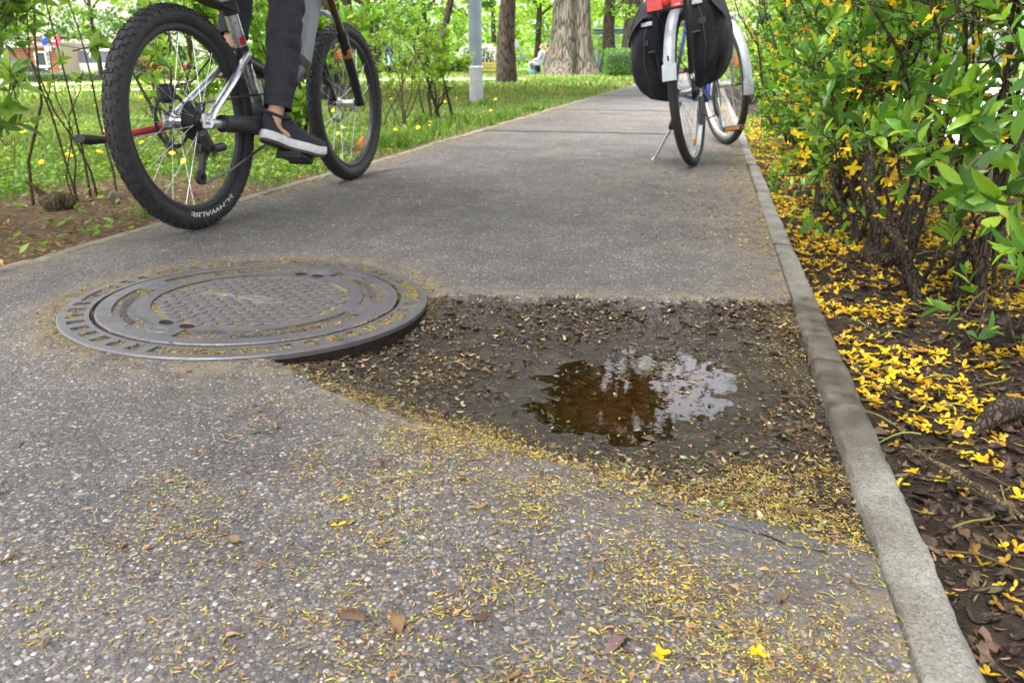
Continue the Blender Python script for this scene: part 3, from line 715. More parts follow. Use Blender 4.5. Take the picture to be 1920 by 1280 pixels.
def arc_text(txt, size, r, a_mid, z, outward=True, depth=.0009):
    """lettering bent round a circle; tops point outward or inward"""
    V, F = text_mesh(txt, size, depth); s_ = 1 if outward else -1; out = []
    for x, y, zz in V:
        rr = r + s_ * y; a = radians(a_mid) - s_ * x / r; out.append((rr * cos(a), rr * sin(a), z + zz))
    return out, F
simple('lid_dust', (.17, .14, .09), .9, 0, .2, 90, .5, .5, .002)
mh_rot = (math.atan(MH_T[1]), -math.atan(MH_T[0]), 0)
fr = thing('manhole_ring', 'round cast iron manhole frame with square pockets set in the path', 'manhole frame', (*MHC, MH_Z), mh_rot)
b = MB()
RI, RA, RB, RO = .343, .353, .387, MHR
pocket = lambda a: not any(lo <= a <= hi for lo, hi in ((-84, -56), (-172, -160), (20, 62), (72, 128)))
p = 0
for k in range(48):
    a0 = -180 + k * 7.5; ap, aq = a0 + 1.8, a0 + 5.7
    sector(b, RI, RA, a0, a0 + 7.5, 0); sector(b, RB, RO - .003, a0, a0 + 7.5, 0); rwall(b, RO - .003, a0, a0 + 7.5, 0, 0.0)
    b.add(arc_pts(RO - .003, a0, a0 + 7.5, 0, 2) + arc_pts(RO, a0, a0 + 7.5, -.003, 2), [(i, 3 + i, 4 + i, i + 1) for i in range(2)])
    if pocket(a0 + 3.7):
        sector(b, RA, RB, a0, ap, 0, 1); sector(b, RA, RB, aq, a0 + 7.5, 0, 1); recess(b, RA, RB, ap, aq, .005, 1)
        sector(b, RA, RA, ap, aq, 0, 1)
    else: recess(b, RA + .004, RB - .004, a0, a0 + 7.5, .003, 3); sector(b, RA, RA + .004, a0, a0 + 7.5, 0, 3); sector(b, RB - .004, RB, a0, a0 + 7.5, 0, 3)
rwall(b, RO, -180, 180, -.012, -.003, 120); rwall(b, RI, -180, 180, -.02, 0, 120)
b.build('ring', 'cast_iron', fr, angle=20)
b = MB(); sector(b, 0.005, RI + .002, -180, 180, -.019, 60); b.build('seat', 'iron_floor', fr)
b = MB(); rwall(b, RO - .0008, -100, 60, -.085, -.011, 90); b.build('skirt', 'iron_rust', fr)
for txt, am, rr, ow in (('I-ITI EN', -70, .374, False), ('EN 124  D400', 41, .366, True), ('D400  I  EN124', 100, .366, True)):
    V, F = arc_text(txt, .017, rr, am, -.0015, ow); b = MB(); b.add(V, F); b.build('lettering', 'cast_iron', fr, smooth=False)

lid = thing('manhole_cover', 'round iron manhole lid with raised round studs and lettering', 'manhole lid', (*MHC, MH_Z + .002), mh_rot)
b = MB(); RS = .222
arcs = ((-176, -109), (-90, -8), (6, 75), (94, 169))
sector(b, .0, RS, -180, 180, -.006, 72); rwall(b, RS, -180, 180, -.006, 0, 72)
sector(b, RS, .252, -180, 180, 0, 120); sector(b, .3, .331, -180, 180, 0, 120)
prev = arcs[-1][1] - 360
for a0, a1 in arcs: sector(b, .252, .3, prev, a0, 0); recess(b, .252, .3, a0, a1, .005); prev = a1
b.add(arc_pts(.331, -180, 180, 0, 120) + arc_pts(.3335, -180, 180, -.0025, 120), [(i, 121 + i, 122 + i, i + 1) for i in range(120)])
rwall(b, .3335, -180, 180, -.018, -.0025, 120)
b.build('plate', 'cast_iron', lid, angle=20)
b = MB(); sector(b, .0, RS - .0005, -180, 180, -.0045, 72); b.build('dust_bed', 'lid_dust', lid)
sb = MB(); sb.lathe([(.0138, -.0065), (.0132, -.0012), (.0118, 0)], 14)
sm = sb.mesh('stud', 'cast_iron', angle=30)
pitch = .0312
for i in range(-9, 10):
    for j in range(-9, 10):
        x = (i + (j % 2) * .5) * pitch; y = j * pitch * .866
        xr = x * cos(.35) - y * sin(.35); yr = x * sin(.35) + y * cos(.35)
        if hypot2 := sqrt(xr * xr + yr * yr):
            if hypot2 > RS - .013 or (abs(xr) < .055 and abs(yr) < .028) or (-.15 < xr < -.05 and abs(yr - .01) < .012): continue
            o = bpy.data.objects.new('stud', sm); o.location = (xr, yr, -.0002 - .0008 * RNG.random()); link(o, lid)
for txt, am in (('A-22117-D-EN124-D400', -142), ('T-DIIEE REGDRE AU', -49), ('EN124 D400 ERBR', 40), ('D400 EN124', 131)):
    V, F = arc_text(txt, .022, .285 if am < 0 else .267, am, -.0028, am > 0, .0018)
    b = MB(); b.add(V, F); b.build('lettering', 'cast_iron', lid, smooth=False)
b = MB()                                                                 # emblem: oval ring with a swung band
for t0, t1, rx, ry in ((0, 360, .05, .022),):
    P = [(rx * cos(radians(t)), ry * sin(radians(t)), -.0045) for t in range(0, 361, 12)]; b.tube(P, .004, 6)
b.tube([(-.13, .012, -.006), (-.08, .012, -.006), (-.03, .004, -.005), (.0, -.004, -.005), (.03, -.006, -.005), (.046, 0, -.005)], [.003, .006, .005, .005, .004, .003], 6)
b.build('emblem', 'cast_iron', lid)
for am in (-100, -4, 84, 176):                                           # flat oval bosses between the text fields
    b = MB(); q = (.276 * cos(radians(am)), .276 * sin(radians(am)))
    R_ = Matrix.Translation((*q, 0)) @ Matrix.Rotation(radians(am + 90), 4, 'Z') @ Matrix.Diagonal((1.7, 1, 1, 1)); b.lathe([(.0165, 0), (.0155, .0012), (.013, .0012), (.0125, 0.0003)], 24, R_); b.build('boss', 'cast_iron', lid)
for am in (-106, -92, 92, 80):                                           # lifting slots with their worn rims
    b = MB(); q = (.236 * cos(radians(am)), .236 * sin(radians(am)))
    R_ = Matrix.Translation((*q, 0)) @ Matrix.Rotation(radians(am + 90), 4, 'Z') @ Matrix.Diagonal((1.35, 1, 1, 1)); b.lathe([(.0128, .0002), (.0118, .0014), (.0105, .0012), (.0098, .0006)], 20, R_); b.build('lifting_slot', 'iron_rust', lid)

# ---------------------------------------------------------------- litter on the path
YEL = [(.42, .33, .03), (.5, .4, .05), (.33, .3, .04), (.48, .4, .12), (.4, .26, .05), (.27, .22, .05), (.2, .15, .05)]
TAN = [(.28, .16, .06), (.2, .11, .04), (.36, .23, .1), (.15, .085, .04), (.27, .15, .08)]
DRK = [(.026, .015, .008), (.045, .026, .011), (.017, .01, .006), (.068, .039, .015), (.1, .06, .024), (.038, .026, .012), (.052, .034, .011)]
def surf_z(x, y):
    z, m, ins, df, de, r = path_near_z(x, y)
    z = np.where(y > 2.3, 0, z)
    on = r < MHR; zz = mh_plane(x, y)
    pock = np.where((r > RA) & (r < RB), -.003, 0) + np.where(r < RS, -.002, np.where((r > .252) & (r < .3), -.002, .001))
    return np.where(on, zz + pock, z), ins, df, de, r
def clumps(n, box, sig, rng):
    c = np.c_[rng.uniform(box[0], box[1], n), rng.uniform(box[2], box[3], n)]; s_ = rng.uniform(*sig, n); return c, s_
rgl = np.random.default_rng(77)
CL, CS = clumps(60, (-.75, .22, .45, 1.0), (.012, .05), rgl)
CL2, CS2 = clumps(14, (-1.3, .2, .4, .8), (.015, .04), rgl)
CL = np.r_[CL, CL2, [(-.04, .77), (.08, .62), (-.33, .60), (-.6, .56), (-.5, .47), (.0, .66)]]; CS = np.r_[CS, CS2, [.04, .03, .035, .04, .03, .025]]
def litter_density(x, y):
    z, ins, df, de, r = surf_z(x, y)
    out = ~ins
    d = .02 + .08 * sstep(-1.4, .2, x) * sstep(2.0, .7, y)
    for c, s_ in zip(CL, CS): d = d + 1.5 * np.exp(-((x - c[0]) ** 2 + (y - c[1]) ** 2) / (2 * s_ * s_))
    d = d * (.1 + .9 * sstep(-.85, -.1, x))
    nz = .35 + .9 * sstep(-.25, .5, fbm(x * 9, y * 9, 90))
    d = d * nz
    d = d + np.where(ins & (de < .12), 5. * np.exp(-df / .028), 0) * sstep(-.95, -.6, x) * (.55 + .45 * nz)    # windrow inside the broken front edge
    d = d + np.where(ins, 2.2 * sstep(-.12, .1, x) * sstep(1.12, .9, y) * nz, 0)
    d = d + np.where(out, .7 * np.exp(-df / .03), 0) * sstep(-.6, -.85, x)
    d = d + .9 * np.exp(-np.maximum(0, PX1 - x) / .05) * sstep(4., 1.2, y) * nz + .55 * sstep(-.15, .2, x) * sstep(1.25, .85, y) * nz
    d = d + np.where(r > MHR, 1.6 * np.exp(-(r - MHR) / .022) * (sstep(-.95, -1.25, x) + sstep(-.72, -.66, x) * sstep(1.5, 1.6, y) + .25), 0)
    gro = ((r > .252) & (r < .3)) | ((r > .334) & (r < .343)) | ((r > .353) & (r < .387)) | (r < RS)
    d = np.where(r < MHR, np.where(gro, 1.3 * nz * np.where(r < RS, .3, np.where(r > .35, 2.2, 1)), .015), d)
    return d
def sample_litter(n, box, rng, dens=litter_density, dmax=3.2):
    out = np.zeros((0, 2))
    while len(out) < n:
        P = np.c_[rng.uniform(box[0], box[1], n * 4), rng.uniform(box[2], box[3], n * 4)]
        k = rng.random(len(P)) * dmax < dens(P[:, 0], P[:, 1]); out = np.r_[out, P[k]]
    return out[:n]
def bits(P, tmpl, sc, cols, rng, lift=.001, tilt=.25, zf=None):
    n = len(P); z = (zf or (lambda a, b_: surf_z(a, b_)[0]))(P[:, 0], P[:, 1])
    a = rng.uniform(0, 2 * pi, n); d = np.c_[np.cos(a), np.sin(a), rng.normal(0, tilt * .5, n)]
    up = nrm(np.c_[rng.normal(0, tilt, (n, 2)), np.ones(n)]); X, Y, Z = basis(d, up)
    pos = np.c_[P, z + lift]
    V, F = spread_mesh(tmpl[0], tmpl[1], pos, X, Y, Z, sc); return V, F, np.repeat(cols, len(tmpl[0]), 0)
def make_litter():
    r = np.random.default_rng(5); parts = []
    P = sample_litter(24000, (PX0, PX1, .42, 2.6), r)
    k = [0, 6600, 13000, 22400, 23600, 24000]
    s_ = r.uniform(.0018, .0048, k[1]); parts.append(bits(P[:k[1]], CRUMB, s_ * 1.0, jit(pick(YEL, k[1], rng=r), k[1], .3, rng=r), r, .0012))
    n = k[2] - k[1]; parts.append(bits(P[k[1]:k[2]], SCALE_BIT, r.uniform(.006, .012, n), jit(pick(TAN, n, rng=r), n, .3, rng=r), r, .0014))
    n = k[3] - k[2]; parts.append(bits(P[k[2]:k[3]], SCALE_BIT, r.uniform(.004, .009, n), jit(pick(YEL, n, rng=r), n, .3, rng=r), r, .0016))
    n = k[4] - k[3]; parts.append(bits(P[k[3]:k[4]], STEM_BIT, np.c_[r.uniform(.012, .024, n), r.uniform(.012, .024, n), r.uniform(.012, .02, n)], jit(pick([(.3, .36, .06), (.4, .38, .08), (.26, .2, .06)], n, rng=r), n, .3, rng=r), r, .0005))
    n = k[5] - k[4]; parts.append(bits(P[k[4]:], CRUMPLED[1], r.uniform(.009, .015, n), jit(pick(TAN, n, rng=r), n, .4, rng=r), r, .002))
    # further along the path, gathered at both edges
    def far(x, y): return .06 * (1 + fbm(x * 3, y * 3, 4)) + np.exp(-(PX1 - x) / .10) * .9 * sstep(9, 4, y) + np.exp(-(x - PX0) / .06) * .9 + .2 * np.exp(-((x + .0) ** 2 / .12 + (y - 3.2) ** 2 / 1.))
    P = sample_litter(5200, (PX0, PX1, 2.3, 10), r, far, 1.0); n = len(P); h = n // 2
    parts.append(bits(P[:h], SCALE_BIT, r.uniform(.012, .026, h), jit(pick(YEL, h, rng=r), h, .3, rng=r), r, .002))
    parts.append(bits(P[h:], SCALE_BIT, r.uniform(.012, .026, n - h), jit(pick(TAN, n - h, rng=r), n - h, .3, rng=r), r, .002))
    V, F, C = cat_meshes(parts); tag(np_obj('blossom_litter', V, F, 'litter', cols=C), 'yellow tree blossom and bud scales littering the asphalt', kind='stuff')
    # rotting leaf mush in the pothole
    def pot(x, y):
        z, m, ins, df, de, rr = path_near_z(x, y)
        return np.where(ins & (rr > MHR + .003), np.where(z > WATER_Z + .0005, (.3 + .7 * sstep(-.3, .3, fbm(x * 9, y * 9, 33))) * (.12 + .88 * sstep(.03, .2, seg_dist(np.c_[x, y], np.r_[PUD, PUD[:1]]))), .1), 0)
    P = sample_litter(14900, (-.85, .24, .8, 1.85), r, pot, 1.0); parts = []; P2 = P[9900:]; n = 2500
    parts.append(bits(P2[:n], SCALE_BIT, r.uniform(.004, .010, n), jit(pick(DRK, n, rng=r), n, .4, rng=r), r, .001, .25)); m2 = len(P2) - n
    parts.append(bits(P2[n:], FLAT_BIT, r.uniform(.004, .009, m2), jit(pick(DRK, m2, rng=r), m2, .4, rng=r), r, .001, .25))
    cut = [0, 3600, 5800, 7000, 8100, 8600, 9000]
    n = 2400; parts.append(bits(P[:2400], SCALE_BIT, r.uniform(.006, .013, n), jit(pick(DRK, n, rng=r), n, .4, rng=r), r, .0015, .35))
    n = 1300; parts.append(bits(P[3600:4900], FLAT_BIT, r.uniform(.007, .014, n) * np.where(r.random(n) < .1, 1.7, 1), jit(pick(DRK, n, rng=r), n, .4, rng=r), r, .0015, .22))
    n = 1200; parts.append(bits(P[5800:7000], STEM_BIT, r.uniform(.012, .03, n), jit(pick(DRK, n, rng=r), n, .4, rng=r), r, .001, .2))
    for q in range(6): n = 70; parts.append(bits(P[9000 + q * 130:9070 + q * 130], CRUMPLED[q], np.c_[(sq := r.uniform(.014, .03, n)), sq, sq * .5], jit(pick(DRK, n, rng=r), n, .4, rng=r), r, .001, .1))
    n = 100; parts.append(bits(P[9800:9900], DEAD_LEAF, r.uniform(.014, .03, n), jit(pick(DRK, n, rng=r), n, .4, rng=r), r, .003, .14))
    n = 1100; parts.append(bits(P[7000:8100], SCALE_BIT, r.uniform(.006, .011, n), jit(pick(TAN + DRK, n, rng=r), n, .4, rng=r), r, .003, .35))
    n = 500; parts.append(bits(P[8100:8600], CRUMB, r.uniform(.002, .005, n), jit(pick(YEL, n, rng=r), n, .3, rng=r), r, .003))
    n = 400; parts.append(bits(P[8600:9000], DEAD_LEAF, r.uniform(.008, .017, n), jit(pick([(.2, .17, .09), (.25, .18, .1), (.13, .15, .07), (.3, .2, .11)], n, rng=r), n, .3, rng=r), r, .004, .35))
    n = 40; P = np.c_[r.uniform(-.22, .06, n), r.uniform(1.14, 1.47, n)]; P = P[path_near_z(P[:, 0], P[:, 1])[0] < WATER_Z - .003]; n = len(P)      # bits afloat on the puddle
    parts.append(bits(P, FLAT_BIT, r.uniform(.005, .013, n), jit(pick(DRK + YEL[:2] + TAN[:2], n, rng=r), n, .3, rng=r), r, .0012, .05, lambda a, b_: np.full(len(a), WATER_Z)))
    V, F, C = cat_meshes(parts); tag(np_obj('leaf_mush', V, F, 'wet_litter', cols=C), 'wet rotting leaf litter covering the pothole floor', kind='stuff')
make_litter()

# single fallen leaves and blossoms that can be told apart on the path
def one_mesh(tmpl, mat, col, name):
    return np_mesh(name, tmpl[0], tmpl[1], mat, cols=np.tile(col, (len(tmpl[0]), 1)), smooth=True)
def put(name, me, x, y, sc, label, cat, group=None, rot=0., z=None, tilt=0., squash=1.):
    o = bpy.data.objects.new(name, me); zz = float(surf_z(np.array([x]), np.array([y]))[0][0]) if z is None else z
    o.location = (x, y, zz + .002); o.rotation_euler = (tilt, tilt * .5, rot); o.scale = (sc * squash, sc, sc); link(o); return tag(o, label, cat, group)
FB = one_mesh(WILTED[0], 'petal', (.78, .5, .012), 'blossom_mesh'); FB2 = one_mesh(WILTED[4], 'petal', (.78, .46, .01), 'blossom_mesh')
DL = one_mesh(CRUMPLED[0], 'litter', (.16, .1, .045), 'dead_leaf_mesh'); DL2 = one_mesh(CRUMPLED[3], 'litter', (.09, .05, .03), 'dead_leaf_mesh'); DL3 = one_mesh(CRUMPLED[4], 'litter', (.22, .13, .05), 'dead_leaf_mesh'); PURPLE = one_mesh(CRUMPLED[1], 'litter', (.17, .1, .1), 'dead_leaf_mesh'); GRN = one_mesh(LEAF, 'leaf', (.05, .14, .05), 'leaf_mesh')
put('fallen_blossom', FB, -.396, .701, .014, 'single bright yellow four-petalled blossom lying on open asphalt in front', 'blossom', rot=.4)
put('fallen_blossom', FB, -.415, .755, .0105, 'small yellow blossom just behind the single bright one on the asphalt', 'blossom', rot=1.2)
put('fallen_blossom', FB2, -.0, .58, .013, 'limp yellow blossom lying beside a purplish dead leaf', 'blossom', rot=2.)
put('fallen_blossom', FB2, .09, .605, .012, 'crumpled orange-yellow blossom on the asphalt nearer the kerb than the purplish leaf', 'blossom', rot=.9)
put('fallen_blossom', FB2, -.158, .925, .011, 'yellow blossom standing on a white bit at the front rim of the pothole', 'blossom', rot=.2, tilt=.3)
put('fallen_blossom', FB, -.075, .905, .010, 'yellow blossom on the wet rim in front of the puddle', 'blossom', rot=1.9, tilt=.3)
put('fallen_blossom', FB, -.205, .955, .010, 'pale yellow blossom on the leaf litter left of the white bit', 'blossom', rot=.7, tilt=.2)
put('fallen_blossom', FB2, .205, 1.02, .012, 'yellow blossom on the mud close to the kerb, below the puddle', 'blossom', rot=2.7, tilt=.2)
b = MB(); b.box((0, 0, .004), (.008, .003, .009), bev=.001); o = b.build('paper_scrap', 'wood_plank', loc=(-.157, .915, float(surf_z(np.array([-.157]), np.array([.915]))[0][0]))); tag(o, 'tiny white scrap under a yellow blossom at the pothole rim', 'scrap')
put('dead_leaf', PURPLE, -.042, .582, .035, 'purplish brown curled dead leaf on the asphalt', 'leaf', rot=2.3)
put('dead_leaf', DL2, -.31, .56, .038, 'dark brown crumpled leaf lying in the front middle of the path', 'leaf', rot=1.2)
put('dead_leaf', DL, -.26, .557, .03, 'tan crumpled leaf touching the dark brown one in front', 'leaf', rot=.5)
leaf_spots = [(-.62, .60), (-.57, .79), (-.73, .55), (-.86, .66), (-.41, .86), (-.67, .82), (-.11, .62), (-.18, .59), (.03, .66), (.12, .69), (.14, .6), (-.08, .68), (-.5, .64), (-.94, .77), (-.24, .78), (.05, .52), (-.36, .94), (-.61, .92), (-.13, .52), (.17, .52)]
for i, (x, y) in enumerate(leaf_spots):
    put('dead_leaf', (DL, DL2, DL3)[i % 3], x, y, .018 + .012 * ((i * 7) % 5) / 5, 'small curled brown dead leaf scattered on the asphalt foreground', 'leaf', 'curled dead leaves on the asphalt', rot=i * 1.7, squash=.7)
put('green_leaf', GRN, -.30, .69, .018, 'small dark green leaf on the asphalt right of the bright yellow blossom', 'leaf', rot=1.5)
put('green_leaf', GRN, -.33, .86, .022, 'pale green leaf flat on the asphalt below the pothole edge', 'leaf', rot=.9)
put('green_leaf', GRN, -.62, .9, .022, 'green leaf flat on the asphalt below the manhole', 'leaf', rot=2.1)
# stones standing proud of the worn asphalt close to the camera
def pebbles():
    r = np.random.default_rng(8); n = 2600; P = np.c_[r.uniform(-1.3, .22, n * 3), .42 + .75 * r.random(n * 3) ** 1.4]
    z, ins, df, de, rr = surf_z(P[:, 0], P[:, 1]); P = P[(~ins) & (rr > MHR + .01)][:n]; n = len(P)
    cols = jit(pick([(.28, .26, .24), (.22, .2, .18), (.17, .16, .16), (.34, .32, .3), (.22, .175, .14), (.14, .13, .135), (.22, .2, .18)], n, rng=r), n, .2, .04, rng=r)
    s_ = r.uniform(.0028, .0058, n); st = np.c_[s_ * r.uniform(.8, 1.5, n), s_, s_ * .3]
    a = bits(P, PEB, st, cols, r, -.0002, .1); tag(np_obj('pebbles', a[0], a[1], 'litter', cols=a[2]), 'pale pebbles of the worn asphalt surface', kind='stuff')
_b = MB(); _b.ellipsoid((0, 0, 0), (.5, .5, .5), 7, 5); PEB = (np.array(_b.v), tri(_b.f))
pebbles()
# ---------------------------------------------------------------- bicycles
RX = Matrix.Rotation(pi / 2, 4, 'Y')                 # lathe axis along x
def wheel(parent, name, c, R, tr, rim_w, rim_mat, tyre_mat='rubber', knobs=False, nsp=32, hub_mat='silver', hub_w=.05, steer=0., rim_d=.02, spoke_mat='silver', spin=0.):
    h = holder(name, parent, c, (0, 0, steer))
    Rc = R - tr
    b = MB(); b.torus(Rc, tr, 72, 14, RX, tr); b.build('tyre', tyre_mat, h)
    if knobs:
        b = MB(); nk = 60
        for i in range(nk):
            for row, (ax, off) in enumerate(((0.62, 0), (-0.62, 0), (.2, .5), (-.2, .5), (1.02, .5), (-1.02, .5))):
                a = 2 * pi * (i + off) / nk; rr = Rc + (tr - .001) * cos(ax * 1.05); x = (tr - .001) * sin(ax * 1.05)
                nv = Vector((sin(ax * 1.05), cos(ax * 1.05) * cos(a), cos(ax * 1.05) * sin(a))); tv = Vector((0, -sin(a), cos(a))); bv = nv.cross(tv)
                Rm = Matrix((tv, bv, nv)).transposed(); b.box((x, rr * cos(a), rr * sin(a)), (.015, .012 if row < 2 else .010, .0085), Rm)
        o = b.build('tread', tyre_mat, h, smooth=False); o['kind'] = 'stuff'
    Ri = R - 2 * tr + .006
    b = MB(); b.lathe([(Ri + .002, -rim_w / 2), (Ri + .002, rim_w / 2), (Ri - rim_d * .6, rim_w / 2), (Ri - rim_d, rim_w * .25), (Ri - rim_d, -rim_w * .25), (Ri - rim_d * .6, -rim_w / 2)], 72, RX, True); b.build('rim', rim_mat, h, angle=30)
    b = MB(); b.lathe([(.008, -hub_w - .012), (.012, -hub_w - .01), (.014, -hub_w), (.026, -hub_w + .006), (.026, -hub_w + .01), (.016, -hub_w + .02), (.016, hub_w - .02), (.026, hub_w - .01), (.026, hub_w - .006), (.014, hub_w), (.012, hub_w + .01), (.008, hub_w + .012)], 20, RX); b.build('hub', hub_mat, h)
    b = MB()
    for i in range(nsp):
        s_ = 1 if i % 2 else -1; a = 2 * pi * i / nsp + spin; a2 = a + (.42 if (i // 2) % 2 else -.42)
        b.tube([(s_ * (hub_w - .008), .024 * cos(a2), .024 * sin(a2)), (s_ * .004, (Ri - rim_d + .002) * cos(a), (Ri - rim_d + .002) * sin(a))], .00095, 4, False)
    o = b.build('spokes', spoke_mat, h); o['kind'] = 'stuff'
    return h
def disc_brake(h, x, r=.09, mat='steel_dark'):
    b = MB(); b.lathe([(r, x - .001), (r, x + .001), (r - .014, x + .001), (r - .014, x - .001)], 48, RX, True)
    for k in range(6): a = k * pi / 3; b.tube([(x, .02 * cos(a), .02 * sin(a)), (x, (r - .01) * cos(a + .4), (r - .01) * sin(a + .4))], .003, 5)
    b.build('brake_disc', mat, h)
def spoke_reflector(h, y, z, mat='orange_reflector', L=.075, W=.036, x=.012):
    a = atan2(z, y); b = MB(); Rm = Matrix.Rotation(a, 3, 'X'); b.box((x, y, z), (.014, W, L), Rm, .004); b.build('reflector', mat, h)

mtb = thing('mountain_bike', 'silver and black electric mountain bike ridden along the left edge of the path', 'bicycle', (-1.65, 2.21, 0))
def sidewall_text(h, txt, size, R, ang, x, mat='white_print', stretch=1.):
    V, F = text_mesh(txt, size, .0003); out = []
    for tx, ty, tz in V:
        rr = R + ty; a = ang - tx / R * stretch      # reading order seen from the right side
        out.append((x - ty * .12 + tz, rr * cos(a), rr * sin(a)))
    b = MB(); b.add(out, F); b.build('lettering', mat, h, smooth=False)
rw = wheel(mtb, 'rear_wheel', (0, 0, .35), .35, .030, .03, 'black_plastic', knobs=True, hub_w=.055, hub_mat='chrome', rim_d=.024, spin=.3)
sidewall_text(rw, 'SCHWALBE', .027, .2945, radians(-84), .0292, stretch=1.75)
disc_brake(rw, -.058)
b = MB()
for k in range(9): r_ = .026 + .0045 * k; b.lathe([(r_ + .002, .056 - k * .0042), (r_ + .002, .0545 - k * .0042), (.012, .0545 - k * .0042), (.012, .056 - k * .0042)], 30, RX, True)
b.build('cassette', 'steel_dark', rw)
fw_ = wheel(mtb, 'front_wheel', (0, 1.175, .35), .35, .030, .03, 'black_plastic', knobs=True, hub_w=.05, rim_d=.024, spin=.1)
disc_brake(fw_, -.055)
spoke_reflector(fw_, -.062, .215); spoke_reflector(fw_, .095, -.19)
RH, FH, BB = (0, 0, .35), (0, 1.175, .35), (0, .45, .34)
MB().tube([(0, .415, .39), (0, .355, .575)], .0225, 14).build('seat_tube', 'silver', mtb)
o = MB().tube([(0, .372, .525), (0, .352, .585)], .0265, 14).build('seat_clamp', 'black_plastic', mtb)
o = MB().tube([(0, .355, .58), (0, .30, .735), (0, .23, .95)], .0235, 14).build('seat_post', 'silver', mtb)
b = MB(); b.tube([(.0, .352, .592), (0, .343, .618)], .0245, 14); b.build('red_mark', 'red_paint', o)
MB().tube([(0, .317, .69), (0, .30, .735)], .031, 14).build('mudguard_clamp', 'black_plastic', mtb)
b = MB(); P = bez((0, .30, .715), (0, .08, .745), (0, -.26, .90), 10)
for i in range(9):
    a_, c_ = P[i], P[i + 1]; wa, wc = .03 + .02 * min(i / 5, 1), .03 + .02 * min((i + 1) / 5, 1)
    b.add([(-wa, a_.y, a_.z - .012), (0, a_.y, a_.z), (wa, a_.y, a_.z - .012), (-wc, c_.y, c_.z - .012), (0, c_.y, c_.z), (wc, c_.y, c_.z - .012), (-wa, a_.y, a_.z - .018), (0, a_.y, a_.z - .007), (wa, a_.y, a_.z - .018), (-wc, c_.y, c_.z - .018), (0, c_.y, c_.z - .007), (wc, c_.y, c_.z - .018)],
          [(0, 1, 4, 3), (1, 2, 5, 4), (6, 9, 10, 7), (7, 10, 11, 8), (0, 3, 9, 6), (2, 8, 11, 5)])
b.build('mudguard', 'black_plastic', mtb)
for s_ in (1, -1):
    MB().tube([(s_ * .072, .012, .352), (s_ * .066, .06, .385), (s_ * .05, .2, .465), (s_ * .035, .33, .548), (s_ * .02, .365, .56)], [.016, .0145, .0145, .0155, .014], 10, squash=.75).build('seatstay', 'silver', mtb)
    MB().tube([(s_ * .075, .0, .345), (s_ * .074, .05, .338), (s_ * .062, .3, .316), (s_ * .035, .42, .318)], [.02, .015, .016, .017], 10).build('chainstay', 'silver', mtb)
    b = MB(); b.box((s_ * .074, 0, .35), (.012, .055, .05), None, .006); b.tube([(s_ * .074 - .012, 0, .35), (s_ * .074 + .014, 0, .35)], .011, 12); b.build('dropout', 'silver', mtb)
    MB().tube([(s_ * .052, .375, .47), (s_ * .05, .40, .33)], .009, 8).build('rocker_link', 'silver', mtb)
MB().tube([(.075, .075, .337), (.066, .33, .313)], .029, 14).build('chainstay_guard', 'black_plastic', mtb)
b = MB(); b.lathe([(.055, -.075), (.075, -.06), (.078, .05), (.06, .068)], 24, Matrix.Translation(BB) @ RX); b.build('motor', 'black_plastic', mtb)
MB().tube([(0, .46, .34), (0, .74, .50)], [.04, .036], 12).build('down_tube', 'black_paint', mtb)
b = MB(); th = math.atan2(.25, .14); mid = Vector((0, .845, .70)); Rm = Matrix.Rotation(th - pi / 2, 3, 'X'); b.box(mid, (.082, .105, .40), Rm, .018); o = b.build('battery', 'battery_grey', mtb)
MB().tube([(0, .28, .79), (0, .6, .87), (0, .86, .93)], [.02, .022, .028], 12).build('top_tube', 'black_paint', mtb)
MB().tube([(0, .92, .83), (0, .855, .985)], [.03, .027], 14).build('head_tube', 'black_paint', mtb)
b = MB(); b.tube([(0, .345, .545), (0, .47, .50), (0, .58, .47)], [.012, .026, .014], 12); b.build('rear_shock', 'black_plastic', mtb)
for s_ in (1, -1):
    x = .068 * s_
    MB().tube([(x, .90, .855), (x, 1.035, .64)], .0165, 14).build('stanchion', 'bronze', mtb)
    o = MB().tube([(x, 1.03, .652), (x, 1.045, .62), (x, 1.13, .44), (x, 1.165, .365), (x, 1.175, .345)], [.0235, .0225, .0225, .02, .022], 14).build('fork_leg', 'black_paint', mtb)
    b = MB(); b.tube([(x, 1.062, .587), (x, 1.078, .552)], .0235, 14); b.build('logo_band', 'copper', o)
b = MB(); b.tube([(-.1, .905, .85), (.1, .905, .85)], .03, 12); b.build('fork_crown', 'silver', mtb)
b = MB(); b.tube([(-.07, 1.02, .66), (-.06, .985, .71), (-.02, .975, .728), (.02, .975, .728), (.06, .985, .71), (.07, 1.02, .66)], .012, 8); b.build('fork_brace', 'silver_paint', mtb)
b = MB(); b.box((-.07, 1.12, .40), (.03, .06, .07), None, .01); b.build('brake_caliper', 'black_plastic', mtb)
b = MB(); b.box((-.066, .0, .435), (.035, .075, .06), None, .012); b.tube([(-.066, .02, .45), (-.05, .12, .47), (-.03, .3, .60)], .0035, 6); b.build('brake_caliper', 'black_plastic', mtb)
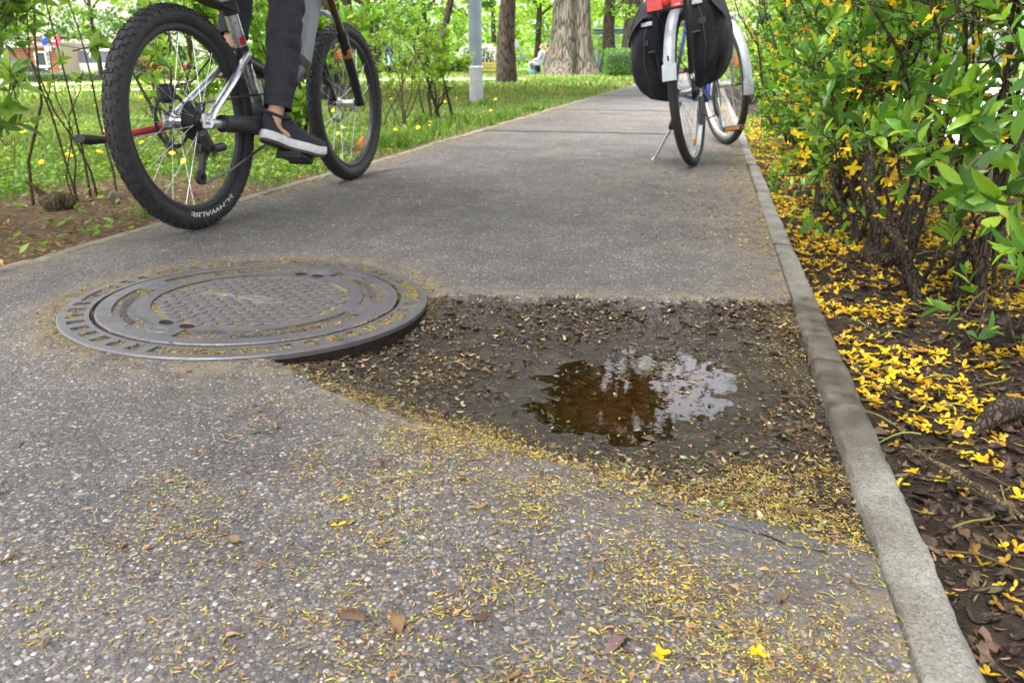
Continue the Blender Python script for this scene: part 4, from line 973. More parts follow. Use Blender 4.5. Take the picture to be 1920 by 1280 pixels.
# drivetrain
b = MB(); b.lathe([(.084, .062), (.084, .066), (.06, .066), (.06, .062)], 40, Matrix.Translation(BB) @ RX, True)
for k in range(5): a = k * 2 * pi / 5; b.box((.064, .45 + .05 * cos(a), .34 + .05 * sin(a)), (.005, .06, .014), Matrix.Rotation(a, 3, 'X'))
b.build('chainring', 'steel_dark', mtb)
cr = Vector((.15, .395, .192)); cl = Vector((-.14, .505, .488))
for s_, e in ((1, cr), (-1, cl)):
    b = MB(); b.tube([(s_ * .075, .45, .34), (s_ * .086, .45 + (e.y - .45) * .95, .34 + (e.z - .34) * .95)], [.018, .013], 10, squash=.6); b.build('crank', 'black_paint', mtb)
    b = MB(); tl = Matrix.Rotation(radians(-20 if s_ > 0 else -8), 3, 'X'); b.box((s_ * .145, e.y + .005, e.z), (.095, .1, .018), tl, .004)
    for q in (-1, 1): b.box((s_ * .145, e.y + .005 + q * .045 * 1, e.z + (-.016 * q if s_ > 0 else 0)), (.1, .012, .03), tl, .004)
    b.build('pedal', 'black_plastic', mtb)
b = MB(); b.box((.078, -.03, .29), (.03, .035, .07), Matrix.Rotation(.35, 3, 'X'), .01); b.tube([(.062, -.03, .255), (.062, -.055, .185)], .012, 8); b.tube([(.095, -.02, .265), (.1, .03, .268)], .014, 10); b.build('derailleur', 'black_plastic', mtb)
for y_, z_ in ((-.022, .262), (-.06, .178)): b = MB(); b.lathe([(.024, .058), (.024, .068), (.008, .07), (.008, .056)], 16, Matrix.Translation((0, y_, z_)) @ RX); b.build('jockey_wheel', 'black_plastic', mtb)
b = MB(); b.tube([(.05, .0, .405), (.055, .2, .415), (.064, .45, .424)], .0042, 6)
b.tube([(.063, -.05, .156), (.063, .1, .178), (.064, .41, .262)], .0042, 6); b.tube([(.05, .02, .30), (.06, -.002, .262)], .0042, 6); b.build('chain', 'steel_dark', mtb)
b = MB(); b.tube([(-.085, .01, .335), (-.092, -.05, .325), (-.1, -.28, .312)], [.015, .013, .012], 10); o = b.build('kickstand', 'red_paint', mtb)
b = MB(); b.tube([(-.1, -.27, .313), (-.1, -.33, .318), (-.1, -.36, .325)], [.016, .026, .02], 10, squash=.6); b.build('rubber_foot', 'rubber', o)
# cockpit and saddle
b = MB(); b.tube([(0, .845, 1.0), (0, .88, 1.045)], .02, 10); b.build('stem', 'black_paint', mtb)
P = [(-.36, .82, 1.075), (-.2, .845, 1.07), (-.08, .88, 1.05), (.08, .88, 1.05), (.2, .845, 1.07), (.36, .82, 1.075)]
MB().tube(P, .0145, 10).build('handlebar', 'black_paint', mtb)
for s_ in (1, -1):
    MB().tube([(s_ * .24, .838, 1.071), (s_ * .36, .82, 1.075)], .0175, 12).build('grip', 'rubber', mtb)
    MB().tube([(s_ * .21, .86, 1.065), (s_ * .25, .91, 1.05), (s_ * .33, .90, 1.04)], .006, 6).build('brake_lever', 'silver', mtb)
b = MB()
for i in range(9):
    t = i / 8; yy = .06 + .27 * t; wv = .075 * (1 - t) ** .8 + .018; b.tube([(-wv, yy, .955), (-wv * .5, yy, .972), (wv * .5, yy, .972), (wv, yy, .955)], .018, 8)
b.build('saddle', 'black_plastic', mtb)

# ---------------------------------------------------------------- people
def skin_body(name, chains, mat, parent, sub=2):
    """one continuous surface grown round a branching skeleton; chains = [[(point, radius), ...]] where shared points join"""
    V, E, Rr, idx = [], [], [], {}
    for ch in chains:
        prev = None
        for p, r_ in ch:
            k = tuple(round(q, 4) for q in p)
            if k not in idx: idx[k] = len(V); V.append(p); Rr.append(r_ if hasattr(r_, '__len__') else (r_, r_))
            if prev is not None and prev != idx[k]: E.append((prev, idx[k]))
            prev = idx[k]
    me = bpy.data.meshes.new(name); me.from_pydata(V, E, []); me.update()
    o = bpy.data.objects.new(name, me); link(o, parent); me.materials.append(M[mat])
    sk = o.modifiers.new('Skin', 'SKIN'); sk.use_smooth_shade = True; sk.branch_smoothing = .3
    for i, r_ in enumerate(Rr): me.skin_vertices[0].data[i].radius = r_
    me.skin_vertices[0].data[0].use_root = True
    sb_ = o.modifiers.new('Subdivision', 'SUBSURF'); sb_.levels = sub; sb_.render_levels = sub
    return o
def catmull(P, n):
    P = [V3(p) for p in P]; out = []
    for i in range(len(P) - 1):
        p0, p1, p2, p3 = P[max(i - 1, 0)], P[i], P[i + 1], P[min(i + 2, len(P) - 1)]
        for j in range(n):
            t = j / n; out.append(.5 * ((2 * p1) + (-p0 + p2) * t + (2 * p0 - 5 * p1 + 4 * p2 - p3) * t * t + (-p0 + 3 * p1 - 3 * p2 + p3) * t ** 3))
    out.append(P[-1]); return out
def cloth_tube(b, pts, rad, seg=14, n=22, wr=.06, seed=1, squash=1., open_end=True, wf=24):
    Q = catmull([(*p, r_) for p, r_ in zip(pts, rad)], seg); m = len(Q); C = [Vector(q[:3]) for q in Q]; R_ = [q[3] for q in Q]
    u = None; VV = []; s_ = 0
    for i in range(m):
        T = (C[min(i + 1, m - 1)] - C[max(i - 1, 0)]).normalized()
        if i: s_ += (C[i] - C[i - 1]).length
        u = (Vector((1, 0, 0)) if u is None else u); u = (u - T * u.dot(T)).normalized(); w_ = T.cross(u)
        for k in range(n):
            a = 2 * pi * k / n
            d = 1 + wr * float(vnoise(s_ * wf + .8 * sin(a), 2.2 * sin(a) + 5 * seed, seed)) + wr * .6 * float(vnoise(s_ * wf * 2.2 + 2 * cos(a), 3 * cos(a) + 9, seed + 3))
            VV.append(C[i] + (u * cos(a) + w_ * sin(a) * squash) * R_[i] * d)
    F = [(i * n + k, i * n + (k + 1) % n, (i + 1) * n + (k + 1) % n, (i + 1) * n + k) for i in range(m - 1) for k in range(n)]
    if open_end:                                    # a hem turned inwards
        o = len(VV); ctr = C[-1]
        for k in range(n): q = VV[(m - 1) * n + k]; VV.append(ctr + (q - ctr) * .9)
        for k in range(n): q = VV[(m - 4) * n + k]; VV.append(C[-4] + (q - C[-4]) * .86)
        F += [((m - 1) * n + k, (m - 1) * n + (k + 1) % n, o + (k + 1) % n, o + k) for k in range(n)] + [(o + k, o + (k + 1) % n, o + n + (k + 1) % n, o + n + k) for k in range(n)]
    else: F += [tuple((m - 1) * n + k for k in range(n))]
    F += [tuple(range(n - 1, -1, -1))]; b.add(VV, F)

def shoe(parent, heel, toe, up, L=.30, side=1):
    """low canvas shoe; heel and toe are the ends of the sole's underside"""
    y = (Vector(toe) - Vector(heel)).normalized(); x = y.cross(Vector(up)).normalized(); z = x.cross(y)
    Mx = Matrix.Translation(Vector(heel)) @ Matrix((x, y, z)).transposed().to_4x4()
    def hw(t): return .034 + .016 * sstep(.35, .72, t) - .012 * np.exp(-((t - .42) / .16) ** 2)
    N = 22; T = [.5 - .5 * cos(pi * i / N) for i in range(N + 1)]
    prof = []
    for t in T: e = (1 - abs(2 * t - 1) ** 5) ** .5 if t < .5 else (1 - abs(2 * t - 1) ** 3.2) ** .55; prof.append((float(hw(t)) * e + .0015, t * L))
    cx = lambda t: side * .012 * sin(pi * t) * -1
    outl = [(w_ + cx(q / L), q) for w_, q in prof] + [(-w_ + cx(q / L), q) for w_, q in prof[::-1]]
    root = holder('shoe', parent)
    def ring(s_, zz): return [((px - cx(py / L)) * s_ + cx(py / L), (py - L / 2) * (1 + (s_ - 1) * .4) + L / 2, zz + .03 * max(0, (py / L - .72) / .28) ** 2 * .6) for px, py in outl]
    n = len(outl)
    def loft(layers, name, mat):
        b = MB(); VV = []
        for s_, zz in layers: VV += [Mx @ Vector(p) for p in ring(s_, zz)]
        F = [(j * n + i, j * n + (i + 1) % n, (j + 1) * n + (i + 1) % n, (j + 1) * n + i) for j in range(len(layers) - 1) for i in range(n)] + [tuple(range(n - 1, -1, -1)), tuple((len(layers) - 1) * n + i for i in range(n))]
        b.add(VV, F); b.build(name, mat, root, angle=50)
    loft([(.92, -.004), (.96, 0), (.97, .006)], 'outsole', 'sole_brown')
    loft([(.98, .0062), (1.03, .010), (1.03, .024), (1.0, .030), (1.0, .036)], 'midsole', 'shoe_rubber')
    b = MB(); VV = []; K = 13                         # upper: arches over the foot, rises to the collar at the heel
    stations = [i / 20 for i in range(21)]
    for t in stations:
        tt = min(max(t, .012), .985); e = (1 - abs(2 * tt - 1) ** 5) ** .5 if tt < .5 else (1 - abs(2 * tt - 1) ** 3.2) ** .55
        w_ = float(hw(tt)) * e * .97; hgt = float(np.interp(t, [0, .06, .2, .32, .42, .55, .7, .85, 1.], [.07, .078, .072, .088, .082, .062, .048, .04, .034])) * (1 if t < .82 else max(.3, (1 - ((t - .82) / .18) ** 2)) ** .5 * .95 + .05)
        hgt = float(hgt) * (1 if t > .06 else .9)
        for k in range(K):
            a = pi * k / (K - 1); ex = .62 if t < .34 else .62 + .38 * min(1, (t - .34) / .2); px = w_ * np.sign(cos(a)) * abs(cos(a)) ** ex * (1 - .12 * sin(a)); pz = .034 + hgt * max(0, sin(a)) ** .6 + .018 * max(0, (t - .72) / .28) ** 2
            VV.append(Mx @ Vector((px + cx(t), .004 + t * (L - .012), pz)))
    m = len(stations); F = [(i * K + k, i * K + k + 1, (i + 1) * K + k + 1, (i + 1) * K + k) for i in range(m - 1) for k in range(K - 1)] + [tuple(range(K)), tuple((m - 1) * K + k for k in range(K - 1, -1, -1))]
    b.add(VV, F); b.build('upper', 'canvas_shoe', root, angle=60)
    b = MB(); P = [Mx @ Vector((.04 * cos(a) * .95 + cx(.2), .062 + .058 * sin(a), .098 + .012 * (sin(a) > 0) * sin(a) - .004 * cos(2 * a))) for a in [2 * pi * i / 24 for i in range(25)]]; b.tube(P, .0055, 8, False); b.build('collar', 'jacket_dark', root)
    b = MB()
    for q in range(4):
        yq = .125 + q * .02; hq = .098 - q * .008; b.tube([Mx @ Vector((-.026 + cx(.4), yq, hq - .004)), Mx @ Vector((0 + cx(.4), yq + .004, hq + .003)), Mx @ Vector((.026 + cx(.4), yq, hq - .004))], .0028, 6)
    b.build('laces', 'jacket_dark', root)
    return root
cy = thing('person', 'cyclist in dark jeans and black low shoes with white soles riding the mountain bike', 'person', (-1.65, 2.21, 0))
hipR, kneeR, ankR = (.09, .09, 1.02), (.135, .455, .79), (.122, .333, .355)
hipL, kneeL, ankL = (-.09, .09, 1.02), (-.135, .60, .97), (-.13, .495, .57)
def hand(wr, grip, s_):
    w_ = Vector(wr); g_ = Vector(grip); d = (g_ - w_).normalized(); ch = []
    palm = w_ + d * .05; ch.append([(tuple(w_), .024), (tuple(palm), (.036, .018))])
    for q, (off, ln) in enumerate(((-.03, .062), (-.01, .072), (.01, .075), (.03, .068))):
        k1 = palm + Vector((off, .028, .012)); k2 = k1 + Vector((0, .026, -.02)); k3 = k2 + Vector((0, -.008, -.028)); k4 = k3 + Vector((0, -.022, -.006))
        ch.append([(tuple(palm), (.036, .018)), (tuple(k1), .0095), (tuple(k2), .009), (tuple(k3), .0085), (tuple(k4), .0075)])
    t1 = palm + Vector((-s_ * .04, .0, -.012)); t2 = t1 + Vector((-s_ * .006, .025, -.025)); ch.append([(tuple(palm), (.036, .018)), (tuple(t1), .011), (tuple(t2), .009)])
    return ch
chest, neck = (0, .30, 1.42), (0, .385, 1.585)
def toe_pt(heel, toe, a, up=.06): h = Vector(heel); t = Vector(toe); q = h + (t - h) * a; return (q.x, q.y, q.z + up)
heelR, toeR = (.10, .253, .272), (.205, .517, .168); heelL, toeL = (-.125, .40, .478), (-.15, .695, .47)
ch = [[((0, .08, 1.02), .10), ((0, .18, 1.2), .105), (chest, .105), ((0, .36, 1.53), .06), (neck, .055), ((0, .42, 1.66), (.075, .085)), ((0, .43, 1.74), (.08, .1)), ((0, .42, 1.82), (.07, .085))],
      [((0, .43, 1.74), (.08, .1)), ((0, .53, 1.715), (.02, .022))],
      [((0, .08, 1.02), .12), (hipR, .08), ((.117, .285, .9), .065), (kneeR, .045), ((.137, .44, .66), .042), ((.129, .395, .5), .034), ((.126, .352, .40), .033), ((.123, .328, .345), .029), (toe_pt(heelR, toeR, .24, .06), .02), (toe_pt(heelR, toeR, .45, .04), .014)],
      [((0, .08, 1.02), .12), (hipL, .08), ((-.12, .345, 1.01), .065), (kneeL, .045), ((-.135, .57, .8), .04), (ankL, .032), (toe_pt(heelL, toeL, .24, .05), .024), (toe_pt(heelL, toeL, .5, .038), .014)]]
for s_ in (1, -1):
    sh, el, wr, gr = (s_ * .18, .34, 1.5), (s_ * .27, .50, 1.27), (s_ * .30, .74, 1.13), (s_ * .30, .83, 1.085)
    ch += [[(chest, .105), (sh, .045), (el, .034), (wr, .026)]] + [[(wr, .027)] + c_ if False else c_ for c_ in hand(wr, gr, s_)]
skin_body('body', ch, 'skin', cy)
b = MB(); cloth_tube(b, [(.02, .05, 1.10), hipR, (.118, .29, .905), kneeR, (.137, .435, .66), (.130, .393, .5), (.126, .348, .372)], [.13, .108, .088, .064, .062, .057, .052], 20, 40, .12, 2, wf=26)
cloth_tube(b, [(-.02, .05, 1.10), hipL, (-.12, .35, 1.01), kneeL, (-.135, .575, .8), (-.13, .515, .62)], [.13, .108, .092, .07, .066, .055], 14, 24, .07, 5, wf=20)
b.build('trousers', 'denim', cy, angle=80)
b = MB(); cloth_tube(b, [(0, .07, 1.03), (0, .18, 1.2), (0, .29, 1.4), (0, .355, 1.52), (0, .38, 1.57)], [.15, .155, .165, .11, .07], 10, 26, .05, 8, wf=12)
for s_ in (1, -1): cloth_tube(b, [(s_ * .07, .325, 1.46), (s_ * .185, .342, 1.485), (s_ * .275, .50, 1.27), (s_ * .30, .735, 1.135)], [.09, .078, .058, .042], 10, 18, .06, 9 + s_, wf=20)
b.build('jacket', 'jacket_dark', cy, angle=80)
b = MB(); b.ellipsoid((0, .405, 1.775), (.092, .105, .095), 20, 14); b.build('hair', 'hair', cy)
shoe(cy, heelR, toeR, (-.05, .15, 1), .30, 1); shoe(cy, heelL, toeL, (0, 0, 1), .30, -1)
# ---------------------------------------------------------------- parked city bicycle with panniers
PB_LOC, PB_ROT, PB_S = (-.05, 4.30, 0.0), (0, radians(-9.5), radians(-9.5)), 1.12
cb = thing('city_bike', 'silver-mudguarded city bicycle leaning on its kickstand at the kerb, seen from behind', 'bicycle', PB_LOC, PB_ROT, scale=PB_S)
def arc_strip(b, c, R, a0, a1, wv, crown=.008, n=26, th=.002):
    """mudguard: bowed strip round an x axis; angles from +y towards +z"""
    prof = [(-wv / 2, -.012), (-wv / 2, -.004), (-wv / 4, crown * .75), (0, crown), (wv / 4, crown * .75), (wv / 2, -.004), (wv / 2, -.012)]; m = len(prof); VV = []
    for lay in (0, th):
        for i in range(n + 1):
            a = radians(a0 + (a1 - a0) * i / n)
            for x, h_ in prof: rr = R + h_ - lay; VV.append((c[0] + x * (1 - lay * 20), c[1] + rr * cos(a), c[2] + rr * sin(a)))
    k = (n + 1) * m; F = []
    for o, fl in ((0, 1), (k, -1)):
        for i in range(n):
            for j in range(m - 1): f = (o + i * m + j, o + i * m + j + 1, o + (i + 1) * m + j + 1, o + (i + 1) * m + j); F.append(f if fl > 0 else f[::-1])
    b.add(VV, F)
cw = wheel(cb, 'rear_wheel', (0, 0, .35), .35, .021, .024, 'silver', 'rubber', nsp=32, hub_w=.055, hub_mat='silver', rim_d=.02)
spoke_reflector(cw, .0, -.24, 'amber_dim', .06, .03)
b = MB()
for k in range(7): r_ = .022 + .005 * k; b.lathe([(r_ + .002, .056 - k * .0045), (r_ + .002, .054 - k * .0045), (.012, .054 - k * .0045), (.012, .056 - k * .0045)], 24, RX, True)
b.build('cassette', 'steel_dark', cw)
b = MB(); arc_strip(b, (0, 0, .35), .378, 60, 162, .05); rm = b.build('rear_mudguard', 'silver_paint', cb)
b = MB(); arc_strip(b, (0, 0, .35), .379, 161, 172, .062, .004, 8); b.build('mud_flap', 'clear_grey', rm)
b = MB()
for s_ in (1, -1): b.tube([(s_ * .07, 0, .35), (s_ * .032, -.33, .50)], .0025, 5)
b.build('stay', 'steel_dark', rm)
b = MB(); b.box((0, -.362, .495), (.008, .006, .022), None, .002); b.build('bolt', 'black_plastic', rm)
ST = radians(30)
fh = holder('front_wheel_group', cb, (0, 1.08, .35), (0, 0, ST)); fh.name = 'front_wheel'
def sub_wheel(h):
    t = wheel(h, 'wheel_tmp', (0, 0, 0), .35, .021, .024, 'silver', nsp=32, hub_w=.045)
    for c in list(t.children): c.parent = h
    bpy.data.objects.remove(t)
sub_wheel(fh); spoke_reflector(fh, -.2, .12, 'orange_reflector', .07, .034)
b = MB(); arc_strip(b, (0, 0, 0), .378, 70, 180, .048); b.build('mudguard', 'silver_paint', fh)
b = MB(); arc_strip(b, (0, 0, 0), .379, 179, 191, .056, .004, 8); b.build('mud_flap', 'clear_grey', fh)
ff = holder('front_fork', cb, (0, 1.08, .35), (0, 0, ST))
for s_ in (1, -1): MB().tube([(s_ * .055, 0, 0), (s_ * .052, -.03, .1), (s_ * .045, -.10, .36)], [.011, .012, .015], 10).build('fork_leg', 'silver', ff)
MB().tube([(-.05, -.10, .37), (.05, -.10, .37)], .017, 10).build('fork_crown', 'silver', ff)
BB2 = (0, .45, .29)
MB().tube([BB2, (0, .30, .80)], .0165, 12).build('seat_tube', 'blue_paint', cb)
MB().tube([BB2, (0, .93, .74)], .02, 12).build('down_tube', 'blue_paint', cb)
MB().tube([(0, .345, .66), (0, .91, .82)], .016, 12).build('top_tube', 'blue_paint', cb)
MB().tube([(0, .955, .72), (0, .90, .90)], .0195, 12).build('head_tube', 'blue_paint', cb)
for s_ in (1, -1):
    MB().tube([(s_ * .065, 0, .35), (s_ * .05, .2, .325), (s_ * .03, .44, .29)], .0095, 8).build('chainstay', 'blue_paint', cb)
    MB().tube([(s_ * .065, 0, .35), (s_ * .045, .16, .55), (s_ * .016, .31, .76)], .0085, 8).build('seatstay', 'blue_paint', cb)
MB().tube([(0, .30, .80), (0, .27, .93)], .0135, 12).build('seat_post', 'chrome', cb)
b = MB()
for i in range(9): t = i / 8; yy = .10 + .27 * t; wv = .09 * (1 - t) ** .7 + .02; b.tube([(-wv, yy, .94), (-wv * .5, yy, .96), (wv * .5, yy, .96), (wv, yy, .94)], .02, 8)
b.build('saddle', 'black_plastic', cb)
MB().tube([(0, .90, .90), (0, .885, 1.02), (0, .93, 1.05)], .013, 10).build('stem', 'chrome', cb)
b = MB(); b.tube([(-.29, .72, 1.07), (-.27, .85, 1.09), (-.12, .93, 1.06), (.12, .93, 1.06), (.27, .85, 1.09), (.29, .72, 1.07)], .0125, 10); b.build('handlebar', 'chrome', cb)
for s_ in (1, -1): MB().tube([(s_ * .292, .70, 1.07), (s_ * .276, .82, 1.085)], .017, 10).build('grip', 'rubber', cb)
# rack, lamp, brake
b = MB()
for s_ in (1, -1):
    b.tube([(s_ * .055, .20, .755), (s_ * .06, -.30, .755)], .005, 6); b.tube([(s_ * .062, .0, .36), (s_ * .062, -.06, .755)], .005, 6); b.tube([(s_ * .062, .0, .36), (s_ * .062, -.26, .755)], .005, 6)
for yy in (-.3, -.15, 0, .15): b.tube([(-.058, yy, .755), (.058, yy, .755)], .004, 6)
b.build('luggage_rack', 'black_paint', cb)
lp = holder('tail_light', cb)
b = MB(); b.box((0, -.33, .722), (.158, .022, .068), None, .006); b.build('housing', 'black_plastic', lp)
b = MB(); b.box((-.042, -.343, .722), (.07, .01, .058), None, .003); b.build('reflector', 'red_reflector', lp); b = MB(); b.box((.052, -.343, .722), (.05, .01, .058), None, .003); b.build('reflector', 'red_reflector', lp)
b = MB(); b.ellipsoid((.008, -.343, .729), (.022, .016, .024), 16, 10); b.build('lens', 'red_lamp', lp)
V, F = text_mesh('axa', .016, .0004); b = MB(); b.add([(x + .055, -.3484 - z, y + .70) for x, y, z in V], F); b.build('lettering', 'white_print', lp, smooth=False)
b = MB(); b.box((.03, .31, .55), (.02, .05, .08), None, .006); b.build('brake_arm', 'steel_dark', cb)
# drivetrain, pedals, stand
b = MB(); b.lathe([(.085, .05), (.085, .054), (.06, .054), (.06, .05)], 36, Matrix.Translation(BB2) @ RX, True)
for k in range(5): a = k * 2 * pi / 5; b.box((.052, .45 + .045 * cos(a), .29 + .045 * sin(a)), (.005, .06, .014), Matrix.Rotation(a, 3, 'X'))
b.build('chainring', 'steel_dark', cb)
b = MB(); b.lathe([(.1, .06), (.1, .064), (.086, .064), (.086, .06)], 36, Matrix.Translation(BB2) @ RX, True); b.build('chain_guard', 'black_plastic', cb)
b = MB(); b.tube([(.045, 0, .39), (.052, .45, .376)], .004, 6); b.tube([(.045, -.02, .20), (.052, .45, .206)], .004, 6); b.build('chain', 'steel_dark', cb)
b = MB(); b.box((.06, .0, .27), (.025, .03, .09), None, .008); b.tube([(.055, 0, .25), (.05, -.02, .19)], .018, 10, squash=.5); b.build('derailleur', 'steel_dark', cb)
for s_, e in ((1, (.06, .462, .125)), (-1, (-.06, .438, .455))):
    MB().tube([(s_ * .055, .45, .29), (s_ * .075, e[1], e[2])], [.014, .011], 8).build('crank', 'silver', cb)
    pd = holder('pedal', cb); b = MB(); b.box((s_ * .13, e[1], e[2]), (.10, .075, .026), None, .005); b.build('body', 'black_plastic', pd)
    for q in (-1, 1): b = MB(); b.box((s_ * .13, e[1] + q * .039, e[2]), (.075, .004, .016), None, .001); b.build('reflector', 'amber_dim', pd)
b = MB(); b.tube([(-.05, .02, .30), (-.075, .05, .25), (-.115, .085, .185)], [.012, .015, .014], 10); ks = b.build('kickstand', 'black_plastic', cb)
b = MB(); b.tube([(-.11, .08, .19), (-.225, .14, .042)], .0065, 8); b.tube([(-.225, .14, .044), (-.235, .142, .039)], .009, 8); b.build('leg', 'silver', ks)

pn = thing('pannier_bags', 'pair of black and dark grey fabric saddlebags hung over the bicycle rack', 'bicycle bag', PB_LOC, PB_ROT, scale=PB_S)
def bag(s_, seed):
    Z = [.79, .775, .74, .69, .62, .55, .48, .42, .375, .34, .325, .318]; HX = [.012, .03, .052, .068, .08, .086, .086, .08, .068, .05, .028, .008]; HX = [h_ * (1 if s_ < 0 else .95) for h_ in HX]; HY = [.08, .115, .14, .155, .165, .165, .16, .15, .13, .095, .06, .015]
    N = 40
    def ring(z, hx, hy, sc=1., dz=0.):
        out = []
        for k in range(N):
            a = 2 * pi * k / N; c, q = cos(a), sin(a); ex = .72
            x = abs(c) ** ex * np.sign(c) * hx * sc; y = abs(q) ** ex * np.sign(q) * hy * sc
            fold = 1 + .13 * float(vnoise(a * 2.5 + seed, z * 7, seed)) + .11 * float(vnoise(a * 4 - z * 16, z * 4, seed + 4))
            if x * s_ < 0: fold = 1
            out.append((s_ * (.055 + hx_at(z)) + x * fold, -.05 + y * fold, z + dz * 1.0 + .012 * float(vnoise(a * 2, seed, 3))))
        return out
    def hx_at(z): return float(np.interp(z, Z[::-1], HX[::-1]))
    zs = np.r_[np.linspace(.79, .7, 8), np.linspace(.68, .38, 22), np.linspace(.37, .318, 8)]
    L = [ring(z, float(np.interp(z, Z[::-1], HX[::-1])), float(np.interp(z, Z[::-1], HY[::-1]))) for z in zs]
    b = MB(); b.add([p for r_ in L for p in r_], [(i * N + k, i * N + (k + 1) % N, (i + 1) * N + (k + 1) % N, (i + 1) * N + k) for i in range(len(L) - 1) for k in range(N)] + [tuple(range(N)), tuple((len(L) - 1) * N + k for k in range(N))])
    o = b.build('bag', 'bag_fabric', pn, angle=70)
    if s_ > 0: o.location = (0, 0, .05)
    # grey top cover hanging over the outside, lower on the outer face
    b = MB(); L2 = []
    steps = 9
    for j in range(steps + 1):
        r_ = []
        for k in range(N):
            a = 2 * pi * k / N; drop = .10 + .11 * max(0, cos(a) * s_) + .03 * float(vnoise(a * 1.6, 2., seed)); z = .795 - drop * j / steps
            hx, hy = float(np.interp(z, Z[::-1], HX[::-1])) + .004, float(np.interp(z, Z[::-1], HY[::-1])) + .004
            c, q = cos(a), sin(a); x = abs(c) ** .72 * np.sign(c) * hx; y = abs(q) ** .72 * np.sign(q) * hy
            fl = 1.02 + .05 * float(vnoise(a * 3, z * 9, seed + 2)) + (.05 if j == steps else 0)
            if x * s_ < 0: fl = 1.0
            r_.append((s_ * (.055 + hx_at(z)) + x * fl, -.05 + y * fl, z))
        L2.append(r_)
    b.add([p for r_ in L2 for p in r_], [(i * N + k, i * N + (k + 1) % N, (i + 1) * N + (k + 1) % N, (i + 1) * N + k) for i in range(steps) for k in range(N)] + [tuple(range(N))])
    b.build('top_cover', 'bag_panel', o, angle=70)
bag(1, 3); bag(-1, 7)
for s_, dz in ((1, .05), (-1, 0)):
    b = MB()                                     # compression strap with buckle round the outside, piped seam on the back edge
    P = [(s_ * (.055 + .172 * sin(a) * .98), -.05 + .172 * cos(a), .56 + dz + .02 * cos(a)) for a in [pi * i / 14 for i in range(15)]]
    b.tube(P, .0085, 6, squash=.3); b.build('strap', 'bag_panel', pn)
    b = MB(); b.box((s_ * .13, -.214, .56 + dz + .02), (.034, .012, .026), None, .003); b.build('buckle', 'black_plastic', pn)
    b = MB(); b.tube([(s_ * .10, -.195, .70 + dz), (s_ * .13, -.222, .60 + dz), (s_ * .14, -.222, .48 + dz), (s_ * .12, -.19, .38 + dz)], .0035, 6); b.build('piping', 'bag_panel', pn)
    b = MB(); b.box((s_ * .115, -.212, .66 + dz), (.05, .004, .018), Matrix.Rotation(-.25, 3, 'X'), .001); b.build('reflective_strip', 'clear_grey', pn)
b = MB(); b.box((0, -.05, .785), (.16, .22, .016), None, .006); b.build('bridge', 'bag_panel', pn)
for s_ in (1, -1):
    b = MB(); b.tube([(s_ * .06, -.235, .78), (s_ * .075, -.25, .6), (s_ * .065, -.22, .42)], .014, 8, squash=.4); b.build('strap', 'bag_fabric', pn)
# ---------------------------------------------------------------- plants near the path
def shoot_leaves(P, D, Ln, rng, npair=(3, 5), size=(.035, .06), spread=.9):
    """opposite leaves in crossed pairs up each shoot: returns pos, dir, up, length"""
    pos, dr, up, sz = [], [], [], []
    for p, d, l in zip(P, D, Ln):
        d = nrm(d); s0 = nrm(np.cross(d, rng.normal(size=3))); t0 = np.cross(d, s0); n = rng.integers(npair[0], npair[1] + 1)
        for i in range(n):
            f = (i + .6) / n; side = s0 if i % 2 else t0; sp = spread * (1.15 - .75 * f)
            for q in (1, -1):
                v = nrm(side * q * sp + d * (1.05 - .5 * sp) + np.array([0, 0, .05]) + rng.normal(0, .12, 3))
                pos.append(p + d * l * f); dr.append(v); up.append(nrm(np.cross(v, np.cross(d, v))) * 1.0 if abs(v @ d) < .999 else np.array([0, 0, 1.])); sz.append(rng.uniform(*size) * (.65 + .6 * sin(pi * min(1, f * .85 + .1))))
        pos.append(p + d * l); dr.append(nrm(d + rng.normal(0, .2, 3))); up.append(rng.normal(size=3)); sz.append(rng.uniform(*size) * .55)
    return np.array(pos), np.array(dr), np.array(up), np.array(sz)
GREENS = [(.1, .24, .022), (.15, .31, .03), (.08, .19, .03), (.22, .38, .035), (.15, .28, .05), (.28, .4, .04), (.06, .14, .03)]
FRESH = [(.2, .34, .03), (.26, .4, .035), (.16, .3, .03), (.3, .42, .06)]
def stem_path(base, top, rng, bow=.08, n=7, wob=.015):
    b0, t0 = V3(base), V3(top); mid = (b0 + t0) / 2 + rng.normal(0, bow, 3) * (1, 1, .4); P = []
    for i in range(n):
        t = i / (n - 1); P.append(b0 * (1 - t) ** 2 + mid * 2 * t * (1 - t) + t0 * t * t + (rng.normal(0, wob, 3) if 0 < i < n - 1 else 0))
    return P
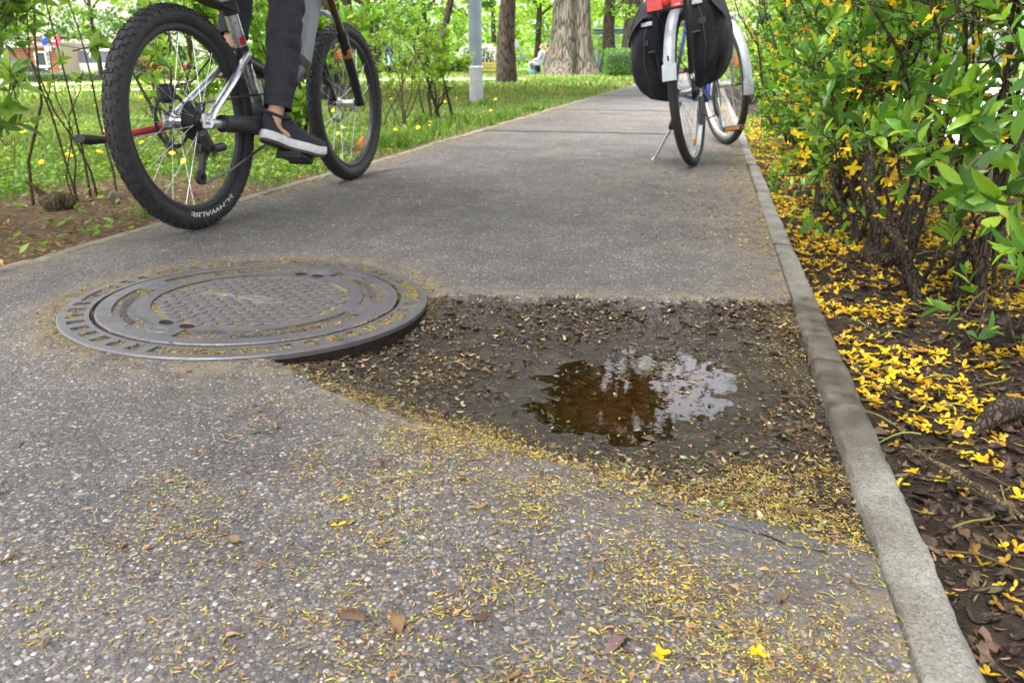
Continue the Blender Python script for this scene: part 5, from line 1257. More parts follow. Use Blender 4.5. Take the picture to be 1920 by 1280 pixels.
def shrub(name, label, base, tops, rng, leaf_cols, n_shoots, size, stem_r=.011, stem_mat='bark_twig', zlo=.2, single=0, leaf_t=LEAF, blossoms=0, group=None, cat='shrub', twigs=3, shoot_len=(.05, .11), bloss_sc=(.011, .015), mat='leaf', zmax=9, cam_side=None, low=None, npair=(3, 5)):
    """stems from one stool; leaves as opposite pairs on shoots; single = leaves built one by one (those nearest the camera)"""
    root = thing(name, label, cat, base, group=group); B = V3(base); ends = []
    for k, tp in enumerate(tops):
        off = rng.normal(0, .075, 3) * (1, 1, 0); P = stem_path(off + (0, 0, -.03), V3(tp) - B, rng); rr = stem_r * rng.uniform(.65, 1.25)
        b = MB(); b.tube(P, [rr * (1.25 - .95 * i / (len(P) - 1)) for i in range(len(P))], 7); ends.append((P, 0))
        for q in range(twigs):
            t = rng.uniform(.25, .95); i0 = min(int(t * (len(P) - 1)), len(P) - 2); s0 = P[i0] + (P[i0 + 1] - P[i0]) * (t * (len(P) - 1) - i0)
            d = nrm(rng.normal(0, 1, 3) * (1, 1, .5) + nrm(P[-1] - P[0]) * .9); ln = rng.uniform(.12, .34) * min(1.6, max(.5, np.linalg.norm(P[-1]) * 1.3))
            Q = stem_path(s0, s0 + d * ln, rng, .03, 5, .006); b.tube(Q, [rr * .45, rr * .36, rr * .3, rr * .22, rr * .12], 5); ends.append((Q, 1))
        b.build('stem', stem_mat, root)
    SP, SD, SL = [], [], []; guard = 0
    while len(SP) < n_shoots and guard < n_shoots * 40:
        guard += 1; P, k = ends[rng.integers(len(ends))]; t = rng.uniform(.15, 1.) ** .6; i0 = min(int(t * (len(P) - 1)), len(P) - 2); f = t * (len(P) - 1) - i0
        p = P[i0] + (P[i0 + 1] - P[i0]) * f; z = p[2] + B[2]
        lo = zlo if low is None else low(p + B)
        if z < lo or z > zmax: continue
        if rng.random() > .35 + .65 * sstep(lo, lo + .25, z): continue
        d = nrm(nrm(P[i0 + 1] - P[i0]) * .5 + rng.normal(0, .6, 3) + np.array([0, 0, .45])); SP.append(p); SD.append(d); SL.append(rng.uniform(*shoot_len))
    pos, dr, up, sz = shoot_leaves(SP, SD, SL, rng, npair, size)
    cols = jit(pick(leaf_cols, len(pos), rng=rng), len(pos), .22, .08, rng)
    b = MB()
    for p, d, l in zip(SP, SD, SL): b.tube([p - d * .03, p + d * l * .5, p + d * l], [.0022, .0017, .001], 4, False)
    o = b.build('shoots', 'bark_stem', root); o['kind'] = 'stuff'
    one = np.zeros(len(pos), bool)
    if single:
        dist = np.linalg.norm(pos + B - np.array([0, 0, .53]), axis=1) / sz; one[np.argsort(dist)[:single]] = True
        tmpl = [np_mesh('leaf', LEAF_FINE[0], LEAF_FINE[1], mat, cols=np.tile(c, (len(LEAF_FINE[0]), 1))) for c in jit(pick(leaf_cols, 10, rng=rng), 10, .2, .06, rng)]
        X, Y, Z = basis(dr, up)
        for i in np.nonzero(one)[0]:
            o = bpy.data.objects.new('leaf', tmpl[i % 10]); Mx = Matrix((X[i] * sz[i], Y[i] * sz[i], Z[i] * sz[i])).transposed().to_4x4(); Mx.translation = Vector(pos[i]); link(o, root); o.matrix_local = Mx
    k = ~one; X, Y, Z = basis(dr[k], up[k]); V, F = spread_mesh(*leaf_t, pos[k], X, Y, Z, sz[k])
    o = np_obj('foliage', V, F, mat, root, cols=np.repeat(cols[k], len(leaf_t[0]), 0)); o['kind'] = 'stuff'
    if blossoms:
        ms = [np_mesh('blossom', t[0], t[1], 'petal', cols=np.tile(c, (len(t[0]), 1))) for t, c in zip((BLOSSOM, WILTED[1], WILTED[2], WILTED[4], WILTED[7], WILTED[9]), ((.82, .58, .012), (.78, .5, .012), (.84, .62, .03), (.8, .54, .01), (.74, .45, .02), (.84, .6, .02)))]
        c = 0; guard = 0
        while c < blossoms and guard < blossoms * 60:
            guard += 1; P, kk = ends[rng.integers(len(ends))]; i0 = rng.integers(0, len(P) - 1); p = P[i0] + (P[i0 + 1] - P[i0]) * rng.random() + rng.normal(0, .04, 3) + np.array([-.04, -.03, 0])
            if p[2] + B[2] < .18 or p[2] + B[2] > zmax: continue
            d = nrm(rng.normal(0, 1, 3) + np.array([-.3, -.5, -.5])); s_ = rng.uniform(*bloss_sc); o = bpy.data.objects.new('blossom', ms[c % 6]); q = Vector(d).to_track_quat('Z', 'Y').to_matrix().to_4x4()
            o.matrix_local = Matrix.Translation(Vector(p)) @ q @ Matrix.Diagonal((s_, s_, s_ * 1.6, 1)); link(o, root); o.matrix_local = Matrix.Translation(Vector(p)) @ q @ Matrix.Diagonal((s_, s_, s_ * 1.6, 1)); c += 1
    return root
def fan(base, n, h, spread, rng, bias=(0, 0)):
    return [(base[0] + rng.normal(0, spread) + bias[0], base[1] + rng.normal(0, spread) + bias[1], h * rng.uniform(.75, 1.1)) for _ in range(n)]
rh = np.random.default_rng(21)
HEDGE = [((.78, 1.62), 'forsythia shrub closest to the camera, its big leaves filling the right edge'),
         ((.66, 2.12), 'forsythia shrub with dark bare stems, second along the hedge from the camera'),
         ((.60, 2.72), 'forsythia shrub rooted beside a gnarled stool, third along the hedge'),
         ((.60, 3.45), 'forsythia shrub with a dense skirt of leaves, fourth along the hedge'),
         ((.62, 4.35), 'forsythia shrub behind the bare stems, fifth along the hedge'),
         ((.64, 5.6), 'forsythia shrub level with the parked bicycle front wheel'),
         ((.66, 7.2), 'forsythia shrub just beyond the parked bicycle'),
         ((.70, 9.2), 'forsythia shrub showing over the parked bicycle pedal, farther along'),
         ((.75, 11.8), 'farthest forsythia shrub of the hedge by the path end')]
def hedge_low(p):        # the leafless foot of the hedge: higher near the camera
    if p[1] > 2.6 and p[0] < .40: return 9.
    return float(np.interp(p[1], [1.5, 2.2, 3.0, 4.0, 5.5], [.12, .24, .12, .05, .03]))
for i, ((x, y), lab) in enumerate(HEDGE):
    near = i < 4
    tops = fan((x, y), 12 if near else 10, 1.2 + .05 * i, .2 + .02 * i, rh, (-.02, 0)) + [(x - rh.uniform(.12, .26), y + rh.normal(0, .3), rh.uniform(.3, .75)) for _ in range(0 if i < 1 else 4 if i < 3 else 8)]
    shrub('forsythia', lab, (x, y, float(bed_z(x, y))), tops, rh, GREENS, (160, 330, 420, 520, 540, 500, 420, 360, 300)[i], (.03, .056) if i < 5 else (.04, .07), .006, single=(110, 110, 60, 20)[i] if near else 0, leaf_t=LEAF, blossoms=(60, 200, 240, 220, 150, 100, 80, 60, 40)[i], bloss_sc=(.015, .022), group='forsythia shrubs of the hedge', twigs=5, low=hedge_low, zmax=1.45)
# reaching branches in front of the bare stems
def spray(name, label, base, tip, n, rng, size=(.045, .07), single=40, blossoms=0):
    B = V3(base); root = thing(name, label, 'branch', base); P = stem_path((0, 0, 0), V3(tip) - B, rng, .04, 8, .006)
    b = MB(); b.tube(P, [.006 - .0045 * i / 7 for i in range(8)], 6); ends = [P]
    for q in range(3):
        s0 = P[3 + q]; Q = stem_path(s0, s0 + nrm(rng.normal(0, 1, 3) + nrm(P[-1] - P[0]) * 1.2) * rng.uniform(.06, .14), rng, .015, 4, .003); b.tube(Q, [.003, .0025, .002, .0012], 5); ends.append(Q)
    b.build('stem', 'bark_stem', root); SP, SD, SL = [], [], []
    for k in range(n): Q = ends[k % len(ends)]; j = len(Q) - 1 - (k // len(ends)) % 3; SP.append(Q[j]); SD.append(nrm(Q[j] - Q[j - 1] + rng.normal(0, .45, 3) + np.array([0, 0, .35]))); SL.append(rng.uniform(.04, .08))
    pos, dr, up, sz = shoot_leaves(SP, SD, SL, rng, (2, 4), size)
    tm = [np_mesh('leaf', LEAF_FINE[0], LEAF_FINE[1], 'leaf', cols=np.tile(c, (len(LEAF_FINE[0]), 1))) for c in jit(pick(GREENS, 8, rng=rng), 8, .2, .06, rng)]
    X, Y, Z = basis(dr, up)
    for i in range(len(pos)):
        Mx = Matrix((X[i] * sz[i], Y[i] * sz[i], Z[i] * sz[i])).transposed().to_4x4(); Mx.translation = Vector(pos[i]); o = bpy.data.objects.new('leaf', tm[i % 8]); link(o, root); o.matrix_local = Mx
    return root
rb = np.random.default_rng(4)
spray('forsythia_branch', 'leafy green branch reaching towards the path at the right edge, mid height', (.80, 1.62, .22), (.50, 1.42, .33), 9, rb)
spray('forsythia_branch', 'leafy branch with large leaves high at the right edge', (.86, 1.60, .35), (.50, 1.40, .50), 9, rb)
spray('forsythia_branch', 'leafy branch in front of the dark stems, upper right', (.72, 2.05, .3), (.47, 1.75, .45), 9, rb)
spray('forsythia_branch', 'small leafy sprout hanging low over the blossom-covered soil', (.72, 1.66, .16), (.52, 1.56, .07), 5, rb, (.03, .045))
spray('forsythia_branch', 'leafy branch crossing the bare stems above the soil at right', (.78, 2.0, .2), (.50, 1.75, .23), 8, rb, (.04, .06))
spray('forsythia_branch', 'big-leaved branch low at the right edge', (.80, 1.45, .12), (.50, 1.28, .27), 7, rb, (.045, .07))
# thick dark woody stems and the gnarled stool
def woody(name, label, pts, rad, cat='stem', mat='bark_twig'):
    root = thing(name, label, cat, pts[0]); b = MB(); P = catmull([tuple(V3(p) - V3(pts[0])) for p in pts], 5); R_ = np.interp(np.linspace(0, 1, len(P)), np.linspace(0, 1, len(rad)), rad); b.tube(P, [r_ * (1 + .12 * float(vnoise(i * .9, r_ * 300))) for i, r_ in enumerate(R_)], 9); b.build('wood', mat, root); return root
woody('hedge_stem', 'dark leaning stem rising from the gnarled stool', [(.53, 2.34, -.04), (.50, 2.36, .12), (.49, 2.5, .25), (.53, 2.62, .45), (.56, 2.7, .8), (.58, 2.8, 1.2)], [.014, .011, .01, .009, .008, .005])
woody('hedge_stem', 'forked dark stem leaning right above the gnarled stool', [(.54, 2.36, -.04), (.60, 2.4, .12), (.70, 2.45, .26), (.82, 2.5, .5), (.9, 2.6, 1.0)], [.014, .012, .011, .01, .006])
woody('hedge_stem', 'short dark stem dipping to the soil before the stool', [(.56, 1.98, -.05), (.53, 2.1, .06), (.52, 2.3, .14), (.5, 2.45, .3)], [.01, .009, .008, .006])
woody('hedge_stem', 'thick upright dark stem near the right edge', [(.68, 1.95, -.05), (.67, 1.97, .15), (.70, 2.0, .4), (.72, 2.05, .9)], [.013, .011, .01, .007])
woody('hedge_stem', 'thick blackish stem at the right edge of the soil', [(.84, 2.2, -.05), (.86, 2.2, .2), (.84, 2.25, .6), (.86, 2.3, 1.1)], [.018, .016, .014, .009])
woody('hedge_stem', 'slim dark stem between the stool and the fourth shrub', [(.47, 3.3, -.05), (.46, 3.32, .1), (.42, 3.4, .3)], [.012, .01, .006])
b = MB(); st = thing('root_stool', 'gnarled dark root stool among yellow blossoms under the hedge', 'stump', (.535, 2.37, -.04))
rr_ = np.random.default_rng(3)
for k in range(9): a = k * .7; b.ellipsoid((.035 * cos(a) * rr_.uniform(.6, 1.5), .04 * sin(a), .015 + .02 * rr_.random()), (.03 * rr_.uniform(.7, 1.3), .028, .03 * rr_.uniform(.7, 1.3)), 10, 7)
b.build('wood', 'bark_twig', st)
lg = woody('fallen_branch', 'thin dry stick lying on the soil beside the kerb', [(.335, 1.12, -.012), (.36, 1.06, -.008), (.40, .99, -.005), (.44, .93, -.012)], [.003, .0035, .004, .003], 'stick', 'bark_stem')
woody('root_limb', 'thick grey root curving out of the soil at the right edge', [(.60, 1.28, -.03), (.53, 1.27, .0), (.49, 1.235, .005), (.46, 1.22, -.03)], [.02, .02, .017, .01], 'root')

# litter of the bed: dead leaves, twigs, blossoms
def bed_litter():
    r = np.random.default_rng(9); parts = []; zf = lambda a, b_: bed_z(a, b_)
    n = 5200; P = np.c_[r.uniform(.31, 1.15, n), .5 + 4.5 * r.random(n) ** 1.7]
    BR = [(.05, .032, .02), (.08, .05, .03), (.03, .02, .014), (.11, .072, .045), (.07, .05, .022), (.02, .014, .01)]
    for q in range(6): parts.append(bits(P[q * 500:q * 500 + 500], CRUMPLED[q], r.uniform(.012, .036, 500), jit(pick(BR, 500, rng=r), 500, .3, rng=r), r, .003, .3, zf))
    n3 = 14000; P3 = np.c_[r.uniform(.305, 1.1, n3), .48 + 3.2 * r.random(n3) ** 1.6]; h3 = n3 // 2
    parts.append(bits(P3[:h3], SCALE_BIT, r.uniform(.006, .018, h3), jit(pick(BR + [(.16, .1, .05), (.2, .16, .04)], h3, rng=r), h3, .35, rng=r), r, .003, .35, zf))
    parts.append(bits(P3[h3:], CRUMPLED[2], r.uniform(.005, .013, n3 - h3), jit(pick(BR, n3 - h3, rng=r), n3 - h3, .35, rng=r), r, .002, .3, zf))
    parts.append(bits(P[3000:4300], SCALE_BIT, r.uniform(.01, .02, 1300), jit(pick(TAN + DRK, 1300, rng=r), 1300, .3, rng=r), r, .004, .4, zf))
    parts.append(bits(P[4300:], STEM_BIT, r.uniform(.03, .08, n - 4300), jit(pick(DRK + [(.2, .2, .05)], n - 4300, rng=r), n - 4300, .3, rng=r), r, .003, .2, zf))
    V, F, C = cat_meshes(parts); tag(np_obj('bed_leaf_litter', V, F, 'litter', cols=C), 'brown dead leaves and twigs covering the bed soil', kind='stuff')
    def dens(x, y): return (.12 + .88 * sstep(-.25, .35, fbm(x * 7, y * 7, 50))) * np.interp(y, [.5, .9, 1.3, 1.8, 2.3, 4, 6, 9], [.2, .42, .75, 1, 1, 1, .7, .3]) * sstep(1.5, .9, x)
    P = sample_litter(9500, (.305, 1.4, .55, 9), r, dens, 1.0)
    P = P[np.argsort(P[:, 1])]; k = 290
    ms = [np_mesh('blossom_mesh', t[0], t[1], 'petal', cols=np.clip(np.array(((.76, .5, .012), (.66, .4, .012), (.74, .52, .04), (.42, .25, .03), (.7, .46, .02), (.3, .17, .03))[(q * 10 + j) % 6]) * r.uniform(.6, 1.1, (len(t[0]), 1)), 0, 1)) for q in range(3) for j, t in enumerate(WILTED)]
    for i, (x, y) in enumerate(P[:k]):
        o = bpy.data.objects.new('fallen_blossom', ms[int(r.integers(30))]); o.location = (x, y, float(bed_z(x, y)) + .007); o.rotation_euler = (r.normal(0, .35), r.normal(0, .35), r.uniform(0, 6.3)); s_ = r.uniform(.009, .0155); o.scale = (s_, s_ * r.uniform(.6, 1), s_); link(o)
        tag(o, 'yellow forsythia blossom fallen on the dark soil beside the kerb', 'blossom', 'fallen blossoms on the bed soil')
    Q = P[k:]; cp = []
    for q, t in enumerate(WILTED): Qq = Q[q::10]; n = len(Qq); cp.append(bits(Qq, t, r.uniform(.010, .0175, n), jit(pick([(.76, .5, .012), (.7, .42, .01), (.56, .37, .02), (.38, .22, .03), (.74, .52, .03)], n, rng=r), n, .15, rng=r), r, .005, .3, zf))
    V, F, C = cat_meshes(cp)
    tag(np_obj('blossom_carpet', V, F, 'petal', cols=C), 'carpet of fallen yellow blossoms under the hedge further back', kind='stuff')
    n = 500; P = np.c_[r.uniform(.31, .7, n), r.uniform(2.6, 9, n)]; a = r.uniform(0, 6.28, n); d = np.c_[np.cos(a) * .5, np.sin(a) * .5, np.ones(n)]; X, Y, Z = basis(d, rand_dirs(n, rng=r))
    V, F = spread_mesh(*LEAF, np.c_[P, bed_z(P[:, 0], P[:, 1])], X, Y, Z, r.uniform(.025, .06, n)); tag(np_obj('bed_weeds', V, F, 'leaf', cols=np.repeat(jit(pick(GREENS, n, rng=r), n, .2, rng=r), len(LEAF[0]), 0)), 'low green weeds sprouting from the bed', kind='stuff')
bed_litter()

# ---- left verge
rv = np.random.default_rng(31)
shrub('sapling', 'cluster of thin upright leafless shoots beside the bike rear wheel', (-2.47, 2.62, -.02), [(-2.50, 2.62, 1.3), (-2.46, 2.66, 1.25), (-2.54, 2.58, 1.1), (-2.44, 2.60, .8), (-2.60, 2.55, .75), (-2.52, 2.7, .95), (-2.40, 2.62, .5)], rv, FRESH, 14, (.03, .05), .0045, 'bark_stem', zlo=.05, twigs=1, cat='sapling')
shrub('shrub', 'shrub with broad green leaves hanging into the left edge of the view', (-2.95, 2.05, -.02), [(-2.10, 1.98, .62), (-2.05, 2.0, .70), (-2.2, 1.95, .56), (-2.12, 1.92, .42), (-2.08, 1.94, .36), (-2.14, 2.0, .30), (-2.26, 2.05, .8), (-2.3, 2.0, .75), (-2.06, 2.02, .66), (-2.15, 1.95, .68)], rv, [(.12, .24, .03), (.18, .32, .04), (.1, .2, .03), (.25, .38, .05)], 150, (.045, .07), .004, 'bark_stem', zlo=.28, single=200, twigs=3, npair=(2, 3))
shrub('shrub', 'small shrub with dark forked stems and a yellow-green top near the lamp post', (-2.66, 7.6, -.02), [(-2.95, 7.6, .78), (-2.85, 7.5, .82), (-2.72, 7.7, .82), (-2.62, 7.6, .72), (-2.52, 7.6, .5), (-2.95, 7.7, .6), (-2.75, 7.4, .75), (-2.5, 7.6, .3)], rv, FRESH, 230, (.035, .058), .014, zlo=.3, twigs=3)
shrub('shrub', 'young shrub with a pale stem seen through the bike rear wheel', (-2.95, 3.85, -.02), [(-3.0, 3.9, .75), (-2.85, 3.8, .8), (-3.1, 4.0, .7), (-2.7, 3.9, .6), (-3.2, 3.8, .6), (-2.9, 4.0, .9)], rv, FRESH, 60, (.04, .07), .014, 'bark_stem', zlo=.2, twigs=4)
shrub('shrub', 'bushy fresh green shrub behind the cyclist leg', (-2.62, 4.55, -.02), fan((-2.6, 4.6), 12, .9, .22, rv), rv, FRESH + GREENS[:2], 300, (.05, .085), .009, 'bark_stem', zlo=.06, twigs=5, npair=(3, 4))
shrub('shrub', 'thin twiggy shrub between front wheel and the small forked shrub', (-2.7, 6.5, -.02), fan((-2.75, 6.6), 9, .85, .2, rv), rv, FRESH, 60, (.025, .045), .006, 'bark_stem', zlo=.2, twigs=4)
shrub('shrub', 'sparse twiggy shrub on the lawn beyond the front wheel', (-4.0, 8.4, -.02), fan((-4.0, 8.4), 8, 1.0, .2, rv), rv, FRESH, 90, (.03, .05), .007, 'bark_stem', zlo=.25, twigs=4)
stp = thing('tree_stump', 'small broken dark stump in the bare soil at left', 'stump', (-2.43, 2.40, -.02)); b = MB()
for k in range(7): a = k * .9; b.ellipsoid((.035 * cos(a), .03 * sin(a), .03 + .02 * rv.random()), (.035, .03, .035 * rv.uniform(.7, 1.2)), 9, 6)
b.tube([(-.03, 0, .04), (-.08, -.02, .1), (-.1, -.03, .12)], [.016, .01, .004], 7); b.build('wood', 'bark_stem', stp)
o = MB().box((0, 0, .02), (.045, .018, .05), Matrix.Rotation(.5, 3, 'Y'), .008).build('pale_stone', 'wood_plank', loc=(-2.36, 2.62, -.01), rot=(.2, .1, .4)); tag(o, 'pale broken stone at the foot of the thin shoots', 'stone')

def grass_patch(name, label, n, fn, hgt, wid, cols, rng, lean=.35, mat='blade'):
    P = fn(n); n = len(P); a = rng.uniform(0, 2 * pi, n); d = nrm(np.c_[np.cos(a) * lean * rng.random(n), np.sin(a) * lean * rng.random(n), np.ones(n)]); X, Y, Z = basis(d, rand_dirs(n, -.2, .2, rng))
    dist = np.hypot(P[:, 0], P[:, 1]); h_ = rng.uniform(*hgt, n) * P[:, 2] if P.shape[1] > 2 else rng.uniform(*hgt, n); w_ = rng.uniform(*wid, n) * np.clip(dist / 4, 1, 5)
    V, F = spread_mesh(*BLADE, np.c_[P[:, :2], ground_z(P[:, 0], P[:, 1]) - .004], X, Y, Z, np.c_[w_, h_, h_])
    c = jit(pick(cols, n, rng=rng), n, .25, .1, rng); return tag(np_obj(name, V, F, mat, cols=np.repeat(c, len(BLADE[0]), 0)), label, kind='stuff')
rg_ = np.random.default_rng(51)
GR = [(.09, .18, .022), (.15, .26, .035), (.07, .14, .025), (.2, .28, .05), (.26, .25, .1), (.3, .24, .13)]
def lawn_pts(n):
    r_ = 2.5 * (16 / 2.5) ** rg_.random(n * 3); th = rg_.uniform(radians(-4), radians(58), n * 3); P = np.c_[-r_ * np.sin(th), r_ * np.cos(th)]
    P = P[P[:, 0] < -1.88]; dn = (1 - bareness(P[:, 0], P[:, 1])) * (.35 + .65 * sstep(-.4, .3, fbm(P[:, 0] * 2.2, P[:, 1] * 2.2, 80))); P = P[rg_.random(len(P)) < dn][:n]
    tall = .6 + .9 * sstep(0, .5, fbm(P[:, 0] * 1.3, P[:, 1] * 1.3, 83)); return np.c_[P, tall]
grass_patch('grass', 'fresh spring grass of the lawn beside the path', 100000, lawn_pts, (.018, .055), (.003, .006), GR, rg_, .7)
def far_pts(n): r_ = rg_.uniform(14, 50, n * 2); th = rg_.uniform(radians(-3), radians(60), n * 2); P = np.c_[-r_ * np.sin(th), r_ * np.cos(th)]; P = P[P[:, 0] < -1.9][:n]; return P
grass_patch('far_grass', 'grass of the lawn further into the park', 26000, far_pts, (.05, .12), (.006, .012), GR, rg_, .6)
def tuft_pts(n):
    C = np.array([(-2.02, 5.3), (-2.1, 5.8), (-2.15, 6.4), (-2.05, 4.9), (-2.3, 7.0), (-2.0, 7.5), (-2.1, 8.2), (-2.02, 2.42), (-2.05, 9.2), (-2.2, 5.1), (-2.6, 6.9), (-2.9, 9.9), (-2.25, 4.2), (-2.0, 6.9)]); k = rg_.integers(len(C), size=n); P = C[k] + rg_.normal(0, .07, (n, 2)) * np.where(k == 7, .4, 1)[:, None]; return np.c_[P, np.where(k == 7, .8, 1.6)]
grass_patch('grass_tuft', 'longer grass tufts growing along the path edging', 1500, tuft_pts, (.035, .085), (.004, .007), GR[:4], rg_, .8)
def weeds():
    r = np.random.default_rng(6); n = 15000; r_ = 2.4 * (9 / 2.4) ** r.random(n); th = r.uniform(radians(8), radians(58), n); P = np.c_[-r_ * np.sin(th), r_ * np.cos(th)]
    P = P[(P[:, 0] < -1.9)]; bn = bareness(P[:, 0], P[:, 1]); keep = r.random(len(P)) < np.where(bn > .5, .10 + .3 * (fbm(P[:, 0] * 5, P[:, 1] * 5, 44) > .35), .9); P = P[keep]; n = len(P)
    a = r.uniform(0, 6.28, n); d = np.c_[np.cos(a), np.sin(a), r.uniform(.1, .9, n)]; X, Y, Z = basis(d, np.c_[r.normal(0, .3, (n, 2)), np.ones(n)])
    V, F = spread_mesh(*RHOMB, np.c_[P, ground_z(P[:, 0], P[:, 1]) + r.uniform(0, .03, n)], X, Y, Z, r.uniform(.02, .045, n)); c = jit(pick(FRESH + GREENS, n, rng=r), n, .2, .1, r)
    tag(np_obj('lawn_weeds', V, F, 'leaf', cols=np.repeat(c, 4, 0)), 'broad-leaved weeds among the grass', kind='stuff')
    n = 5200; P = np.c_[r.uniform(-3.2, -1.86, n), 1.4 + 8 * r.random(n) ** 1.8]; P = P[r.random(n) < .15 + .85 * bareness(P[:, 0], P[:, 1])]; n = len(P); zf = lambda a, b_: ground_z(a, b_)
    V, F, C = bits(P, DEAD_LEAF, r.uniform(.01, .028, n), jit(pick(TAN + [(.12, .08, .04), (.3, .2, .12), (.2, .13, .08), (.42, .3, .05), (.36, .26, .17)], n, rng=r), n, .3, rng=r), r, .005, .4, zf); tag(np_obj('verge_litter', V, F, 'litter', cols=C), 'dry leaves and twigs on the bare soil by the path', kind='stuff')
weeds()
def dandelions():
    r = np.random.default_rng(12); hd = MB()
    for k in range(3): hd.lathe([(.004, .0), (.015 - .003 * k, .003 + .002 * k), (.013 - .004 * k, .0045 + .002 * k), (.002, .005 + .002 * k)], 12)
    hm = hd.mesh('flower_head', 'dandelion_yellow'); sm_ = MB().tube([(0, 0, 0), (.004, 0, .5), (0, 0, 1)], .0022, 5).mesh('stalk', 'dandelion_stalk'); n = 0
    spots = [(-2.6, 3.4), (-3.0, 4.2), (-2.35, 5.6), (-2.2, 6.0), (-3.4, 4.6), (-3.2, 3.3), (-2.9, 5.2)]
    while n < 75:
        if n < len(spots): x, y = spots[n]
        else:
            rr = 3.2 * (20 / 3.2) ** r.random(); th = r.uniform(radians(8), radians(54)); x, y = -rr * sin(th), rr * cos(th)
            if x > -2.1 or bareness(x, y) > .4: continue
        h_ = r.uniform(.05, .11); s_ = r.uniform(.9, 1.3) * (1 if y < 8 else 1.4); o = thing('dandelion', 'yellow dandelion flower standing in the lawn grass', 'dandelion', (x, y, float(ground_z(x, y))), (r.normal(0, .1), r.normal(0, .1), 0), 'dandelions in the lawn')
        a = bpy.data.objects.new('flower_head', hm); a.location = (0, 0, h_); a.scale = (s_,) * 3; a.rotation_euler = (r.normal(0, .3) + .3, r.normal(0, .3), 0); link(a, o); a = bpy.data.objects.new('stalk', sm_); a.scale = (1, 1, h_); link(a, o); n += 1
simple('dandelion_yellow', (.8, .52, .01), .7, 0, .2); simple('dandelion_stalk', (.2, .28, .08), .6)
dandelions()
# ---------------------------------------------------------------- lamp post and trees
lpz = float(ground_z(-3.06, 10.2)); lp_ = thing('lamp_post', 'grey galvanised lamp post standing in the grass left of the path', 'lamp post', (-3.06, 10.2, lpz))
b = MB(); b.tube([(0, 0, .48), (0, 0, 3.2), (0, 0, 6.5)], [.088, .075, .055], 20); b.build('pole', 'galvanised', lp_)
b = MB(); b.tube([(0, 0, -.05), (0, 0, .47)], [.094, .091], 20); b.build('base_sleeve', 'pole_base', lp_)
b = MB(); b.lathe([(.0895, .47), (.096, .472), (.096, .49), (.0885, .492)], 20); b.build('collar', 'frame_white', lp_)
b = MB(); b.tube([(0, 0, 6.45), (0, .1, 6.7), (.5, .2, 6.8)], .035, 10); b.box((.8, .26, 6.8), (.6, .25, .1), None, .04); b.build('lamp_head', 'galvanised', lp_)

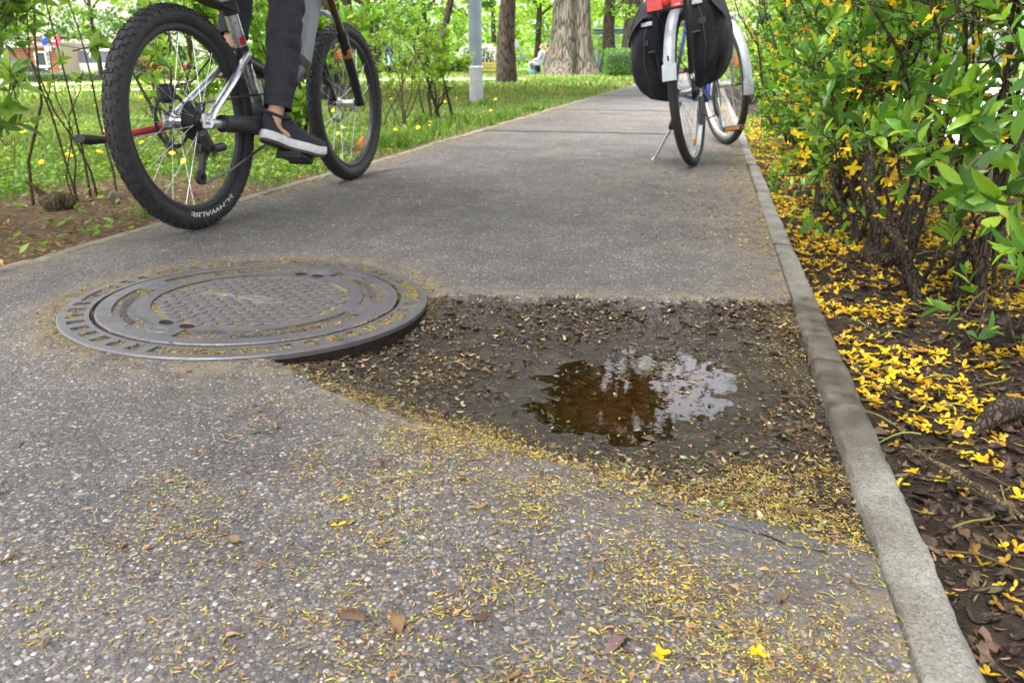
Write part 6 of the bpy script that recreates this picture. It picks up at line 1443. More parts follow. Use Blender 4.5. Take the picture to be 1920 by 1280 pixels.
def tree(name, label, base, h, r0, lean=(0, 0), crown_r=3., crown_z=(3., 9.), n_clump=60, per=70, leaf=(.09, .16), cols=FRESH, mat='bark_dark', fork=None, rng=None, low=0, low_z=(1.2, 3.2), low_r=2.5, cmat='far_leaf', group=None, flare=1.35, cat='tree', limbs=7, dense=1.):
    """tapered trunk with limbs; crown of many leaf-sized faces gathered in uneven clumps"""
    B = V3((base[0], base[1], float(ground_z(*base)))); root = thing(name, label, cat, tuple(B), group=group); b = MB()
    ht = h * .62; P = [V3((lean[0] * t ** 1.1, lean[1] * t ** 1.1, -.15 + ht * t)) + (rng.normal(0, .03 * r0 * 4, 3) * (1, 1, 0) if 0 < t < 1 else 0) for t in np.linspace(0, 1, 9)]
    R_ = [r0 * (flare if i == 0 else 1.12 if i == 1 else 1) * (1 - .5 * i / 8) for i in range(9)]; b.tube(P, R_, 14); tips = []
    for k in range(limbs):
        t = rng.uniform(.35, 1.) if fork is None else fork + (1 - fork) * k / limbs; i0 = min(int(t * 8), 7); s0 = P[i0] + (P[i0 + 1] - P[i0]) * (t * 8 - i0); a = 2 * pi * k / limbs + rng.uniform(-.4, .4); ln = crown_r * rng.uniform(.7, 1.15)
        e = s0 + V3((cos(a) * ln * .8, sin(a) * ln * .8, ln * rng.uniform(.35, .9))); Q = stem_path(s0, e, rng, .25, 6, .05); b.tube(Q, [r0 * (.5 - .42 * j / 5) * (1 - .35 * t) for j in range(6)], 8)
        for j in (3, 4, 5): tips.append(Q[j])
        for q in range(2): s1 = Q[3 + q]; e1 = s1 + nrm(rng.normal(0, 1, 3) + np.array([cos(a), sin(a), .1])) * crown_r * .45; b.tube(stem_path(s1, e1, rng, .1, 4, .03), [r0 * .14, r0 * .1, r0 * .07, r0 * .03], 6); tips.append(e1)
    b.build('trunk', mat, root)
    C = []
    n_clump = int(n_clump * dense)
    for k in range(n_clump):
        if k < len(tips): c = tips[k] + rng.normal(0, .25, 3)
        else: a = rng.uniform(0, 2 * pi); rr = crown_r * sqrt(rng.random()); z = rng.uniform(*crown_z); f = sin(pi * (z - crown_z[0]) / (crown_z[1] - crown_z[0]) * .85 + .3); c = V3((lean[0] * .8 + rr * cos(a) * f, lean[1] * .8 + rr * sin(a) * f, z))
        C.append((c, rng.uniform(.35, .8) * crown_r * .28))
    for k in range(low): a = rng.uniform(0, 2 * pi); rr = low_r * sqrt(rng.random()); C.append((V3((rr * cos(a), rr * sin(a), rng.uniform(*low_z))), rng.uniform(.3, .6)))
    pos, col = [], []
    for c, r_ in C:
        n = int(per * rng.uniform(.6, 1.3)); q = rng.normal(0, 1, (n, 3)); q = q / np.linalg.norm(q, axis=1, keepdims=True) * (rng.random((n, 1)) ** .45) * r_ * np.array([1.25, 1.25, .75]); pos.append(c + q); col.append(jit(np.tile(np.array(cols[rng.integers(len(cols))]), (n, 1)), n, .3, .1, rng))
    pos = np.concatenate(pos); col = np.concatenate(col); n = len(pos); X, Y, Z = basis(rand_dirs(n, -.7, .6, rng), rand_dirs(n, -1, 1, rng)); V, F = spread_mesh(*RHOMB, pos, X, Y, Z, rng.uniform(*leaf, n))
    o = np_obj('crown', V, F, cmat, root, cols=np.repeat(col, 4, 0)); return root
rt_ = np.random.default_rng(101)
YG = [(.15, .26, .025), (.21, .33, .035), (.1, .19, .02), (.26, .36, .06)]; MG = [(.06, .13, .02), (.1, .19, .025), (.045, .1, .02), (.14, .23, .035)]
tree('park_tree', 'dark straight tree trunk with a small soil ring, nearest on the lawn', (-5.47, 21.2), 15, .235, (.1, 0), 4.5, (5.5, 13), 119, 60, (.12, .22), YG, rng=rt_, group='park trees')
tree('park_tree', 'dark tree with a low fork standing beyond the clipped hedge block', (-5.2, 40.5), 14, .34, (.2, 0), 4.5, (5, 13), 93, 60, (.14, .26), YG, rng=rt_, fork=.30, group='park trees', low=10, low_z=(2.6, 4.2), low_r=3)
tree('park_tree', 'thin dark tree directly behind the bench', (-10.5, 48), 11, .22, (.3, 0), 4, (4, 10), 93, 60, (.14, .26), YG, rng=rt_, group='park trees', low=22, low_z=(2.2, 4.), low_r=4)
tree('park_tree', 'dark trunk leaning right, behind the small forked shrub', (-12.6, 35.4), 12, .2, (1.9, .2), 4, (4.5, 11), 93, 60, (.13, .24), MG, rng=rt_, group='park trees', low=8, low_z=(2.2, 3.6), low_r=3)
tree('park_tree', 'slim upright trunk left of the leaning one', (-14.8, 40.3), 12, .17, (-.2, 0), 4, (4, 11), 85, 60, (.13, .24), MG, rng=rt_, group='park trees', low=16, low_z=(1.2, 3.6), low_r=3)
tree('park_tree', 'pair-leaning thin trunk behind the front wheel', (-17.5, 39.6), 12, .2, (-.5, 0), 4, (4, 11), 85, 60, (.13, .24), MG, rng=rt_, group='park trees', low=22, low_z=(1., 3.6), low_r=3)
tree('park_tree', 'slender young tree on the lawn left of the rear wheel', (-31.8, 36.0), 9, .13, (-.2, .2), 3.2, (2.2, 8), 55, 80, (.13, .22), MG, rng=rt_, group='park trees', low=18, low_z=(2.4, 3.6), low_r=2.6)
tree('park_tree', 'leafy tree above the parked dark car at far left', (-33, 30), 10, .15, (.3, 0), 3.6, (2.6, 8), 60, 80, (.13, .22), MG, rng=rt_, group='park trees', low=18, low_z=(2.0, 3.4), low_r=3)
tree('park_tree', 'dense green tree behind the top of the rear wheel', (-24, 33), 11, .18, (.2, 0), 4, (2.5, 10), 70, 80, (.13, .24), MG, rng=rt_, group='park trees', low=24, low_z=(1.6, 3.6), low_r=4)
tree('park_tree', 'green tree filling the gap right of the rear wheel', (-18.5, 30), 10, .16, (.2, 0), 3.6, (2.5, 9), 60, 80, (.13, .22), YG, rng=rt_, group='park trees', low=22, low_z=(.9, 3.2), low_r=3)
tree('park_tree', 'pale yellow-green tree closing the end of the path at right', (2.6, 50), 10, .2, (0, 0), 3.6, (.8, 6.5), 90, 80, (.1, .18), [(.34, .42, .14), (.4, .46, .2), (.28, .36, .12)], rng=rt_, group='park trees', low=20, low_z=(.6, 2.6), low_r=3)
tree('park_tree', 'leafy tree beyond the white flowering bush', (-16, 58), 12, .22, (0, 0), 5, (2.5, 11), 70, 60, (.16, .3), YG, rng=rt_, group='park trees', low=34, low_z=(.6, 4.4), low_r=5)
tree('park_tree', 'bright weeping tree behind the seated couple', (-10.5, 60), 12, .22, (0, 0), 5, (2.5, 11), 70, 60, (.16, .3), YG, rng=rt_, group='park trees', low=44, low_z=(.6, 4.6), low_r=5)
tree('park_tree', 'bright leafy tree behind the big grey trunk', (-4.5, 62), 12, .22, (0, 0), 5, (2.5, 11), 70, 60, (.16, .3), YG, rng=rt_, group='park trees', low=34, low_z=(.8, 4.6), low_r=4.5)
tree('park_tree', 'leafy tree at the back between the thin trunks', (-24, 55), 12, .22, (0, 0), 5, (2.5, 11), 70, 60, (.16, .3), MG, rng=rt_, group='park trees', low=50, low_z=(.5, 4.6), low_r=6)
tree('park_tree', 'leafy tree at the back behind the fork of the mountain bike', (-34, 52), 12, .22, (0, 0), 5, (2.5, 11), 70, 60, (.16, .3), MG, rng=rt_, group='park trees', low=40, low_z=(.8, 4.6), low_r=5)
# overhanging crown: seen mirrored in the puddle
tree('park_tree', 'tall tree left of the path whose crown mirrors in the puddle', (-6.55, 12.8), 15, .27, (1.5, 0), 5.3, (2.6, 9.0), 360, 80, (.18, .32), [(.07, .12, .03), (.1, .15, .03), (.05, .09, .02)], rng=rt_, group='park trees', limbs=9, mat='bark_grey', cmat='canopy_leaf')

for k_, (bx, by, hh, cr_, lb) in enumerate(((-4.6, .2, 12, 4.8, 'tall unseen tree added for shade beside the camera, left of the path'), (-8.6, 5.4, 13, 5.2, 'tall unseen tree added for shade left of the mountain bike'), (5.4, 2.2, 12, 4.4, 'tall unseen tree added for shade beyond the hedge on the right'), (4.4, -2.4, 12, 4.6, 'tall unseen tree added for shade behind the camera on the right'), (-3.2, -5.2, 13, 5., 'tall unseen tree added for shade behind the camera, left of the path'))):  # out-of-view trees added so their crowns cut the skylight over the path
    tree('added_shade_tree', lb, (bx, by), hh, .22, (0, 0), cr_, (4.2, 10.5), 85, 70, (.2, .36), [(.06, .1, .03), (.09, .13, .04), (.05, .08, .03)], rng=rt_, group='unseen trees added to shade the path', limbs=9, cmat='canopy_leaf')
def big_trunk(name, label, base, r0, h, rng_seed, lobes, mat='bark_grey', flare=.9):
    B = (base[0], base[1], float(ground_z(*base)) - .1); root = thing(name, label, 'tree', B, group='park trees'); n, m = 96, 60; VV = []
    rg = np.random.default_rng(rng_seed); ph = rg.uniform(0, 6.28, 4)
    for i in range(m + 1):
        t = i / m; z = h * t ** 1.25
        for k in range(n):
            a = 2 * pi * k / n; fl = flare * math.exp(-z / .9); lob = sum(c_ * cos(q * a + p_ + z * tw) for (q, c_, tw), p_ in zip(lobes, ph))
            kn = .06 * float(vnoise(a * 3.2, z * 1.2, rng_seed)) + .035 * float(vnoise(a * 9, z * 3, rng_seed + 1))
            r_ = r0 * (1 - .22 * t) * (1 + lob * (1 + .9 * fl) + kn) + fl * r0 * .6 * (1 + .8 * lob); VV.append((r_ * cos(a), r_ * sin(a), z))
    b = MB(); b.add(VV, [(i * n + k, i * n + (k + 1) % n, (i + 1) * n + (k + 1) % n, (i + 1) * n + k) for i in range(m) for k in range(n)]); 
    for q in range(5): a = q * 1.3 + rng_seed; b.tube(stem_path((0, 0, h - .3), (cos(a) * 4, sin(a) * 4, h + 3.5), rg, .4, 7, .05), [r0 * .5, r0 * .4, r0 * .3, r0 * .22, r0 * .16, r0 * .1, r0 * .05], 9)
    b.build('trunk', mat, root, angle=80); pos, col = [], []
    for k in range(60): c = V3((rg.normal(0, 3), rg.normal(0, 3), h + rg.uniform(.6, 6))); q = rg.normal(0, .6, (60, 3)); pos.append(c + q); col.append(jit(np.tile(YG[k % 4], (60, 1)), 60, .3, .1, rg))
    pos = np.concatenate(pos); X, Y, Z = basis(rand_dirs(len(pos), -.7, .6, rg), rand_dirs(len(pos), -1, 1, rg)); V, F = spread_mesh(*RHOMB, pos, X, Y, Z, rg.uniform(.14, .28, len(pos))); np_obj('crown', V, F, 'far_leaf', root, cols=np.repeat(np.concatenate(col), 4, 0)); return root
big_trunk('old_tree', 'huge pale grey fluted tree trunk with knots and spreading foot', (-6.25, 35.9), .82, 5.5, 3, ((3, .11, .05), (5, .10, .1), (8, .06, -.05)))
big_trunk('old_tree', 'thick pale trunk behind the left saddlebag', (-4.2, 43), .55, 6, 8, ((4, .08, .05), (7, .07, .1)), flare=.4)

# ---- clipped hedges and bushes
def clipped(name, label, c, size, n, cols, rng, leaf=(.03, .055), rotz=0., cat='hedge', mat='leaf', round_=0.):
    root = thing(name, label, cat, (c[0], c[1], float(ground_z(c[0], c[1])))  , (0, 0, rotz)); x, y, z = size
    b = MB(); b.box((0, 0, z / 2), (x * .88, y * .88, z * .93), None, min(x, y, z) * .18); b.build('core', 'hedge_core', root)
    q = rng.uniform(-1, 1, (n, 3)); f = rng.integers(0, 5, n); P = q * V3(size) / 2; P[f == 0, 0] = x / 2; P[f == 1, 0] = -x / 2; P[f == 2, 1] = y / 2; P[f == 3, 1] = -y / 2; P[f == 4, 2] = z / 2
    if round_: k = 1 - round_ * (np.abs(P[:, 2] / z * 2) ** 2); P[:, :2] *= np.where(P[:, 2] > 0, k, 1)[:, None]
    P[:, 2] += z / 2; P += rng.normal(0, .02, (n, 3)) * (1 + z); P[:, 2] = np.maximum(P[:, 2], .02); X, Y, Z = basis(rand_dirs(n, -.2, 1, rng), rand_dirs(n, rng=rng)); V, F = spread_mesh(*RHOMB, P, X, Y, Z, rng.uniform(*leaf, n)); o = np_obj('foliage', V, F, mat, root, cols=np.repeat(jit(pick(cols, n, rng=rng), n, .25, .1, rng), 4, 0)); o['kind'] = 'stuff'; return root
clipped('box_hedge', 'clipped square green hedge block beside the path, left of the saddlebag', (-3.5, 32.2), (1.25, 1.6, .98), 5000, [(.04, .12, .015), (.06, .16, .02), (.1, .22, .03)], rt_, (.04, .08))
clipped('flowering_bush', 'rounded white flowering bush far across the lawn', (-13.9, 47.2), (2.4, 2., 1.45), 3000, [(.78, .78, .72), (.7, .72, .66), (.3, .4, .12)], rt_, (.08, .14), cat='bush', mat='blossom_white', round_=.4)
clipped('low_hedge', 'low green hedge in front of the cars at far left', (-38.5, 41), (7, .8, .55), 3000, [(.05, .12, .02), (.1, .2, .03)], rt_, (.06, .12), .65)
clipped('low_hedge', 'low yellowish hedge beside the slender young tree', (-36., 43.5), (5, .8, .6), 2200, [(.3, .34, .03), (.36, .36, .04)], rt_, (.06, .12), .6)
clipped('low_hedge', 'low hedge behind the lamp post foot', (-14.4, 45.5), (6, .7, .42), 2400, [(.2, .26, .05), (.28, .3, .06), (.12, .2, .03)], rt_, (.07, .12), .1)
clipped('low_hedge', 'pale flowering undergrowth left of the lamp post', (-19.5, 43), (5, 1.2, .5), 2200, [(.3, .36, .14), (.5, .5, .42), (.2, .3, .08)], rt_, (.07, .13), .2)
clipped('low_hedge', 'fresh green undergrowth closing the path end', (.9, 24), (1.0, 8, .75), 3600, YG, rt_, (.06, .12))
def conifer(base, h, r0, label):
    root = thing('conifer', label, 'conifer', (base[0], base[1], float(ground_z(*base)))); b = MB(); b.tube([(0, 0, -.1), (0, 0, h)], [.09, .02], 8); b.build('trunk', 'bark_dark', root); rg = np.random.default_rng(2); n = 9000
    t = rg.random(n) ** .7; z = h * t; a = rg.uniform(0, 6.28, n); rr = r0 * (1 - t) * (.35 + .65 * rg.random(n) ** .4) * (.85 + .25 * np.sin(z * 9)); P = np.c_[rr * np.cos(a), rr * np.sin(a), z]; d = nrm(np.c_[np.cos(a), np.sin(a), rg.uniform(-.5, .2, n)]); X, Y, Z = basis(d, rand_dirs(n, rng=rg)); V, F = spread_mesh(*RHOMB, P, X, Y, Z, np.c_[rg.uniform(.05, .1, n), rg.uniform(.15, .28, n), rg.uniform(.05, .1, n)]); np_obj('crown', V, F, 'far_leaf', root, cols=np.repeat(jit(pick([(.05, .08, .06), (.08, .12, .09), (.035, .06, .04)], n, rng=rg), n, .25, .08, rg), 4, 0))
conifer((-22.6, 28.6), 3.2, 1.15, 'dark bluish conifer seen through the bike rear wheel')
conifer((1.9, 34), 2.4, .9, 'dark green conifer at the end of the path on the right')
# distant wooded edge that reads as one mass
def wood():
    r = np.random.default_rng(14); parts = []; n = 26000; a = r.uniform(radians(-12), radians(66), n); d = r.uniform(75, 110, n); z = r.uniform(-.5, 1, n); top = 9 + 4 * fbm(a * 9, a * 0 + 3, 6) - 5.5 * sstep(radians(-1.5), radians(-7), a) - 4.5 * sstep(radians(42), radians(55), a)
    P = np.c_[-d * np.sin(a), d * np.cos(a), np.maximum(-.6, z) * top]; cl = fbm(P[:, 0] * .35, P[:, 1] * .1 + P[:, 2] * .4, 9); c = np.where((cl > 0)[:, None], pick(YG, n, rng=r), pick(MG, n, rng=r)); X, Y, Z = basis(rand_dirs(n, rng=r), rand_dirs(n, rng=r)); V, F = spread_mesh(*RHOMB, P, X, Y, Z, r.uniform(.5, 1.1, n)); tag(np_obj('far_foliage', V, F, 'far_leaf', cols=np.repeat(jit(c, n, .25, .1, r), 4, 0)), 'far-off spring woodland closing the park', kind='stuff')
wood()

# ---------------------------------------------------------------- bench, people, shelter
def figure(name, label, base, rotz, pose, tm, jm, hm):
    """small figure: +y is where it faces"""
    root = thing(name, label, 'person', base, (0, 0, rotz)); sit = pose == 'sit'
    hz = .5 if sit else .93; lean = -.12 if sit else .03; pel = (0, 0, hz); ch_ = (0, lean, hz + .42); nk = (0, lean * 1.1, hz + .6); hd = (0, lean + .03, hz + .74)
    ch = [[(pel, .12), (ch_, .14), ((0, lean, hz + .53), .07), (nk, .05), (hd, (.075, .09)), ((0, lean + .02, hz + .84), (.06, .075))], [(hd, (.075, .09)), ((0, lean + .14, hz + .72), .02)]]; legs = []
    for s_ in (1, -1):
        hip = (s_ * .09, .02, hz); kn = (s_ * .12, .44, hz + .02) if sit else (s_ * .1, .05 * s_, .5); an = (s_ * .11, .40, .09) if sit else (s_ * .1, -.1 * s_, .09); toe_ = (an[0], an[1] + .17, .04); ch.append([(pel, .12), (hip, .09), (kn, .055), (an, .038), (toe_, .032)]); legs.append([hip, kn, an])
        sh = (s_ * .19, lean, hz + .5); el = (s_ * .25, lean + .1, hz + .24); wr = (s_ * .16, lean + .34, hz + .17) if sit else (s_ * .24, lean + .12, hz + .0); ch.append([(ch_, .14), (sh, .06), (el, .045), (wr, .03), ((wr[0], wr[1] + .09, wr[2] - .03), (.034, .018))])
        for q in range(4): ch.append([((wr[0], wr[1] + .09, wr[2] - .03), (.034, .018)), ((wr[0] + (q - 1.5) * .019, wr[1] + .15, wr[2] - .05), .009), ((wr[0] + (q - 1.5) * .019, wr[1] + .17, wr[2] - .08), .008)])
        ch.append([((wr[0], wr[1] + .09, wr[2] - .03), (.034, .018)), ((wr[0] - s_ * .045, wr[1] + .1, wr[2] - .03), .01)])
    skin_body('body', ch, 'skin', root, 1); b = MB()
    for hip, kn, an in legs: cloth_tube(b, [(hip[0] * .4, 0, hz + .06), hip, kn, (an[0], an[1], an[2] + .02)], [.12, .105, .078, .065], 5, 12, .04, 3)
    b.build('trousers', tm, root); b = MB(); cloth_tube(b, [(0, -.0, hz - .04), (0, lean * .6, hz + .2), (0, lean, hz + .42), (0, lean, hz + .53), (0, lean, hz + .58)], [.16, .165, .17, .13, .07], 5, 14, .04, 4)
    for s_ in (1, -1): cloth_tube(b, [(s_ * .12, lean, hz + .5), (s_ * .2, lean, hz + .5), (s_ * .255, lean + .1, hz + .24), ((s_ * .165, lean + .32, hz + .175) if sit else (s_ * .24, lean + .11, hz + .03))], [.07, .075, .058, .045], 4, 12, .04, 5)
    b.build('jacket', jm, root); b = MB(); b.ellipsoid((0, lean - .015, hz + .80), (.082, .095, .075), 12, 8); b.build('hair', hm, root)
    for s_, (hip, kn, an) in zip((1, -1), legs): b = MB(); b.box((an[0], an[1] + .07, .045), (.09, .27, .09), None, .03); b.build('shoe', 'black_plastic', root)
    return root
bz = float(ground_z(-8.1, 37.6)); bench = thing('park_bench', 'grey bench on the lawn carrying a seated couple', 'bench', (-8.0, 37.6, bz), (0, 0, radians(90)))
for k in range(4): b = MB(); b.box((0, -.16 + k * .12, .44), (1.6, .09, .035), None, .008); b.build('seat_slat', 'cloth_trouser', bench)
for k in range(3): b = MB(); b.box((0, -.26 - k * .035, .56 + k * .13), (1.6, .03, .09), Matrix.Rotation(.25, 3, 'X'), .008); b.build('back_slat', 'cloth_trouser', bench)
for s_ in (-.65, .65):
    b = MB(); b.tube([(s_, .22, -.02), (s_, .2, .42), (s_, -.22, .42), (s_, -.34, .9)], .022, 8); b.tube([(s_, -.22, .42), (s_, -.3, -.02)], .022, 8); b.build('leg', 'pole_base', bench)
figure('person', 'person in pale jacket and grey trousers seated on the bench, nearer of the couple', (-8.0, 37.25, bz), radians(90), 'sit', 'cloth_trouser', 'cloth_pale', 'skin')
figure('person', 'person in rust-orange top seated on the bench beside the pale jacket', (-7.85, 37.95, bz), radians(78), 'sit', 'jacket_dark', 'cloth_orange', 'hair')
b = MB(); b.box((0, 0, .1), (.34, .22, .2), None, .05); tag(b.build('shopping_bag', 'blue_bag', loc=(-8.25, 37.1, bz)), 'blue bag on the grass under the bench', 'bag')
figure('person', 'person walking in dark jacket and blue jeans beyond the lawn', (-19.2, 45.8, float(ground_z(-19.2, 45.8))), radians(60), 'stand', 'cloth_jeans', 'cloth_navy', 'hair')
figure('person', 'white-haired person in dark clothes sitting beyond the lawn', (-18.5, 45.9, float(ground_z(-18.5, 45.9))), radians(60), 'sit', 'cloth_trouser', 'cloth_navy', 'grey_hair')
b2 = thing('park_bench', 'dark wooden bench far behind the lamp post', 'bench', (-16.6, 44.2, float(ground_z(-16.6, 44.2))), (0, 0, radians(10)))
for k in range(3): MB().box((0, -.15 + k * .14, .44), (1.8, .11, .04), None, .008).build('seat_slat', 'wood_plank', b2)
for k in range(3): MB().box((0, -.28, .58 + k * .13), (1.8, .03, .1), None, .008).build('back_slat', 'wood_plank', b2)
for s_ in (-.7, .7): MB().tube([(s_, .15, -.02), (s_, .15, .42), (s_, -.26, .42), (s_, -.28, .95)], .025, 8).build('leg', 'pole_base', b2)
b3 = thing('plank_barrier', 'low yellowish plank barrier behind the dark trunk', 'barrier', (-11.9, 43.5, float(ground_z(-11.9, 43.5))))
for k in range(3): MB().box((0, 0, .14 + k * .17), (2.6, .04, .13), None, .005).build('plank', 'yellow_plank', b3)
for s_ in (-1.2, 0, 1.2): MB().box((s_, .04, .28), (.08, .04, .6), None, .005).build('post', 'wood_plank', b3)
sh = thing('shelter', 'dark steel waiting shelter frame between the big trunks', 'shelter', (-5.1, 47, float(ground_z(-5.1, 47))))
for k in range(7): MB().tube([(-1.5 + k * .55, 0, 0), (-1.5 + k * .55, 0, 2.2)], .035, 8).build('post', 'shelter_steel', sh)
MB().tube([(-1.7, 0, 2.2), (2.2, 0, 2.2)], .11, 10).build('beam', 'galvanised', sh); MB().box((.2, .06, .42), (3.4, .03, .75), None, .01).build('panel', 'shelter_panel', sh)
MB().box((.2, .8, 2.36), (4.2, 2., .08), None, .02).build('roof', 'galvanised', sh)

# ---------------------------------------------------------------- street at far left: brick kiosk, white block, signs, cars
def oriented(p, q): d = nrm(V3(q) - V3(p)); return math.atan2(d[1], d[0])
kz = float(ground_z(-44, 44)) - .05
ang = oriented((-51.5, 47.6), (-46.6, 48.9)); kio = thing('brick_kiosk', 'low red brick shop with a pale fascia board at far left', 'building', (-46.55, 48.95, kz), (0, 0, ang))
MB().box((-6, 3, 1.3), (12, 6, 2.6)).build('wall', 'mortar', kio, smooth=False)
bm = MB().box((0, 0, 0), (.46, .03, .14), None, .004).mesh('brick', 'brick_red', smooth=False)
for j in range(13):
    for i in range(12):
        x = -.26 - i * .49 - (j % 2) * .245; z = .12 + j * .166
        if x < -5.9 or (-1.95 < x < -.95 and .85 < z < 2.0) or (-5.4 < x < -4.1 and .85 < z < 2.0): continue
        o = bpy.data.objects.new('brick', bm); o.location = (x, -.012, z); link(o, kio)
for x, w_ in ((-1.45, .8), (-4.75, 1.1)):
    wn = holder('window', kio); MB().box((x, -.02, 1.45), (w_, .06, 1.0)).build('frame', 'frame_white', wn, smooth=False); MB().box((x, -.055, 1.45), (w_ - .14, .012, .86)).build('pane', 'window_glass', wn, smooth=False); MB().box((x, -.05, .9), (w_ + .2, .12, .06)).build('sill', 'frame_white', wn, smooth=False)
MB().box((-1.95, -.16, 2.62), (4.1, .28, .72)).build('fascia', 'render_white', kio, smooth=False); MB().box((-6, 2.8, 3.1), (12.8, 6.8, .25)).build('roof', 'roof_tan', kio, smooth=False)
sg = thing('shop_sign', 'pinkish red shop sign with white lettering bands on the fascia', 'sign', (-46.55, 48.95, kz), (0, 0, ang))
MB().box((-1.32, -.33, 2.62), (1.1, .05, .62)).build('board', 'sign_pink', sg, smooth=False)
for k, (w_, z) in enumerate(((.7, 2.8), (1.06, 2.6), (.6, 2.42))): MB().box((-1.3 + .06 * k, -.36, z), (w_, .012, .09 if k != 1 else .13)).build('lettering', 'white_print', sg, smooth=False)
rs = thing('round_sign', 'round red sign with pale lettering at the shop corner', 'sign', (-46.2, 48.5, kz), (0, 0, ang))
b = MB(); b.lathe([(.40, -.02), (.42, 0), (.40, .02)], 32, Matrix.Translation((.05, -.35, 2.75)) @ Matrix.Rotation(pi / 2, 4, 'X')); b.build('disc', 'sign_red', rs); MB().tube([(.05, -.31, 0), (.05, -.31, 2.5)], .04, 8).build('post', 'galvanised', rs)
for z in (2.86, 2.68): MB().box((.05, -.385, z), (.4, .012, .08)).build('lettering', 'white_print', rs, smooth=False)
ps = thing('parking_sign', 'blue parking sign with a white P on a grey post', 'sign', (-40.4, 41.6, kz + .1), (0, 0, radians(44)))
MB().tube([(0, 0, 0), (0, 0, 2.75)], .035, 10).build('post', 'galvanised', ps); MB().box((0, -.05, 2.42), (.52, .02, .62), None, .008).build('board', 'sign_blue', ps)
V, F = text_mesh('P', .34, .002); b = MB(); b.add([(x - .1, -.0635 - z, y + 2.44) for x, y, z in V], F); b.build('lettering', 'white_print', ps, smooth=False)
MB().add([(.02, -.063, 2.16), (.22, -.063, 2.16), (.12, -.063, 2.36)], [(0, 1, 2)]).build('symbol', 'white_print', ps, smooth=False); MB().box((0, -.05, 1.93), (.34, .02, .3), None, .006).build('plate', 'frame_white', ps)
wz = float(ground_z(-50, 62)); wh = thing('white_block', 'pale rendered building behind the parked van', 'building', (-46, 66, wz), (0, 0, radians(36)))
MB().box((0, 4, 4), (26, 8, 9)).build('wall', 'render_white', wh, smooth=False)
for k in range(6): wn = holder('window', wh); MB().box((-10 + k * 3.9, -.0, 1.6), (1.9, .12, 1.5)).build('frame', 'frame_white', wn, smooth=False); MB().box((-10 + k * 3.9, -.07, 1.6), (1.7, .03, 1.3)).build('pane', 'window_glass', wn, smooth=False)

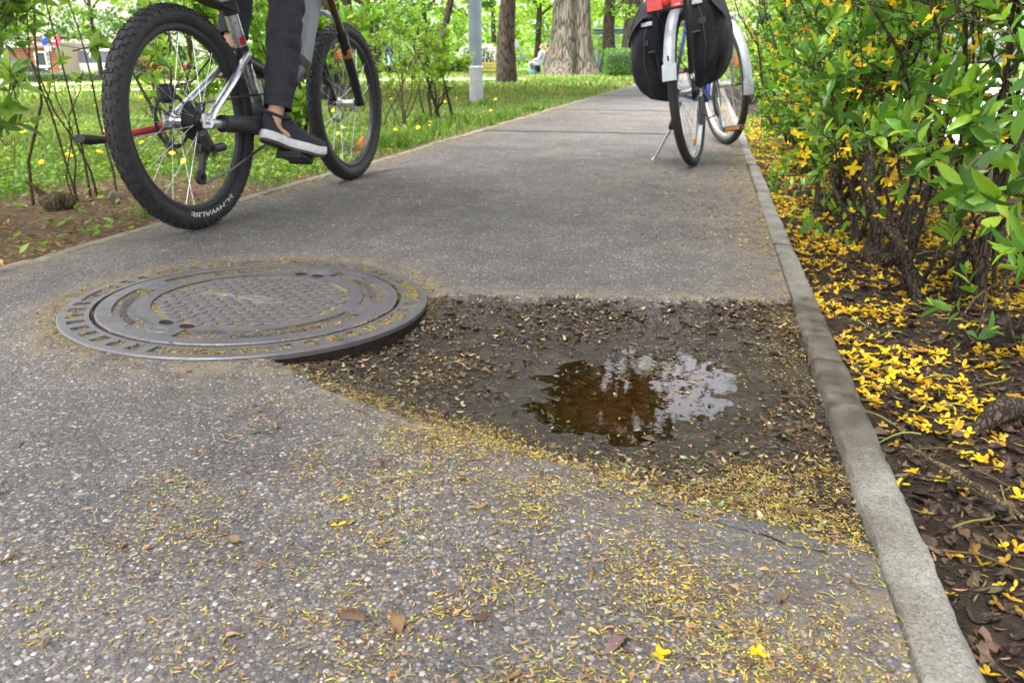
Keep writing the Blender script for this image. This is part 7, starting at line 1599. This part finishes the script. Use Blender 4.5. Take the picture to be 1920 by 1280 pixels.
def car(name, label, base, rotz, paint, L=4.3, H=1.45, W=1.75, van=False):
    root = thing(name, label, 'van' if van else 'car', base, (0, 0, rotz))
    low = [(-L / 2, .35), (-L / 2 + .05, .75), (-L / 2 + .3, .9), (L / 2 - 1.1, .92), (L / 2 - .25, .78), (L / 2, .6), (L / 2, .3), (L / 2 - .3, .22), (-L / 2 + .2, .22)]
    top = [(-L / 2 + .2, .88), (-L / 2 + .7, H - .06), (-L / 2 + 1.2, H), (L / 2 - 2.0, H), (L / 2 - 1.15, .9)] if not van else [(-L / 2 + .03, .88), (-L / 2 + .1, H), (L / 2 - 1.6, H), (L / 2 - .75, .9)]
    def shell(pts, w0, w1):
        zs = [p_[1] for p_ in pts]; b = MB(); n = len(pts); f = lambda z: w0 + (w1 - w0) * (z - min(zs)) / (max(zs) - min(zs) + 1e-6)
        VV = [(x, -f(z) / 2, z) for x, z in pts] + [(x, -f(z) / 2 + .05, z + (.02 if z > .8 else 0)) for x, z in pts]; VV = [(x, -f(z) / 2, z) for x, z in pts] + [(x, f(z) / 2, z) for x, z in pts]
        b.add(VV, [tuple(range(n)), tuple(range(2 * n - 1, n - 1, -1))] + [(i, n + i, n + (i + 1) % n, (i + 1) % n) for i in range(n)]); return b
    shell(low, W, W - .06).build('body', paint, root, angle=25); shell(top, W - .06, W - .42).build('cabin', paint, root, angle=25)
    for s_ in (-1, 1):
        zq = (.97, H - .1); xs = [(-L / 2 + .55, -.1), (-.02, L / 2 - 1.75)] if not van else [(-L / 2 + .4, .1), (.2, L / 2 - 1.35)]
        for x0, x1 in xs: wy = lambda z: (W - .06 - .36 * (z - .88) / (H - .88)) / 2 + .006; MB().add([(x0, s_ * wy(zq[0]), zq[0]), (x1 + .25, s_ * wy(zq[0]), zq[0]), (x1, s_ * wy(zq[1]), zq[1]), (x0 + .2, s_ * wy(zq[1]), zq[1])], [(0, 1, 2, 3)]).build('side_window', 'window_glass', root, smooth=False)
        for x in (-L / 2 + .8, L / 2 - .85):
            wl = holder('wheel', root, (x, s_ * (W / 2 - .09), .31)); MB().lathe([(.2, -.1), (.31, -.1), (.32, 0), (.31, .1), (.2, .1)], 24, Matrix.Rotation(pi / 2, 4, 'X')).build('tyre', 'rubber', wl); MB().lathe([(.06, -.11), (.2, -.105), (.2, .105), (.06, .11)], 20, Matrix.Rotation(pi / 2, 4, 'X')).build('rim', 'silver', wl)
        MB().box((L / 2 - .08, s_ * .62, .66), (.14, .3, .13), None, .03).build('headlight', 'clear_grey', root); MB().box((-L / 2 + .05, s_ * .66, .72), (.1, .22, .18), None, .02).build('tail_light', 'red_lamp', root)
    x0, x1 = (L / 2 - 1.98, L / 2 - 1.2) if not van else (L / 2 - 1.57, L / 2 - .8); wt, wb = (W - .46) / 2, (W - .14) / 2; MB().add([(x0 + .03, -wt, H - .03), (x0 + .03, wt, H - .03), (x1 + .03, wb, .95), (x1 + .03, -wb, .95)], [(0, 1, 2, 3)]).build('windscreen', 'window_glass', root, smooth=False)
    return root
cz = lambda x, y: float(ground_z(x, y)) + .02
car('parked_car', 'dark blue hatchback parked in front of the brick shop', (-45.2, 43.2, cz(-45.2, 43.2)), radians(40), 'car_dark')
car('parked_van', 'white van parked right of the brick shop', (-46.8, 52.6, cz(-46.8, 52.6)), radians(-145), 'car_white', 4.9, 1.95, 1.85, True)
car('parked_car', 'red car parked beside the white van', (-42.3, 54.5, cz(-42.3, 54.5)), radians(40), 'car_red')
car('parked_car', 'white car glimpsed over the hedge at the end of the path', (3.4, 33.5, 0), radians(95), 'car_white')
car('parked_car', 'red car beyond the white car at the end of the path', (2.2, 47., 0), radians(170), 'car_red')
hb = thing('town_house', 'pale hazy house block beyond the end of the path', 'building', (18, 170, 0), (0, 0, .1)); MB().box((0, 0, 5), (16, 10, 12)).build('wall', 'render_white', hb, smooth=False); MB().box((0, 0, 11.4), (17, 11, .8)).build('roof', 'roof_tan', hb, smooth=False)
for i in range(5):
    for j in range(3): MB().box((-6 + i * 3, -5.02, 2.2 + j * 3.2), (1.3, .1, 1.6)).build('window', 'window_glass', hb, smooth=False)
